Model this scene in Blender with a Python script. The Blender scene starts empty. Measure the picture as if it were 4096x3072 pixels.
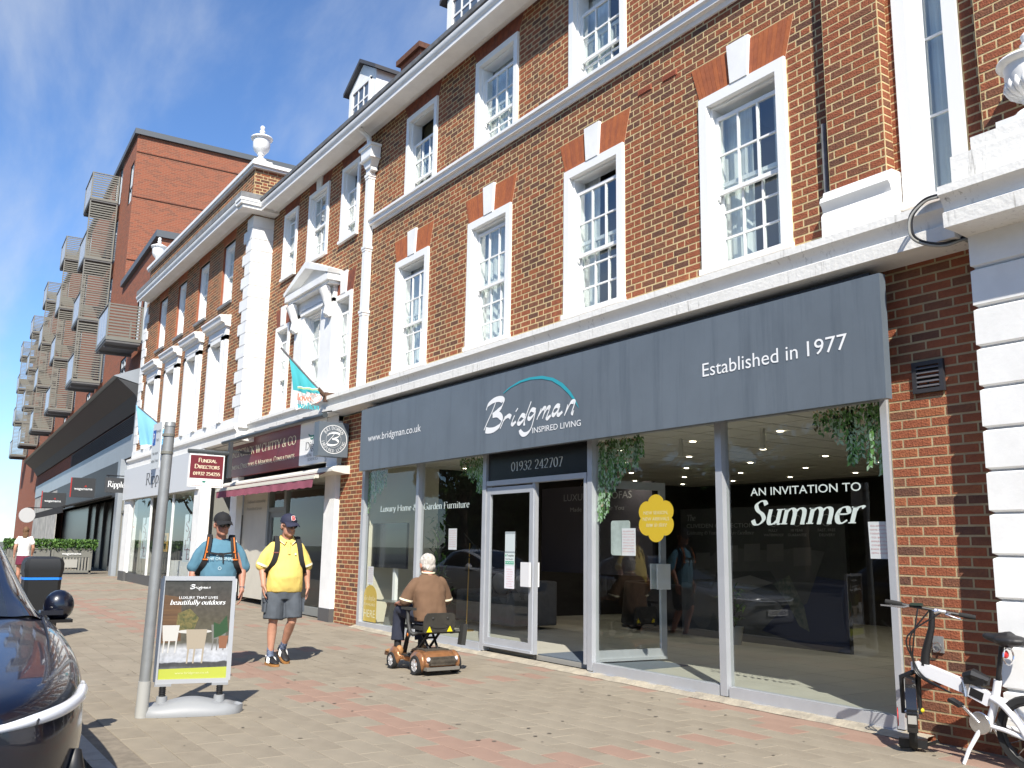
import bpy, bmesh, math, random
from mathutils import Vector, Matrix, noise
random.seed(7)
R_ = math.radians
scene = bpy.context.scene
COL = scene.collection

# ------------------------------------------------------------------ camera, sky, sun, exposure
CAM = Vector((0.0, -7.2, 1.485))
CR = Vector((0.5655668, 0.8245504, 0.0158375))
CU = Vector((0.1381402, -0.1136493, 0.9838705))
CF = Vector((-0.8130507, 0.5542567, 0.1781798))
FPX = 3615.19
cd = bpy.data.cameras.new('camera')
cd.sensor_fit = 'HORIZONTAL'; cd.sensor_width = 36.0; cd.lens = 31.774
cd.clip_start = 0.05; cd.clip_end = 5000
cam = bpy.data.objects.new('camera', cd)
cam.matrix_world = Matrix(((CR.x, CU.x, -CF.x, CAM.x), (CR.y, CU.y, -CF.y, CAM.y), (CR.z, CU.z, -CF.z, CAM.z), (0, 0, 0, 1)))
COL.objects.link(cam); scene.camera = cam

def to_px(p):
    d = Vector(p) - CAM; z = d.dot(CF)
    if z < 0.2: return None
    return 2048 + FPX*d.dot(CR)/z, 1536 - FPX*d.dot(CU)/z, z

SUN_EL = 44.0
SUN_AZ = math.atan2(0.848, -0.53)
world = bpy.data.worlds.new("World"); scene.world = world; world.use_nodes = True
wn = world.node_tree.nodes; wl = world.node_tree.links
bg = wn['Background']; bg.inputs[1].default_value = 0.10
sky = wn.new('ShaderNodeTexSky'); sky.sky_type = 'NISHITA'; sky.sun_disc = False
sky.sun_elevation = R_(SUN_EL); sky.sun_rotation = SUN_AZ
sky.air_density = 1.0; sky.dust_density = 0.1; sky.ozone_density = 3.4; sky.altitude = 50
tc = wn.new('ShaderNodeTexCoord')
sep = wn.new('ShaderNodeSeparateXYZ'); wl.new(tc.outputs['Generated'], sep.inputs[0])
zz = wn.new('ShaderNodeMath'); zz.operation = 'ADD'; zz.inputs[1].default_value = 0.22; wl.new(sep.outputs[2], zz.inputs[0])
zm = wn.new('ShaderNodeMath'); zm.operation = 'MAXIMUM'; zm.inputs[1].default_value = 0.05; wl.new(zz.outputs[0], zm.inputs[0])
dx = wn.new('ShaderNodeMath'); dx.operation = 'DIVIDE'; wl.new(sep.outputs[0], dx.inputs[0]); wl.new(zm.outputs[0], dx.inputs[1])
dy = wn.new('ShaderNodeMath'); dy.operation = 'DIVIDE'; wl.new(sep.outputs[1], dy.inputs[0]); wl.new(zm.outputs[0], dy.inputs[1])
cmb = wn.new('ShaderNodeCombineXYZ'); wl.new(dx.outputs[0], cmb.inputs[0]); wl.new(dy.outputs[0], cmb.inputs[1])
mp = wn.new('ShaderNodeMapping'); mp.inputs['Rotation'].default_value = (0, 0, R_(62)); mp.inputs['Scale'].default_value = (0.75, 2.0, 1); mp.inputs['Location'].default_value = (3.3, 1.2, 0)
wl.new(cmb.outputs[0], mp.inputs[0])
n1 = wn.new('ShaderNodeTexNoise'); n1.inputs['Scale'].default_value = 1.15; n1.inputs['Detail'].default_value = 9; n1.inputs['Roughness'].default_value = 0.56; n1.inputs['Distortion'].default_value = 0.35
wl.new(mp.outputs[0], n1.inputs['Vector'])
n2 = wn.new('ShaderNodeTexNoise'); n2.inputs['Scale'].default_value = 0.55; n2.inputs['Detail'].default_value = 3
wl.new(mp.outputs[0], n2.inputs['Vector'])
mulc = wn.new('ShaderNodeMath'); mulc.operation = 'MULTIPLY_ADD'; mulc.inputs[1].default_value = 0.6; wl.new(n2.outputs[0], mulc.inputs[0]); wl.new(n1.outputs[0], mulc.inputs[2])
rmp = wn.new('ShaderNodeMapRange'); rmp.interpolation_type = 'SMOOTHSTEP'
rmp.inputs['From Min'].default_value = 0.72; rmp.inputs['From Max'].default_value = 1.04; rmp.inputs['To Max'].default_value = 0.60
wl.new(mulc.outputs[0], rmp.inputs['Value'])
skg = wn.new('ShaderNodeMixRGB'); skg.blend_type = 'MULTIPLY'; skg.inputs[0].default_value = 1; skg.inputs[2].default_value = (0.80, 0.98, 1.20, 1)
wl.new(sky.outputs[0], skg.inputs[1])
mixc = wn.new('ShaderNodeMixRGB'); mixc.inputs[2].default_value = (4.6, 5.0, 5.5, 1)
wl.new(rmp.outputs[0], mixc.inputs[0]); wl.new(skg.outputs[0], mixc.inputs[1]); wl.new(mixc.outputs[0], bg.inputs[0])

sl = bpy.data.lights.new('sun', 'SUN'); sl.energy = 4.6; sl.angle = R_(0.53); sl.color = (1.0, 0.94, 0.84)
so = bpy.data.objects.new('sun', sl); COL.objects.link(so)
ce = math.cos(R_(SUN_EL))
SUN = Vector((0.848*ce, -0.53*ce, math.sin(R_(SUN_EL))))
so.rotation_euler = (-SUN).to_track_quat('-Z', 'Y').to_euler()
so.location = (5, -20, 30)
vs = scene.view_settings
vs.view_transform = 'Standard'; vs.look = 'None'; vs.gamma = 1.0; vs.use_curve_mapping = False; vs.exposure = 0.72

# ------------------------------------------------------------------ materials
MATS = {}
def mat(name, col, rough=0.6, metal=0.0, var=0.0, scale=6.0, bump=0.0, bscale=None, spec=0.5, coat=0.0, col2=None, emit=None, estr=0.0, stretch=None):
    if name in MATS: return MATS[name]
    m = bpy.data.materials.new(name); m.use_nodes = True
    nt = m.node_tree; N = nt.nodes; L = nt.links
    b = N['Principled BSDF']
    b.inputs['Roughness'].default_value = rough; b.inputs['Metallic'].default_value = metal
    b.inputs['Specular IOR Level'].default_value = spec
    if coat: b.inputs['Coat Weight'].default_value = coat; b.inputs['Coat Roughness'].default_value = 0.03
    c4 = (col[0], col[1], col[2], 1)
    b.inputs['Base Color'].default_value = c4
    if emit:
        b.inputs['Emission Color'].default_value = (emit[0], emit[1], emit[2], 1); b.inputs['Emission Strength'].default_value = estr
    if var > 0 or col2 or bump > 0:
        t = N.new('ShaderNodeTexCoord'); src = t.outputs['Object']
        if stretch:
            mpn = N.new('ShaderNodeMapping'); mpn.inputs['Scale'].default_value = stretch; L.new(src, mpn.inputs[0]); src = mpn.outputs[0]
        nz = N.new('ShaderNodeTexNoise'); nz.inputs['Scale'].default_value = scale; nz.inputs['Detail'].default_value = 7; nz.inputs['Roughness'].default_value = 0.65
        L.new(src, nz.inputs['Vector'])
        if var > 0 or col2:
            c2 = col2 if col2 else tuple(c*(1-var) for c in col)
            c1 = col if col2 else tuple(min(1, c*(1+var)) for c in col)
            rp = N.new('ShaderNodeValToRGB'); rp.color_ramp.elements[0].position = 0.36; rp.color_ramp.elements[1].position = 0.64
            rp.color_ramp.elements[0].color = (*c2, 1); rp.color_ramp.elements[1].color = (*c1, 1)
            L.new(nz.outputs[0], rp.inputs[0]); L.new(rp.outputs[0], b.inputs['Base Color'])
        if bump > 0:
            nb = N.new('ShaderNodeTexNoise'); nb.inputs['Scale'].default_value = bscale or scale*4; nb.inputs['Detail'].default_value = 6
            L.new(src, nb.inputs['Vector'])
            bp = N.new('ShaderNodeBump'); bp.inputs['Strength'].default_value = bump; bp.inputs['Distance'].default_value = 0.02
            L.new(nb.outputs[0], bp.inputs['Height']); L.new(bp.outputs[0], b.inputs['Normal'])
    MATS[name] = m
    return m

def glass_mat(name, tint=(1, 1, 1), ior=1.5, boost=1.0, wav=0.0):
    if name in MATS: return MATS[name]
    m = bpy.data.materials.new(name); m.use_nodes = True
    N = m.node_tree.nodes; L = m.node_tree.links
    N.remove(N['Principled BSDF']); out = N['Material Output']
    tr = N.new('ShaderNodeBsdfTransparent'); tr.inputs[0].default_value = (*tint, 1)
    gl = N.new('ShaderNodeBsdfGlossy'); gl.inputs['Roughness'].default_value = 0.0; gl.inputs[0].default_value = (0.95, 0.97, 1, 1)
    lw = N.new('ShaderNodeLayerWeight'); lw.inputs[0].default_value = 0.5
    pw = N.new('ShaderNodeMath'); pw.operation = 'POWER'; pw.inputs[1].default_value = 5; L.new(lw.outputs['Facing'], pw.inputs[0])
    mu = N.new('ShaderNodeMath'); mu.operation = 'MULTIPLY_ADD'; mu.inputs[1].default_value = 0.95; mu.inputs[2].default_value = 0.045*boost; mu.use_clamp = True
    mx = N.new('ShaderNodeMixShader')
    if wav:
        t = N.new('ShaderNodeTexCoord'); nb = N.new('ShaderNodeTexNoise'); nb.inputs['Scale'].default_value = 1.7
        bp = N.new('ShaderNodeBump'); bp.inputs['Strength'].default_value = wav; bp.inputs['Distance'].default_value = 0.05
        L.new(t.outputs['Object'], nb.inputs['Vector']); L.new(nb.outputs[0], bp.inputs['Height']); L.new(bp.outputs[0], gl.inputs['Normal'])
    L.new(pw.outputs[0], mu.inputs[0]); L.new(mu.outputs[0], mx.inputs[0]); L.new(tr.outputs[0], mx.inputs[1]); L.new(gl.outputs[0], mx.inputs[2]); L.new(mx.outputs[0], out.inputs[0])
    MATS[name] = m
    return m

def brick_mat(name, c, c2, dark=None):
    m = mat(name, c, rough=0.9, col2=c2, scale=14, bump=0.6, bscale=60, spec=0.2)
    return m
BRK = [brick_mat('brick_red', (0.33, 0.110, 0.055), (0.24, 0.080, 0.044)),
       brick_mat('brick_brown', (0.235, 0.102, 0.058), (0.165, 0.072, 0.046)),
       brick_mat('brick_dark', (0.165, 0.080, 0.052), (0.115, 0.058, 0.043)),
       brick_mat('brick_orange', (0.35, 0.13, 0.06), (0.26, 0.088, 0.045))]
MORTAR = mat('mortar', (0.66, 0.52, 0.29), rough=0.95, col2=(0.55, 0.43, 0.23), scale=5, bump=0.3, bscale=40, spec=0.1)
MORTAR2 = mat('mortar_grey', (0.46, 0.37, 0.22), rough=0.95, col2=(0.36, 0.28, 0.17), scale=5, bump=0.3, bscale=40, spec=0.1)
WHITE = mat('white_paint', (0.82, 0.82, 0.80), rough=0.55, var=0.05, scale=2.5, bump=0.06, bscale=30)
WHITE2 = mat('white_joinery', (0.84, 0.84, 0.82), rough=0.4)

def stained_white():
    m = mat('stained_white', (0.80, 0.79, 0.75), rough=0.7, bump=0.25, bscale=25, var=0.03, scale=4)
    N = m.node_tree.nodes; L = m.node_tree.links; b = N['Principled BSDF']
    t = N.new('ShaderNodeTexCoord')
    mpn = N.new('ShaderNodeMapping'); mpn.inputs['Scale'].default_value = (7.5, 7.5, 0.5); L.new(t.outputs['Object'], mpn.inputs[0])
    nz = N.new('ShaderNodeTexNoise'); nz.inputs['Scale'].default_value = 3.5; nz.inputs['Detail'].default_value = 5; nz.inputs['Roughness'].default_value = 0.7; L.new(mpn.outputs[0], nz.inputs['Vector'])
    r1 = N.new('ShaderNodeMapRange'); r1.inputs['From Min'].default_value = 0.56; r1.inputs['From Max'].default_value = 0.72; L.new(nz.outputs[0], r1.inputs['Value'])
    n2 = N.new('ShaderNodeTexNoise'); n2.inputs['Scale'].default_value = 2.2; n2.inputs['Detail'].default_value = 4; L.new(t.outputs['Object'], n2.inputs['Vector'])
    r2 = N.new('ShaderNodeMapRange'); r2.inputs['From Min'].default_value = 0.42; r2.inputs['From Max'].default_value = 0.62; L.new(n2.outputs[0], r2.inputs['Value'])
    mu = N.new('ShaderNodeMath'); mu.operation = 'MULTIPLY'; L.new(r1.outputs[0], mu.inputs[0]); L.new(r2.outputs[0], mu.inputs[1])
    m3 = N.new('ShaderNodeMath'); m3.operation = 'MULTIPLY'; m3.inputs[1].default_value = 0.85; L.new(mu.outputs[0], m3.inputs[0])
    mx = N.new('ShaderNodeMixRGB'); mx.inputs[2].default_value = (0.10, 0.085, 0.06, 1)
    old = b.inputs['Base Color'].links[0].from_socket
    L.new(m3.outputs[0], mx.inputs[0]); L.new(old, mx.inputs[1]); L.new(mx.outputs[0], b.inputs['Base Color'])
    return m
STAINED = stained_white()
ALU = mat('aluminium_frame', (0.50, 0.52, 0.55), rough=0.38, metal=0.35, var=0.04, scale=3)
GLASS = glass_mat('window_glass', (0.93, 0.96, 0.95), 1.5, 2.4, wav=0.012)
SHOPGLASS = glass_mat('shop_glass', (0.90, 0.93, 0.91), 1.5, 1.15)
BLACKM = mat('black_metal', (0.012, 0.012, 0.013), rough=0.45)
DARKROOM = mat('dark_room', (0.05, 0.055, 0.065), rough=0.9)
NET = mat('net_curtain', (0.74, 0.76, 0.75), rough=0.95, var=0.12, scale=3, stretch=(14, 14, 0.4))
LEAD = mat('lead_grey', (0.20, 0.20, 0.20), rough=0.7, var=0.25, scale=4)

# ------------------------------------------------------------------ mesh builder
class MB:
    def __init__(s): s.v = []; s.f = []; s.m = []; s.cur = 0
    def mi(s, i): s.cur = i; return s
    def poly(s, pts, m=None):
        n = len(s.v); s.v += [tuple(p) for p in pts]; s.f.append(tuple(range(n, n+len(pts)))); s.m.append(s.cur if m is None else m)
    def box(s, x0, x1, y0, y1, z0, z1, m=None, skip=''):
        n = len(s.v); mm = s.cur if m is None else m
        if x0 > x1: x0, x1 = x1, x0
        if y0 > y1: y0, y1 = y1, y0
        if z0 > z1: z0, z1 = z1, z0
        s.v += [(x0, y0, z0), (x1, y0, z0), (x1, y1, z0), (x0, y1, z0), (x0, y0, z1), (x1, y0, z1), (x1, y1, z1), (x0, y1, z1)]
        for k, q in (('b', (0, 3, 2, 1)), ('t', (4, 5, 6, 7)), ('f', (0, 1, 5, 4)), ('k', (2, 3, 7, 6)), ('l', (3, 0, 4, 7)), ('r', (1, 2, 6, 5))):
            if k in skip: continue
            s.f.append(tuple(n+i for i in q)); s.m.append(mm)
        return s
    def obox(s, M, x, y, z, m=None):
        n = len(s.v); mm = s.cur if m is None else m
        for c in ((-x, -y, -z), (x, -y, -z), (x, y, -z), (-x, y, -z), (-x, -y, z), (x, -y, z), (x, y, z), (-x, y, z)):
            s.v.append(tuple(M @ Vector(c)))
        for q in ((0, 3, 2, 1), (4, 5, 6, 7), (0, 1, 5, 4), (2, 3, 7, 6), (3, 0, 4, 7), (1, 2, 6, 5)):
            s.f.append(tuple(n+i for i in q)); s.m.append(mm)
        return s
    def bar(s, a, b, w, h=None, up=(0, 0, 1), m=None):
        a = Vector(a); b = Vector(b); d = b-a; L = d.length; d.normalize(); h = h or w
        u = Vector(up)
        if abs(d.dot(u)) > 0.95: u = Vector((0, 1, 0))
        r = d.cross(u).normalized(); u = r.cross(d)
        M = Matrix.Translation((a+b)/2) @ Matrix((r, d, u)).transposed().to_4x4()
        return s.obox(M, w/2, L/2, h/2, m)
    def tube(s, pts, rad, n=10, caps=True, m=None, closed=False, flat=None, up=None):
        pts = [Vector(p) for p in pts]; k = len(pts); mm = s.cur if m is None else m
        if not isinstance(rad, (list, tuple)): rad = [rad]*k
        base = len(s.v); pu = Vector(up) if up else None
        for i, p in enumerate(pts):
            if closed: d = pts[(i+1) % k]-pts[i-1]
            elif i == 0: d = pts[1]-p
            elif i == k-1: d = p-pts[i-1]
            else: d = (pts[i+1]-p).normalized()+(p-pts[i-1]).normalized()
            if d.length < 1e-9: d = Vector((0, 0, 1))
            d.normalize()
            if pu is None:
                pu = Vector((0, 0, 1)) if abs(d.z) < 0.9 else Vector((1, 0, 0))
            a = (pu - d*pu.dot(d))
            if a.length < 1e-6: a = d.orthogonal()
            a.normalize(); b = d.cross(a)
            if up is None: pu = a
            r = rad[i]; ra, rb = (r if isinstance(r, (tuple, list)) else (r, r))
            for j in range(n):
                t = 2*math.pi*j/n
                s.v.append(tuple(p + a*(ra*math.cos(t)) + b*(rb*math.sin(t))))
        rng = k if closed else k-1
        for i in range(rng):
            i2 = (i+1) % k
            for j in range(n):
                j2 = (j+1) % n
                s.f.append((base+i*n+j, base+i*n+j2, base+i2*n+j2, base+i2*n+j)); s.m.append(mm)
        if caps and not closed:
            s.f.append(tuple(base+j for j in reversed(range(n)))); s.m.append(mm)
            s.f.append(tuple(base+(k-1)*n+j for j in range(n))); s.m.append(mm)
        return s
    def lathe(s, prof, c=(0, 0, 0), n=24, m=None, axis='z', M=None, caps=True):
        mm = s.cur if m is None else m; base = len(s.v); c = Vector(c)
        for (r, h) in prof:
            for j in range(n):
                t = 2*math.pi*j/n
                p = Vector((r*math.cos(t), r*math.sin(t), h))
                if axis == 'x': p = Vector((h, p.x, p.y))
                if axis == 'y': p = Vector((p.x, h, p.y))
                if M is not None: p = M @ p
                s.v.append(tuple(c+p))
        k = len(prof)
        for i in range(k-1):
            for j in range(n):
                j2 = (j+1) % n
                s.f.append((base+i*n+j, base+i*n+j2, base+(i+1)*n+j2, base+(i+1)*n+j)); s.m.append(mm)
        if not caps: return s
        s.f.append(tuple(base+j for j in reversed(range(n)))); s.m.append(mm)
        s.f.append(tuple(base+(k-1)*n+j for j in range(n))); s.m.append(mm)
        return s
    def extr(s, pts, d, m=None):
        d = Vector(d); n = len(s.v); k = len(pts); mm = s.cur if m is None else m
        s.v += [tuple(p) for p in pts]; s.v += [tuple(Vector(p)+d) for p in pts]
        s.f.append(tuple(range(n, n+k))); s.m.append(mm)
        s.f.append(tuple(range(n+2*k-1, n+k-1, -1))); s.m.append(mm)
        for i in range(k):
            j = (i+1) % k
            s.f.append((n+i, n+k+i, n+k+j, n+j)); s.m.append(mm)
        return s
    def ell(s, c, r, M=None, nu=14, nv=9, m=None):
        mm = s.cur if m is None else m; base = len(s.v); c = Vector(c)
        for i in range(nv+1):
            ph = math.pi*i/nv
            for j in range(nu):
                t = 2*math.pi*j/nu
                p = Vector((r[0]*math.sin(ph)*math.cos(t), r[1]*math.sin(ph)*math.sin(t), r[2]*math.cos(ph)))
                if M is not None: p = M @ p
                s.v.append(tuple(c+p))
        for i in range(nv):
            for j in range(nu):
                j2 = (j+1) % nu
                s.f.append((base+i*nu+j, base+(i+1)*nu+j, base+(i+1)*nu+j2, base+i*nu+j2)); s.m.append(mm)
        return s
    def grid(s, rows, m=None, closed=False):
        mm = s.cur if m is None else m; base = len(s.v); k = len(rows); n = len(rows[0])
        for r in rows: s.v += [tuple(p) for p in r]
        for i in range(k-1):
            for j in range(n if closed else n-1):
                j2 = (j+1) % n
                s.f.append((base+i*n+j, base+i*n+j2, base+(i+1)*n+j2, base+(i+1)*n+j)); s.m.append(mm)
        return s
    def mesh(s, name, mats, smooth=None, weld=False, fixn=False):
        me = bpy.data.meshes.new(name); me.from_pydata(s.v, [], s.f)
        if not isinstance(mats, (list, tuple)): mats = [mats]
        for m in mats: me.materials.append(m)
        me.polygons.foreach_set('material_index', s.m)
        if weld or fixn:
            bm = bmesh.new(); bm.from_mesh(me)
            bmesh.ops.remove_doubles(bm, verts=bm.verts, dist=1e-5)
            if fixn: bmesh.ops.recalc_face_normals(bm, faces=bm.faces)
            bm.to_mesh(me); bm.free()
        if smooth is not None:
            me.polygons.foreach_set('use_smooth', [True]*len(me.polygons))
            me.set_sharp_from_angle(angle=R_(smooth))
        me.update()
        return me
    def build(s, name, mats, parent=None, smooth=None, **kw):
        return place(name, s.mesh(name, mats, smooth, **kw), parent)

WORLD_LOC = {}
def place(name, me, parent=None, loc=None):
    o = bpy.data.objects.new(name, me); COL.objects.link(o)
    if parent is not None:
        o.parent = parent
        wl_ = wloc(parent)
        if loc is None: o.location = -wl_ if not parent.get('_local') else (0, 0, 0)
        else: o.location = Vector(loc) - wl_ if not parent.get('_local') else loc
    elif loc is not None: o.location = loc
    return o
def wloc(o):
    p = Vector(o.location)
    while o.parent is not None: o = o.parent; p += Vector(o.location)
    return p
def thing(name, label, cat, loc=(0, 0, 0), group=None, rz=None):
    o = bpy.data.objects.new(name, None); COL.objects.link(o); o.empty_display_size = 0.2
    o.location = loc; o['label'] = label; o['category'] = cat
    if group: o['group'] = group
    if rz is not None: o.rotation_euler = (0, 0, rz); o['_local'] = 1
    return o
def tag(o, label, cat, group=None, kind=None):
    o['label'] = label; o['category'] = cat
    if group: o['group'] = group
    if kind: o['kind'] = kind
    return o
def struct(o): o['kind'] = 'structure'; return o
def stuff(o): o['kind'] = 'stuff'; return o

def remeshed(mb, voxel, smooth_it=4, disp=0.0, dscale=6.0, seed=0):
    me = bpy.data.meshes.new('tmp'); me.from_pydata(mb.v, [], mb.f)
    o = bpy.data.objects.new('tmp', me); COL.objects.link(o)
    md = o.modifiers.new('r', 'REMESH'); md.mode = 'VOXEL'; md.voxel_size = voxel; md.adaptivity = 0
    if smooth_it:
        ms = o.modifiers.new('s', 'SMOOTH'); ms.iterations = smooth_it; ms.factor = 0.5
    dg = bpy.context.evaluated_depsgraph_get(); dg.update()
    r = bpy.data.meshes.new_from_object(o.evaluated_get(dg))
    bpy.data.objects.remove(o); bpy.data.meshes.remove(me)
    if disp:
        off = Vector((seed*3.1, seed*1.7, seed))
        nor = [v.normal.copy() for v in r.vertices]
        for v, n_ in zip(r.vertices, nor):
            c = v.co
            d = noise.noise(Vector((c.x*dscale, c.y*dscale, c.z*dscale*0.45))+off) + 0.5*noise.noise(Vector((c.x*dscale*2.3+c.z*5, c.y*dscale*2.3, c.z*dscale*1.4))+off)
            v.co = c + n_*(d*disp)
    r.polygons.foreach_set('use_smooth', [True]*len(r.polygons)); r.update()
    return r
# ------------------------------------------------------------------ lettering
GL = {
'A': (.9, "0.04,0 .45,1|.45,1 .86,0|.2,.36 .7,.36"), 'B': (.75, ".14,0 .14,1|~.14,.98 .45,.98 .58,.77 .45,.55 .14,.53|~.14,.53 .5,.52 .66,.27 .5,.02 .14,.02"),
'C': (.85, "~.77,.8 .64,.95 .44,.99 .2,.86 .09,.5 .2,.14 .44,.01 .66,.05 .79,.22"), 'D': (.9, ".14,0 .14,1|~.14,.98 .5,.96 .77,.74 .82,.5 .77,.26 .5,.04 .14,.02"),
'E': (.72, ".14,0 .14,1|.14,.98 .62,.98|.14,.53 .5,.53|.14,.02 .66,.02|.62,.98 .62,.82|.66,.02 .66,.2"), 'F': (.66, ".14,0 .14,1|.14,.98 .62,.98|.14,.52 .5,.52|.62,.98 .62,.82"),
'G': (.9, "~.77,.82 .64,.95 .44,.99 .2,.86 .09,.5 .2,.14 .46,.01 .76,.1|.76,.1 .76,.44|.6,.44 .88,.44"), 'H': (.95, ".14,0 .14,1|.81,0 .81,1|.14,.52 .81,.52"),
'I': (.42, ".21,0 .21,1"), 'J': (.5, "~.3,1 .3,.3 .28,.05 .12,-.1"), 'K': (.85, ".14,0 .14,1|.7,1 .16,.46|.3,.6 .8,0"), 'L': (.68, ".14,0 .14,1|.14,.02 .62,.02|.62,.02 .62,.2"),
'M': (1.12, ".12,0 .16,1|.16,1 .55,.06|.55,.06 .95,1|.95,1 1.0,0"), 'N': (.95, ".14,0 .14,1|.14,1 .8,0|.8,0 .8,1"), 'O': (.96, "~.48,.99 .2,.85 .09,.5 .2,.15 .48,.01 .76,.15 .87,.5 .76,.85 .48,.99"),
'P': (.68, ".14,0 .14,1|~.14,.98 .48,.97 .6,.73 .46,.47 .14,.46"), 'R': (.8, ".14,0 .14,1|~.14,.98 .48,.97 .58,.74 .44,.51 .14,.5|.36,.5 .76,0"), 'S': (.6, "~.5,.82 .4,.97 .24,.98 .1,.82 .2,.6 .42,.43 .52,.22 .38,.02 .2,.02 .08,.2"),
'T': (.78, ".39,0 .39,1|.06,.98 .72,.98|.06,.98 .06,.8|.72,.98 .72,.8"), 'U': (.9, "~.14,1 .14,.4 .22,.08 .46,.01 .7,.08 .78,.4 .78,1"), 'V': (.88, ".04,1 .44,0|.44,0 .84,1"), 'W': (1.25, ".04,1 .36,0|.36,0 .62,.95|.62,.95 .9,0|.9,0 1.2,1"),
'Y': (.82, ".04,1 .41,.45|.41,.45 .78,1|.41,.45 .41,0"), 'X': (.84, ".06,1 .78,0|.76,1 .08,0"), 'Z': (.74, ".1,.98 .64,.98|.64,.98 .08,.02|.08,.02 .68,.02"),
'a': (.54, "~.1,.52 .22,.63 .36,.6 .4,.45 .4,.0|~.4,.38 .2,.33 .08,.2 .14,.03 .28,.02 .4,.14|.4,.02 .5,.02"), 'b': (.6, ".13,0 .13,1|~.13,.48 .3,.63 .48,.52 .52,.31 .46,.1 .3,.0 .13,.1"),
'c': (.5, "~.44,.52 .33,.63 .18,.58 .08,.34 .16,.08 .3,.01 .45,.12"), 'd': (.6, ".48,0 .48,1|~.48,.5 .34,.63 .16,.55 .08,.3 .16,.06 .3,.0 .48,.12"), 'e': (.52, "~.1,.36 .44,.38 .4,.58 .27,.63 .14,.54 .08,.32 .15,.08 .3,.01 .46,.13"),
'f': (.4, "~.4,.95 .3,1.0 .2,.88 .19,.6 .19,0|.06,.61 .36,.61|.1,.01 .28,.01"), 'g': (.54, "~.26,.63 .1,.5 .12,.32 .26,.24 .4,.34 .42,.52 .26,.63|~.2,.25 .1,.12 .3,.04 .46,-.08 .42,-.25 .2,-.3 .07,-.18 .16,-.04 .3,.03|.38,.58 .52,.6"),
'h': (.64, ".13,0 .13,1|~.13,.47 .3,.63 .46,.58 .5,.4 .5,0|.42,.01 .58,.01"), 'i': (.32, ".16,0 .16,.64|.16,.84 .16,.93"), 'j': (.3, "~.17,.64 .17,.0 .12,-.25 0,-.28|.17,.84 .17,.93"), 'k': (.6, ".13,0 .13,1|.46,.62 .14,.28|.22,.36 .54,0"), 'l': (.32, ".16,0 .16,1"),
'm': (.98, ".13,0 .13,.64|~.13,.47 .28,.63 .42,.58 .47,.42 .47,0|~.47,.47 .62,.63 .78,.58 .83,.4 .83,0|.4,.01 .55,.01|.76,.01 .92,.01"), 'n': (.64, ".13,0 .13,.64|~.13,.47 .3,.63 .46,.58 .5,.4 .5,0|.42,.01 .58,.01"),
'o': (.58, "~.29,.63 .13,.54 .07,.32 .13,.1 .29,.01 .45,.1 .51,.32 .45,.54 .29,.63"), 'p': (.6, ".13,-.3 .13,.64|~.13,.48 .3,.63 .48,.52 .52,.31 .46,.1 .3,.0 .13,.1"), 'q': (.6, ".48,-.3 .48,.62|~.48,.5 .34,.63 .16,.55 .08,.3 .16,.06 .3,.0 .48,.12"),
'r': (.46, ".13,0 .13,.64|~.13,.42 .22,.58 .34,.64 .43,.58"), 's': (.44, "~.37,.5 .3,.62 .17,.62 .09,.49 .2,.37 .33,.27 .37,.12 .26,.01 .13,.02 .06,.15"), 't': (.38, "~.18,.82 .18,.3 .2,.06 .28,.01 .38,.08|.05,.61 .35,.61"),
'u': (.64, "~.13,.63 .13,.2 .2,.03 .34,.03 .5,.2|.5,.63 .5,0|.5,.01 .6,.01"), 'v': (.58, ".04,.63 .29,0|.29,0 .54,.63"), 'w': (.86, ".04,.63 .25,0|.25,0 .43,.6|.43,.6 .62,0|.62,0 .82,.63"), 'x': (.56, ".06,.63 .5,0|.5,.63 .06,0"),
'y': (.58, ".06,.63 .3,.02|~.54,.63 .3,.02 .2,-.22 .05,-.28"), 'z': (.5, ".08,.61 .42,.61|.42,.61 .07,.02|.07,.02 .45,.02"),
'0': (.62, "~.31,.97 .14,.8 .09,.48 .14,.16 .31,.0 .48,.16 .53,.48 .48,.8 .31,.97"), '1': (.5, ".26,0 .26,.97|.26,.97 .1,.85"), '2': (.6, "~.1,.74 .17,.93 .34,.96 .48,.78 .42,.52 .24,.26 .08,.04|.08,.03 .54,.03"),
'3': (.58, "~.1,.82 .22,.96 .4,.92 .44,.72 .26,.54|~.26,.54 .46,.46 .5,.22 .34,.01 .16,.01 .06,.12"), '4': (.62, ".42,0 .42,.96|.42,.96 .06,.28|.06,.28 .58,.28"), '5': (.58, ".14,.95 .48,.95|.14,.95 .12,.55|~.12,.55 .36,.58 .5,.36 .4,.08 .2,.0 .07,.1"),
'6': (.6, "~.46,.95 .22,.8 .1,.4 .18,.06 .32,.0 .48,.12 .5,.36 .36,.52 .16,.42"), '7': (.58, ".08,.94 .52,.94|.52,.94 .22,0"), '8': (.6, "~.3,.52 .14,.66 .16,.88 .3,.97 .44,.88 .46,.66 .3,.52 .12,.36 .1,.12 .3,.0 .5,.12 .48,.36 .3,.52"), '9': (.6, "~.14,.02 .38,.2 .5,.58 .42,.9 .28,.97 .12,.85 .1,.6 .24,.46 .44,.54"),
'&': (.9, "~.82,.5 .66,.2 .4,.0 .14,.08 .1,.3 .3,.5 .5,.68 .52,.86 .4,.97 .26,.9 .26,.72 .45,.4 .8,.0"), '.': (.26, ".13,0 .13,.1"), ',': (.26, ".14,.08 .08,-.14"), '-': (.36, ".05,.33 .31,.33"), "'": (.2, ".1,1 .1,.8"), ' ': (.34, ""),
}
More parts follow.
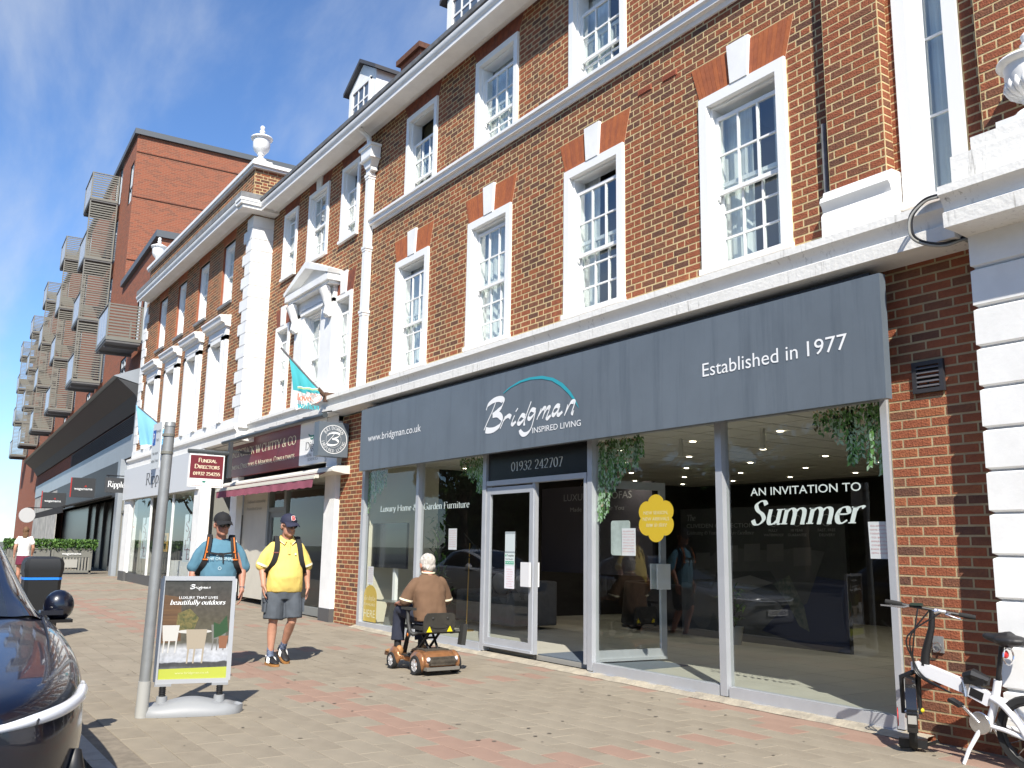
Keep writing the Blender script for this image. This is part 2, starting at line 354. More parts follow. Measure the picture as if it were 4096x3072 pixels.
def crom(p, k=6):
    if len(p) < 3: return p
    q = [p[0]]+list(p)+[p[-1]]; out = []
    for i in range(1, len(q)-2):
        a, b, c, d = q[i-1], q[i], q[i+1], q[i+2]
        for j in range(k):
            t = j/k
            out.append(tuple(0.5*((2*b[n])+(-a[n]+c[n])*t+(2*a[n]-5*b[n]+4*c[n]-d[n])*t*t+(-a[n]+3*b[n]-3*c[n]+d[n])*t**3) for n in range(len(b))))
    out.append(tuple(p[-1]))
    return out
def stroke_quads(pts, T, t, phi=0.3):
    L = []; n = len(pts)
    for i, p in enumerate(pts):
        a = pts[max(0, i-1)]; b = pts[min(n-1, i+1)]
        dx_, dy_ = b[0]-a[0], b[1]-a[1]; l = math.hypot(dx_, dy_) or 1e-9
        th = math.atan2(dy_, dx_); w = max(t, T*abs(math.sin(th-phi)))
        L.append(((p[0]-dy_/l*w/2, p[1]+dx_/l*w/2), (p[0]+dy_/l*w/2, p[1]-dx_/l*w/2)))
    return [[L[i][1], L[i+1][1], L[i+1][0], L[i][0]] for i in range(n-1)]
def serif_polys(text, T=0.13, t=0.05, slant=0.0, serif=True, track=0.0):
    out = []; x = 0.0
    for ch in text:
        sc = 1.0
        if ch not in GL: ch = ' '
        w, g = GL[ch]
        for si, s in enumerate(g.split('|')):
            if not s: continue
            sm = s[0] == '~'; s = s.lstrip('~')
            p = [tuple(float(q) for q in a.split(',')) for a in s.split()]
            pp = crom(p) if sm else p
            qs = stroke_quads(pp, T, t)
            if serif and not sm and len(p) == 2 and abs(p[1][1]-p[0][1]) > 1.2*abs(p[1][0]-p[0][0]) and abs(p[1][1]-p[0][1]) > 0.5:
                for e in p:
                    if e[1] in (0, 1, -.3) or (e[1] > .6 and e[1] < .66):
                        hh = 0.02 if e[1] <= 0 else -0.02
                        qs.append([(e[0]-.13, e[1]+hh-.022), (e[0]+.13, e[1]+hh-.022), (e[0]+.13, e[1]+hh+.022), (e[0]-.13, e[1]+hh+.022)])
            out.append((si, [[(x+a+slant*b, b) for a, b in q] for q in qs]))
        x += w+track
    return out, x
def small_caps(text):
    return text
def put_polys(name, polys, x0, x1, parent, origin, xd, ud, width, height, m, depth=0.0):
    o = Vector(origin); xd = Vector(xd).normalized(); ud = Vector(ud).normalized(); nd = xd.cross(ud)
    sx = width/(x1-x0); mb = MB()
    for si, qs in polys:
        for k, q in enumerate(qs):
            off = nd*(depth+0.00035*(si % 4)+0.00008*(k % 2))
            mb.poly([o+xd*((a-x0)*sx)+ud*(b*height)+off for a, b in q])
    return mb.build(name, m, parent)
def serif(name, text, parent, origin, xd, ud, width, height, m, T=0.13, t=0.05, slant=0.0, depth=0.001, caps=False, track=0.0):
    if caps:
        polys = []; x = 0
        for ch in text:
            if ch.islower():
                p, w = serif_polys(ch.upper(), T*1.15, t*1.2); k = 0.76
            else:
                p, w = serif_polys(ch, T, t); k = 1.0
            for si, qs in p: polys.append((si, [[(x+a*k, b*k) for a, b in q] for q in qs]))
            x += w*k
    else: polys, x = serif_polys(text, T, t, slant, True, track)
    return put_polys(name, polys, 0, x, parent, origin, xd, ud, width, height, m, depth)
_SANS = {}
def sans(name, text, parent, origin, xd, ud, width, height, m, depth=0.001, shear=0.0, thick=0.0, bold=0.0):
    key = (text, shear, bold)
    if key not in _SANS:
        cu = bpy.data.curves.new('t', 'FONT'); cu.body = text; cu.size = 1.0; cu.shear = shear; cu.offset = bold; cu.resolution_u = 3
        ob = bpy.data.objects.new('t', cu); COL.objects.link(ob)
        dg = bpy.context.evaluated_depsgraph_get(); dg.update()
        me = bpy.data.meshes.new_from_object(ob.evaluated_get(dg))
        bpy.data.objects.remove(ob)
        _SANS[key] = ([v.co.copy() for v in me.vertices], [tuple(p.vertices) for p in me.polygons])
        bpy.data.meshes.remove(me)
    V, F = _SANS[key]
    xs = [v.x for v in V]; x0, x1 = min(xs), max(xs); capk = 0.72
    o = Vector(origin); xd = Vector(xd).normalized(); ud = Vector(ud).normalized(); nd = xd.cross(ud)
    sx = width/(x1-x0); sy = height/capk
    mb = MB()
    mb.v = [tuple(o+xd*((v.x-x0)*sx)+ud*(v.y*sy)+nd*depth) for v in V]; mb.f = list(F); mb.m = [0]*len(F)
    return mb.build(name, m, parent)
# ------------------------------------------------------------------ ground, road, pavement
def gz(x): return 0.0 if x > -11.5 else min(0.34, 0.0102*(-11.5-x))
KERB_Y = -5.75
PAVE_BUFF = mat('paver_buff', (0.295, 0.255, 0.195), rough=0.9, col2=(0.25, 0.218, 0.168), scale=2.2, bump=0.25, bscale=70, spec=0.2)
PAVE_BUFF2 = mat('paver_buff_dark', (0.28, 0.242, 0.185), rough=0.9, col2=(0.232, 0.20, 0.153), scale=2.7, bump=0.25, bscale=70, spec=0.2)
PAVE_RED = mat('paver_red', (0.315, 0.212, 0.162), rough=0.9, col2=(0.275, 0.185, 0.142), scale=2.0, bump=0.25, bscale=70, spec=0.2)
JOINT = mat('joint_sand', (0.20, 0.17, 0.13), rough=1.0, var=0.2, scale=9)
ASPH = mat('asphalt', (0.055, 0.055, 0.057), rough=0.95, var=0.25, scale=25, bump=0.4, bscale=180)
CONC = mat('concrete_strip', (0.42, 0.37, 0.28), rough=0.95, col2=(0.27, 0.24, 0.19), scale=5, bump=0.6, bscale=30)
xs = [120, 20, 0, -11.5, -20, -30, -45, -60, -100, -400]
m = MB(); m.grid([[(x, -60, gz(x)-0.15) for x in xs], [(x, KERB_Y-0.12, gz(x)-0.11) for x in xs]])
struct(m.build('road', ASPH))
m = MB(); m.grid([[(x, KERB_Y, gz(x)-0.007) for x in xs], [(x, 0.6, gz(x)-0.007) for x in xs]])
pavement = struct(m.build('pavement', JOINT))
m = MB(); m.grid([[(x, -900, -0.3) for x in (500, -900)], [(x, 900, -0.3) for x in (500, -900)]])
struct(m.build('ground', mat('far_ground', (0.10, 0.11, 0.07), rough=1.0)))
m = MB()
for i in range(-2, 60):
    x1 = 4-i*0.92
    m.box(x1-0.905, x1, KERB_Y-0.13, KERB_Y, -0.3+gz(x1), gz(x1)+0.002)
kerb = struct(m.build('kerb', mat('kerb_stone', (0.38, 0.36, 0.32), rough=0.9, var=0.12, scale=8)))
# pavers: running bond of slabs, bands of red ones
PL, PW = 0.452, 0.2255
pv = []
j0 = -int(5.6/PW)
for j in range(0, 24):
    y1 = -0.13-j*PW; y0 = y1-PW
    if y0 < KERB_Y-0.02: break
    for i in range(-6, 78):
        x0 = -0.2-i*PL-(PL/2 if j % 2 else 0); x1 = x0-PL
        jj = (j-9) ; ii = i
        red = False
        ph = (ii*PL+(PL/2 if j % 2 else 0))
        k = int(round((ph-5.05)/3.62))
        if j in (0,): red = (i % 2 == 0) or x0 > -6.9
        if j == 14: red = True
        if j in (13, 15): red = (i % 2 == 0)
        if j == 1: red = x0 > -6.4 and i % 2 == 1
        if abs(ph-5.05-3.62*k) < 0.13 and 0 < j < 13: red = True
        pv.append((x1, x0, y0, y1, red, i))
def px_area(c, a, b):
    q = to_px(c)
    if not q or q[0] < -60 or q[0] > 4156 or q[1] < -60 or q[1] > 3132: return 0
    return a*b/(q[2]*q[2])
pv.sort(key=lambda p: -px_area(((p[0]+p[1])/2, (p[2]+p[3])/2, 0), 1, 1))
_pm = {}
rest = MB()
for n_, (x0, x1, y0, y1, red, i) in enumerate(pv):
    xc, yc = (x0+x1)/2, (y0+y1)/2
    rr = random.random(); mi = 2 if red else (0 if rr < 0.6 else 1)
    g = 0.0016
    if n_ < 300:
        tilt = random.choice((0, 1, 2)); key = (mi, tilt)
        if key not in _pm:
            b = MB(); dz = (tilt-1)*0.0022; hx, hy = PL/2-g, PW/2-g
            z = [0.0+dz, 0.0, 0.0-dz, 0.0]
            t = [(-hx+.004, -hy+.004, z[0]), (hx-.004, -hy+.004, z[1]), (hx-.004, hy-.004, z[2]), (-hx+.004, hy-.004, z[3])]
            e = [(-hx, -hy, -.004), (hx, -hy, -.004), (hx, hy, -.004), (-hx, hy, -.004)]
            f_ = [(-hx, -hy, -.03), (hx, -hy, -.03), (hx, hy, -.03), (-hx, hy, -.03)]
            b.poly(t)
            for u in range(4):
                w = (u+1) % 4; b.poly([e[u], e[w], t[w], t[u]]); b.poly([f_[u], f_[w], e[w], e[u]])
            _pm[key] = b.mesh('paver', [PAVE_BUFF, PAVE_BUFF2, PAVE_RED][mi])
        o = bpy.data.objects.new('paver', _pm[key]); COL.objects.link(o); o.parent = pavement
        o.location = (xc, yc, gz(xc)+random.uniform(-0.0015, 0.0015))
    else:
        za, zb = gz(x0), gz(x1); dz = random.uniform(-0.0015, 0.0015)
        n = len(rest.v)
        for (a, bb) in ((x0+g, y0+g), (x1-g, y0+g), (x1-g, y1-g), (x0+g, y1-g)): rest.v.append((a, bb, gz(a)+dz))
        for (a, bb) in ((x0+g, y0+g), (x1-g, y0+g), (x1-g, y1-g), (x0+g, y1-g)): rest.v.append((a, bb, gz(a)-0.02))
        for q in ((0, 1, 2, 3), (4, 5, 1, 0), (5, 6, 2, 1), (6, 7, 3, 2), (7, 4, 0, 3)): rest.f.append(tuple(n+u for u in q)); rest.m.append(mi)
stuff(rest.build('paver', [PAVE_BUFF, PAVE_BUFF2, PAVE_RED], pavement))
# rough concrete strip against the shopfront
m = MB(); N_ = 60; rows = [[], [], []]
for i in range(N_+1):
    x = -4.4-11.0*i/N_
    rows[0].append((x, -0.17+random.uniform(-.02, .02), gz(x)+0.004)); rows[1].append((x, -0.10, gz(x)+0.03+random.uniform(-.008, .012))); rows[2].append((x, 0.0, gz(x)+0.045))
m.grid(rows[::-1]); struct(m.build('threshold_strip', CONC, pavement, smooth=60))
# chewing-gum spots and stains, cracked joints are left to the slabs' own unevenness
SPOT = mat('gum_spot', (0.14, 0.12, 0.095), rough=0.95)
m = MB()
for i in range(150):
    x = random.uniform(-13, -2.8); y = random.uniform(-5.3, -0.4); r = random.uniform(0.008, 0.024); n = 7
    m.poly([(x+r*math.cos(6.283*k/n)*random.uniform(.6, 1.2), y+r*math.sin(6.283*k/n)*random.uniform(.6, 1.2), gz(x)+0.0045) for k in range(n)])
stuff(m.build('gum_spot', SPOT, pavement))

# ------------------------------------------------------------------ brickwork
CH = 0.0812
def subtract(iv, cuts):
    out = [iv]
    for c0, c1 in cuts:
        nx = []
        for a, b in out:
            if c1 <= a or c0 >= b: nx.append((a, b)); continue
            if c0 > a: nx.append((a, c0))
            if c1 < b: nx.append((c1, b))
        out = nx
    return [(a, b) for a, b in out if b-a > 0.03]
class Brickwork:
    def __init__(s): s.c = []; s.wall = MB()
    def rect(s, u0, u1, z0, z1, p, holes=(), bond='flemish', axis='y', mix=(0.2, 0.48, 0.24, 0.08), edge=True, ch=CH, L=0.2425, H=0.121, gap=0.0135, wallm=0):
        """axis 'y': face at y=p looking to -y, u = x.  axis 'x': face at x=p looking to +x, u = y.  holes: (u0,u1,z0,z1)"""
        us = sorted({u0, u1, *[max(u0, min(u1, h[0])) for h in holes], *[max(u0, min(u1, h[1])) for h in holes]})
        zs = sorted({z0, z1, *[max(z0, min(z1, h[2])) for h in holes], *[max(z0, min(z1, h[3])) for h in holes]})
        for a, b in zip(us, us[1:]):
            for c, d in zip(zs, zs[1:]):
                mu, mz = (a+b)/2, (c+d)/2
                if any(h[0] < mu < h[1] and h[2] < mz < h[3] for h in holes): continue
                if axis == 'y': s.wall.poly([(a, p, c), (b, p, c), (b, p, d), (a, p, d)], wallm)
                else: s.wall.poly([(p, a, c), (p, b, c), (p, b, d), (p, a, d)], wallm)
        n = max(1, round((z1-z0)/ch)); h_ = (z1-z0)/n
        for k in range(n):
            za, zb = z0+k*h_, z0+(k+1)*h_; zm = (za+zb)/2
            cuts = [(h[0], h[1]) for h in holes if h[2] < zm < h[3]]
            for a, b in subtract((u0, u1), cuts):
                if bond == 'flemish':
                    per = L+H; off = (0 if k % 2 else per/2)
                    u = math.floor((a-off)/per)*per+off; seq = []
                    while u < b:
                        seq.append((u, u+L, 0)); seq.append((u+L, u+per, 1)); u += per
                else:
                    off = 0 if k % 2 else L/2; u = math.floor((a-off)/L)*L+off; seq = []
                    while u < b: seq.append((u, u+L, 0)); u += L
                for (p0, p1, hd) in seq:
                    q0, q1 = max(p0, a), min(p1, b)
                    if q1-q0 < 0.028: continue
                    near = edge and (q0-a < 0.2 and a > u0+.01 or b-q1 < 0.2 and b < u1-.01)
                    r = random.random()
                    if near: mi = 0 if r < .7 else (3 if r < .85 else 1)
                    elif hd and bond == 'flemish': mi = 0 if r < .5 else (2 if r < .66 else 1)
                    else:
                        mi = 0
                        for w_ in mix:
                            if r < w_: break
                            r -= w_; mi += 1
                        mi = min(mi, 3)
                    s.c.append((q0+gap/2, q1-gap/2, za+gap/2, zb-gap/2, p, axis, mi))
    def finish(s, parent, top=300, wallmats=(None,)):
        sc = []
        for b in s.c:
            u, z = (b[0]+b[1])/2, (b[2]+b[3])/2
            c = (u, b[4], z) if b[5] == 'y' else (b[4], u, z)
            sc.append((px_area(c, b[1]-b[0], b[3]-b[2]), b))
        sc.sort(key=lambda t: -t[0])
        meshes = {}; rest = MB()
        D = 0.0028
        def brick(mb, b, j):
            u0, u1, z0, z1, p, ax, mi = b
            c = 0.003
            if ax == 'y':
                f = lambda u, z, d: (u, p-d, z)
            else:
                f = lambda u, z, d: (p+d, u, z)
            n = len(mb.v); d1 = D+j; d0 = -0.004
            for (u, z, d) in ((u0+c, z0+c, d1), (u1-c, z0+c, d1), (u1-c, z1-c, d1), (u0+c, z1-c, d1), (u0, z0, d0), (u1, z0, d0), (u1, z1, d0), (u0, z1, d0)): mb.v.append(f(u, z, d))
            for q in ((0, 1, 2, 3), (4, 5, 1, 0), (5, 6, 2, 1), (6, 7, 3, 2), (7, 4, 0, 3)): mb.f.append(tuple(n+i for i in q)); mb.m.append(mi)
        for k, (a, b) in enumerate(sc):
            j = random.uniform(-.0010, .0012)
            if k < top and a > 0:
                u0, u1, z0, z1, p, ax, mi = b
                key = (round((u1-u0)/.006), round((z1-z0)/.004), ax, mi, random.randint(0, 1))
                if key not in meshes:
                    t = MB(); w, h = u1-u0, z1-z0; brick(t, (-w/2, w/2, -h/2, h/2, 0, ax, mi), j); meshes[key] = t.mesh('brick', BRK)
                u, z = (u0+u1)/2, (z0+z1)/2
                place('brick', meshes[key], parent, (u, p, z) if ax == 'y' else (p, u, z))
            else: brick(rest, b, j)
        stuff(rest.build('brick', BRK, parent))
        return s.wall.build('wall', list(wallmats), parent)

# ------------------------------------------------------------------ windows
def wavy_curtain(x0, x1, z0, z1, y, amp=0.02, n=None):
    n = n or max(4, int((x1-x0)/0.05)); mb = MB(); r0, r1 = [], []
    for i in range(n+1):
        x = x0+(x1-x0)*i/n; yy = y+amp*math.sin(i*1.9)+random.uniform(-.006, .006)
        r0.append((x, yy, z0)); r1.append((x, yy*0.4+y*0.6, z1))
    return mb.grid([r0, r1])
_pane = {}
def pane_mesh(w, h):
    k = (round(w, 2), round(h, 2))
    if k not in _pane:
        a, b = w/2, h/2
        _pane[k] = MB().box(-a, a, -.002, .002, -b, b).mesh('pane', GLASS)
    return _pane[k]
def sash_frame(x0, x1, z0, z1, y, cols, rows, st=0.045, bar=0.022, t=0.04):
    mb = MB(); mb.box(x0, x0+st, y, y+t, z0, z1); mb.box(x1-st, x1, y, y+t, z0, z1)
    mb.box(x0+st, x1-st, y+.001, y+t-.001, z1-st, z1); mb.box(x0+st, x1-st, y+.001, y+t-.001, z0, z0+st)
    ps = []
    gx0, gx1, gz0, gz1 = x0+st, x1-st, z0+st, z1-st
    cw = (gx1-gx0)/cols; rh = (gz1-gz0)/rows
    for i in range(1, cols): mb.box(gx0+i*cw-bar/2, gx0+i*cw+bar/2, y+.004, y+t-.004, gz0, gz1)
    for j in range(1, rows): mb.box(gx0, gx1, y+.006, y+t-.006, gz0+j*rh-bar/2, gz0+j*rh+bar/2)
    for i in range(cols):
        for j in range(rows): ps.append((gx0+(i+.5)*cw, y+t/2, gz0+(j+.5)*rh, cw-.004, rh-.004))
    return mb, ps
def sash_window(b, x0, x1, z0, z1, y, cols=3, rows=(2, 3), fw=0.12, drop=0.0, proud=0.04, sill=True, rev=0.17, curtain='side', horns=True, arch=None, key=True, single=False):
    fr = MB()
    fr.box(x0, x0+fw, y-proud, y+rev, z0, z1-fw); fr.box(x1-fw, x1, y-proud, y+rev, z0, z1-fw); fr.box(x0, x1, y-proud, y+rev, z1-fw, z1)
    # inner stop beads
    fr.box(x0+fw, x0+fw+.03, y+.03, y+rev+.05, z0+.06, z1-fw); fr.box(x1-fw-.03, x1-fw, y+.03, y+rev+.05, z0+.06, z1-fw); fr.box(x0+fw+.03, x1-fw-.03, y+.03, y+rev+.05, z1-fw-.03, z1-fw)
    fr.box(x0-.015, x1+.015, y-proud-.03, y+rev, z0-.002, z0+.06)
    w = fr.build('window', WHITE2, b)
    ix0, ix1, iz0, iz1 = x0+fw+.03, x1-fw-.03, z0+.06, z1-fw-.03
    zm = iz0+(iz1-iz0)*0.52
    us, ups = sash_frame(ix0, ix1, zm-drop-.03, iz1-drop, y+.075, cols, rows[0])
    ls, lps = sash_frame(ix0+.004, ix1-.004, iz0, zm+.02, y+.125, cols, rows[1])
    if horns:
        for xx in (ix0+.02, ix1-.02): us.tube([(xx, y+.095, zm-drop-.03), (xx, y+.09, zm-drop-.07), (xx, y+.105, zm-drop-.10)], [.02, .018, .006], 6)
    us.build('upper_sash', WHITE2, w); ls.build('lower_sash', WHITE2, w)
    for (px_, py_, pz_, pw_, ph_) in ups+lps: place('pane', pane_mesh(pw_, ph_), w, (px_, py_, pz_))
    if curtain:
        cw = (ix1-ix0)
        c = MB()
        if curtain in ('side', 'left'): c = wavy_curtain(ix0-.05, ix0+cw*random.uniform(.30, .5), iz0, iz1+.1, y+.26)
        if curtain == 'full': c = wavy_curtain(ix0-.05, ix1+.05, iz0, iz1+.1, y+.24, .03)
        c.build('curtain', NET, w)
        if curtain == 'side': wavy_curtain(ix1-cw*random.uniform(.15, .35), ix1+.05, iz0, iz1+.1, y+.27).build('curtain', NET, w)
        if curtain == 'blind':
            c = MB(); 
            for k in range(24): c.box(ix0, ix1, y+.26, y+.285, iz1-.02-k*.03, iz1-.012-k*.03)
            c.build('blind', mat('blind_brown', (0.12, 0.10, 0.05), rough=.8), w)
    return w
GAUGED = [mat('gauged_brick_a', (0.42, 0.125, 0.042), rough=.85, col2=(0.34, .10, .037), scale=9, bump=.2), mat('gauged_brick_b', (0.37, 0.11, 0.042), rough=.85, col2=(0.29, .085, .037), scale=9, bump=.2), mat('gauged_brick_old', (0.27, 0.075, 0.037), rough=.9, col2=(0.15, .05, .033), scale=7, bump=.3)]
LIME = mat('lime_joint', (0.62, 0.46, 0.32), rough=.9)
def flat_arch(b, x0, x1, z, h, y, splay=0.12, key=True, old=False, n=9):
    xm = (x0+x1)/2; kb, kt = (0.12, 0.155) if key else (0, 0)
    back = MB(); back.extr([(x0, y-.006, z), (x1, y-.006, z), (x1+splay, y-.006, z+h), (x0-splay, y-.006, z+h)][::1], (0, .01, 0))
    back.build('arch_bed', LIME, b)
    def seg(a0, a1, t0, t1):
        for i in range(n):
            f0, f1 = i/n, (i+1)/n; g = .0028
            m_ = MB(); p = [(a0+(a1-a0)*f0+g, y-.014, z+.003), (a0+(a1-a0)*f1-g, y-.014, z+.003), (t0+(t1-t0)*f1-g, y-.014, z+h-.003), (t0+(t1-t0)*f0+g, y-.014, z+h-.003)]
            m_.extr(p, (0, .012, 0)); m_.build('voussoir', GAUGED[2] if old else random.choice(GAUGED[:2]), b)
    if key:
        seg(x0, xm-kb, x0-splay, xm-kt); seg(xm+kb, x1, xm+kt, x1+splay)
        k = MB(); k.extr([(xm-kb, y-.05, z), (xm+kb, y-.05, z), (xm+kt, y-.05, z+h+.035), (xm-kt, y-.05, z+h+.035)], (0, .06, 0)); k.build('keystone', WHITE, b)
    else:
        n = 16; seg(x0, x1, x0-splay, x1+splay)
def run(b, name, prof, x0, x1, mats, seg=None, smooth=40):
    """moulding: (y,z) profile swept along x, its own ends closed"""
    mb = MB(); n = seg or 1
    mb.extr([(x0, y, z) for y, z in prof], (x1-x0, 0, 0))
    return mb.build(name, mats, b, smooth=smooth, fixn=True)
# ------------------------------------------------------------------ shop terrace, block over the furniture shop
FT, FB, ST, SB = 6.575, 4.487, 9.31, 7.62
B1 = thing('brick_building', 'red brick block over the grey furniture shop, tall white sash windows', 'building', (-10, 0, 0))
bw = Brickwork()
W1 = [(-14.36, -13.14), (-11.84, -10.63), (-9.32, -8.11), (-6.795, -5.587)]
W2 = [(-14.12, -12.99), (-11.71, -10.51), (-9.23, -8.055), (-6.72, -5.52)]
RW = (-4.36, -3.76, 4.50, 9.2)
holes = [(a, c, FB, FT) for a, c in W1]+[(a, c, SB, ST) for a, c in W2]+[RW]
bw.rect(-15.55, 1.5, 4.10, 9.62, 0, holes)
bw.rect(-16.43, -15.40, 0.0, 3.96, -0.001, (), bond='stretcher', L=0.243, H=.12, mix=(.62, .2, .08, .1), edge=False)
bw.rect(-4.64, -3.55, -0.02, 4.12, -0.002, (), bond='stretcher', L=0.266, ch=.0825, gap=.0135, mix=(.6, .25, .07, .08), edge=False, wallm=1)
# projecting brick piers of the end bay
bw.rect(-5.04, -4.44, 4.86, 9.62, -0.13, (), bond='stretcher', L=0.2425, gap=.012, mix=(.55, .3, .05, .1), edge=False)
bw.rect(-0.13, 0.0, 4.86, 9.62, -4.44, (), bond='stretcher', axis='x', L=0.26, mix=(.6, .3, .05, .05), edge=False)
bw.rect(-3.56, 0.5, 4.36, 9.62, -0.13, (), bond='stretcher', L=0.2425, gap=.012, mix=(.55, .3, .05, .1), edge=False)
wall = bw.finish(B1, 300, (MORTAR, MORTAR2))
m = MB(); m.box(-5.04, -5.0399, -.13, 0, 4.86, 9.62); m.box(-3.561, -3.56, -.13, 0, 4.36, 9.62)
m.build('pier_return', BRK[0], B1)
# shell, floors and roof behind the facade
SHELL = mat('inner_plaster', (0.30, 0.29, 0.27), rough=.95)
m = MB(); m.box(-15.55, 1.5, 4.5, 4.6, 3.1, 9.9); m.box(-15.54, 1.5, 0.05, 9.0, 3.06, 3.16); m.box(-15.54, 1.5, 0.02, 4.6, 7.05, 7.2); m.box(-15.54, 1.5, 0.02, 4.6, 9.64, 9.7)
for x in (-12.5, -9.97, -7.45, -5.1): m.box(x-.05, x+.05, 0.05, 4.5, 3.16, 9.64)
m.box(-15.55, -15.45, 0.05, 9, 0, 9.9); m.box(1.4, 1.5, 0.05, 9, 0, 9.9)
m.build('inner_wall', SHELL, B1)
ROOF = mat('roof_tile', (0.10, 0.055, 0.045), rough=.9, var=.3, scale=9, bump=.4)
m = MB(); m.extr([(-15.55, -.3, 9.79), (-15.55, 3.6, 12.6), (-15.55, 8.5, 9.93)], (17.05, 0, 0)); m.build('roof', ROOF, B1)
m = MB()
CP = [(0, 9.60), (-.09, 9.60), (-.12, 9.57), (-.2, 9.62), (-.43, 9.60), (-.43, 9.53), (-.46, 9.53), (-.465, 9.60), (-.49, 9.62), (-.51, 9.69), (-.51, 9.71), (0, 9.76)]
run(B1, 'top_cornice', CP, -15.55, 1.5, WHITE)
run(B1, 'gutter', [(-.30, 9.765), (-.46, 9.72), (-.53, 9.74), (-.545, 9.80), (-.52, 9.80), (-.49, 9.765), (-.3, 9.80)], -15.55, 1.5, LEAD)
run(B1, 'band_course', [(0, 7.55), (-.03, 7.55), (-.05, 7.60), (-.10, 7.61), (-.11, 7.67), (-.14, 7.69), (-.14, 7.735), (0, 7.76)], -15.56, -5.05, WHITE)
CO = [(.06, 3.99), (-.26, 4.02), (-.32, 4.02), (-.325, 4.14), (-.30, 4.155), (-.305, 4.19), (-.335, 4.25), (-.37, 4.275), (-.37, 4.345), (-.33, 4.36), (.02, 4.42)]
run(B1, 'cornice', CO, -15.72, -3.76, STAINED)
CO2 = [(.06, 3.99), (-.42, 4.02), (-.58, 4.02), (-.585, 4.14), (-.56, 4.155), (-.565, 4.19), (-.60, 4.25), (-.64, 4.275), (-.64, 4.345), (-.6, 4.36), (-.05, 4.42)]
run(B1, 'cornice', CO2, -3.70, 1.5, STAINED)
for i, (a, c) in enumerate(W1):
    sash_window(B1, a, c, FB, FT, 0, drop=(0.16, 0.05, 0.17, 0.1)[i], curtain=('side', 'full', 'left', 'side')[i])
    flat_arch(B1, a-.005, c+.005, FT+.002, .43, 0)
for i, (a, c) in enumerate(W2):
    sash_window(B1, a, c, SB, ST, 0, rows=(2, 2), drop=(.42, .2, .3, .1)[i], curtain=('blind', 'full', 'left', 'side')[i], fw=.1)
    flat_arch(B1, a-.005, c+.005, ST+.002, .27, 0, key=False, old=True)
sash_window(B1, *RW[:2], RW[2], RW[3], 0, cols=1, rows=(3, 3), curtain='full', proud=.03, fw=.13)
# end-bay mouldings
BASEP = [(0.0, 4.40), (-.20, 4.40), (-.20, 4.62), (-.17, 4.66), (-.19, 4.72), (-.22, 4.75), (-.2, 4.80), (-.165, 4.82), (-.15, 4.87), (0, 4.87)]
run(B1, 'pier_base', [(y-.0, z) for y, z in BASEP], -5.10, -4.38, WHITE)
m = MB(); m.box(-3.62, 1.5, -.56, -.02, 4.36, 4.59); m.box(-3.46, 1.5, -.54, -.02, 4.59, 4.70)
m.build('plinth', STAINED, B1)
# rusticated white pilaster under the end bay
for k in range(12):
    z1 = 4.06-k*.3225; z0 = z1-.3225
    if z1 < 0: break
    z0 = max(z0, -.02); g = .022
    m = MB(); x0, y0 = -3.68, -.27
    a = [(x0, y0), (1.5, y0), (1.5, 0.02), (x0, 0.02)]
    m.extr([(x0+.02, 0.02, z0), (x0+.02, y0+.02, z0), (1.5, y0+.02, z0), (1.5, .02, z0)], (0, 0, .001))
    rings = [[(x0+.035, .02, z0), (x0+.035, y0+.035, z0), (1.5, y0+.035, z0)], [(x0, .02, z0+g), (x0, y0, z0+g), (1.5, y0, z0+g)], [(x0, .02, z1-g), (x0, y0, z1-g), (1.5, y0, z1-g)], [(x0+.035, .02, z1), (x0+.035, y0+.035, z1), (1.5, y0+.035, z1)]]
    m.grid(rings); m.build('rusticated_block', WHITE, B1)
# downpipe with hopper head
m = MB(); m.tube([(-15.53, -.40, 9.60), (-15.50, -.16, 9.44), (-15.5, -.13, 9.2)], .055, 8)
dp = m.build('downpipe', WHITE2, B1, smooth=40)
m = MB()
for (z0, z1, w0, w1, d) in ((9.17, 9.22, .27, .27, .26), (8.96, 9.17, .22, .24, .22), (8.93, 8.96, .25, .25, .24), (8.78, 8.93, .1, .2, .18), (8.72, 8.78, .12, .12, .15)):
    c = -15.46
    m.extr([(c-w0, -.02, z0), (c+w0, -.02, z0), (c+w0, -d, z0), (c-w0, -d, z0)], (0, 0, .004))
    m.grid([[(c-w0, -.02, z0), (c-w0, -d, z0), (c+w0, -d, z0), (c+w0, -.02, z0)], [(c-w1, -.02, z1), (c-w1, -d-.01, z1), (c+w1, -d-.01, z1), (c+w1, -.02, z1)]])
    m.extr([(c-w1, -.02, z1), (c+w1, -.02, z1), (c+w1, -d-.01, z1), (c-w1, -d-.01, z1)], (0, 0, .003))
m.build('hopper_head', WHITE2, B1)
m = MB(); m.box(-15.58, -15.44, -.15, -.02, 4.36, 8.74)
for z in (8.62, 7.14, 5.86): m.box(-15.605, -15.415, -.17, -.01, z, z+.05); m.box(-15.59, -15.43, -.16, -.01, z-.05, z)
m.build('pipe_shaft', WHITE2, B1)
# air bricks, old steel strip beside the pier, wall eye
TERR = mat('terracotta_vent', (0.36, 0.11, 0.06), rough=.9)
for x in (-7.72, -7.28):
    m = MB(); m.box(x-.12, x+.12, -.013, .0, 7.09, 7.16)
    for k in range(4): m.box(x-.105, x+.105, -.017, -.012, 7.097+k*.016, 7.105+k*.016)
    m.build('air_brick', TERR, B1)
m = MB(); m.tube([(-5.13, -.05, 4.60), (-5.135, -.05, 5.5), (-5.13, -.05, 5.62)], .028, 6); m.build('conduit', LEAD, B1)

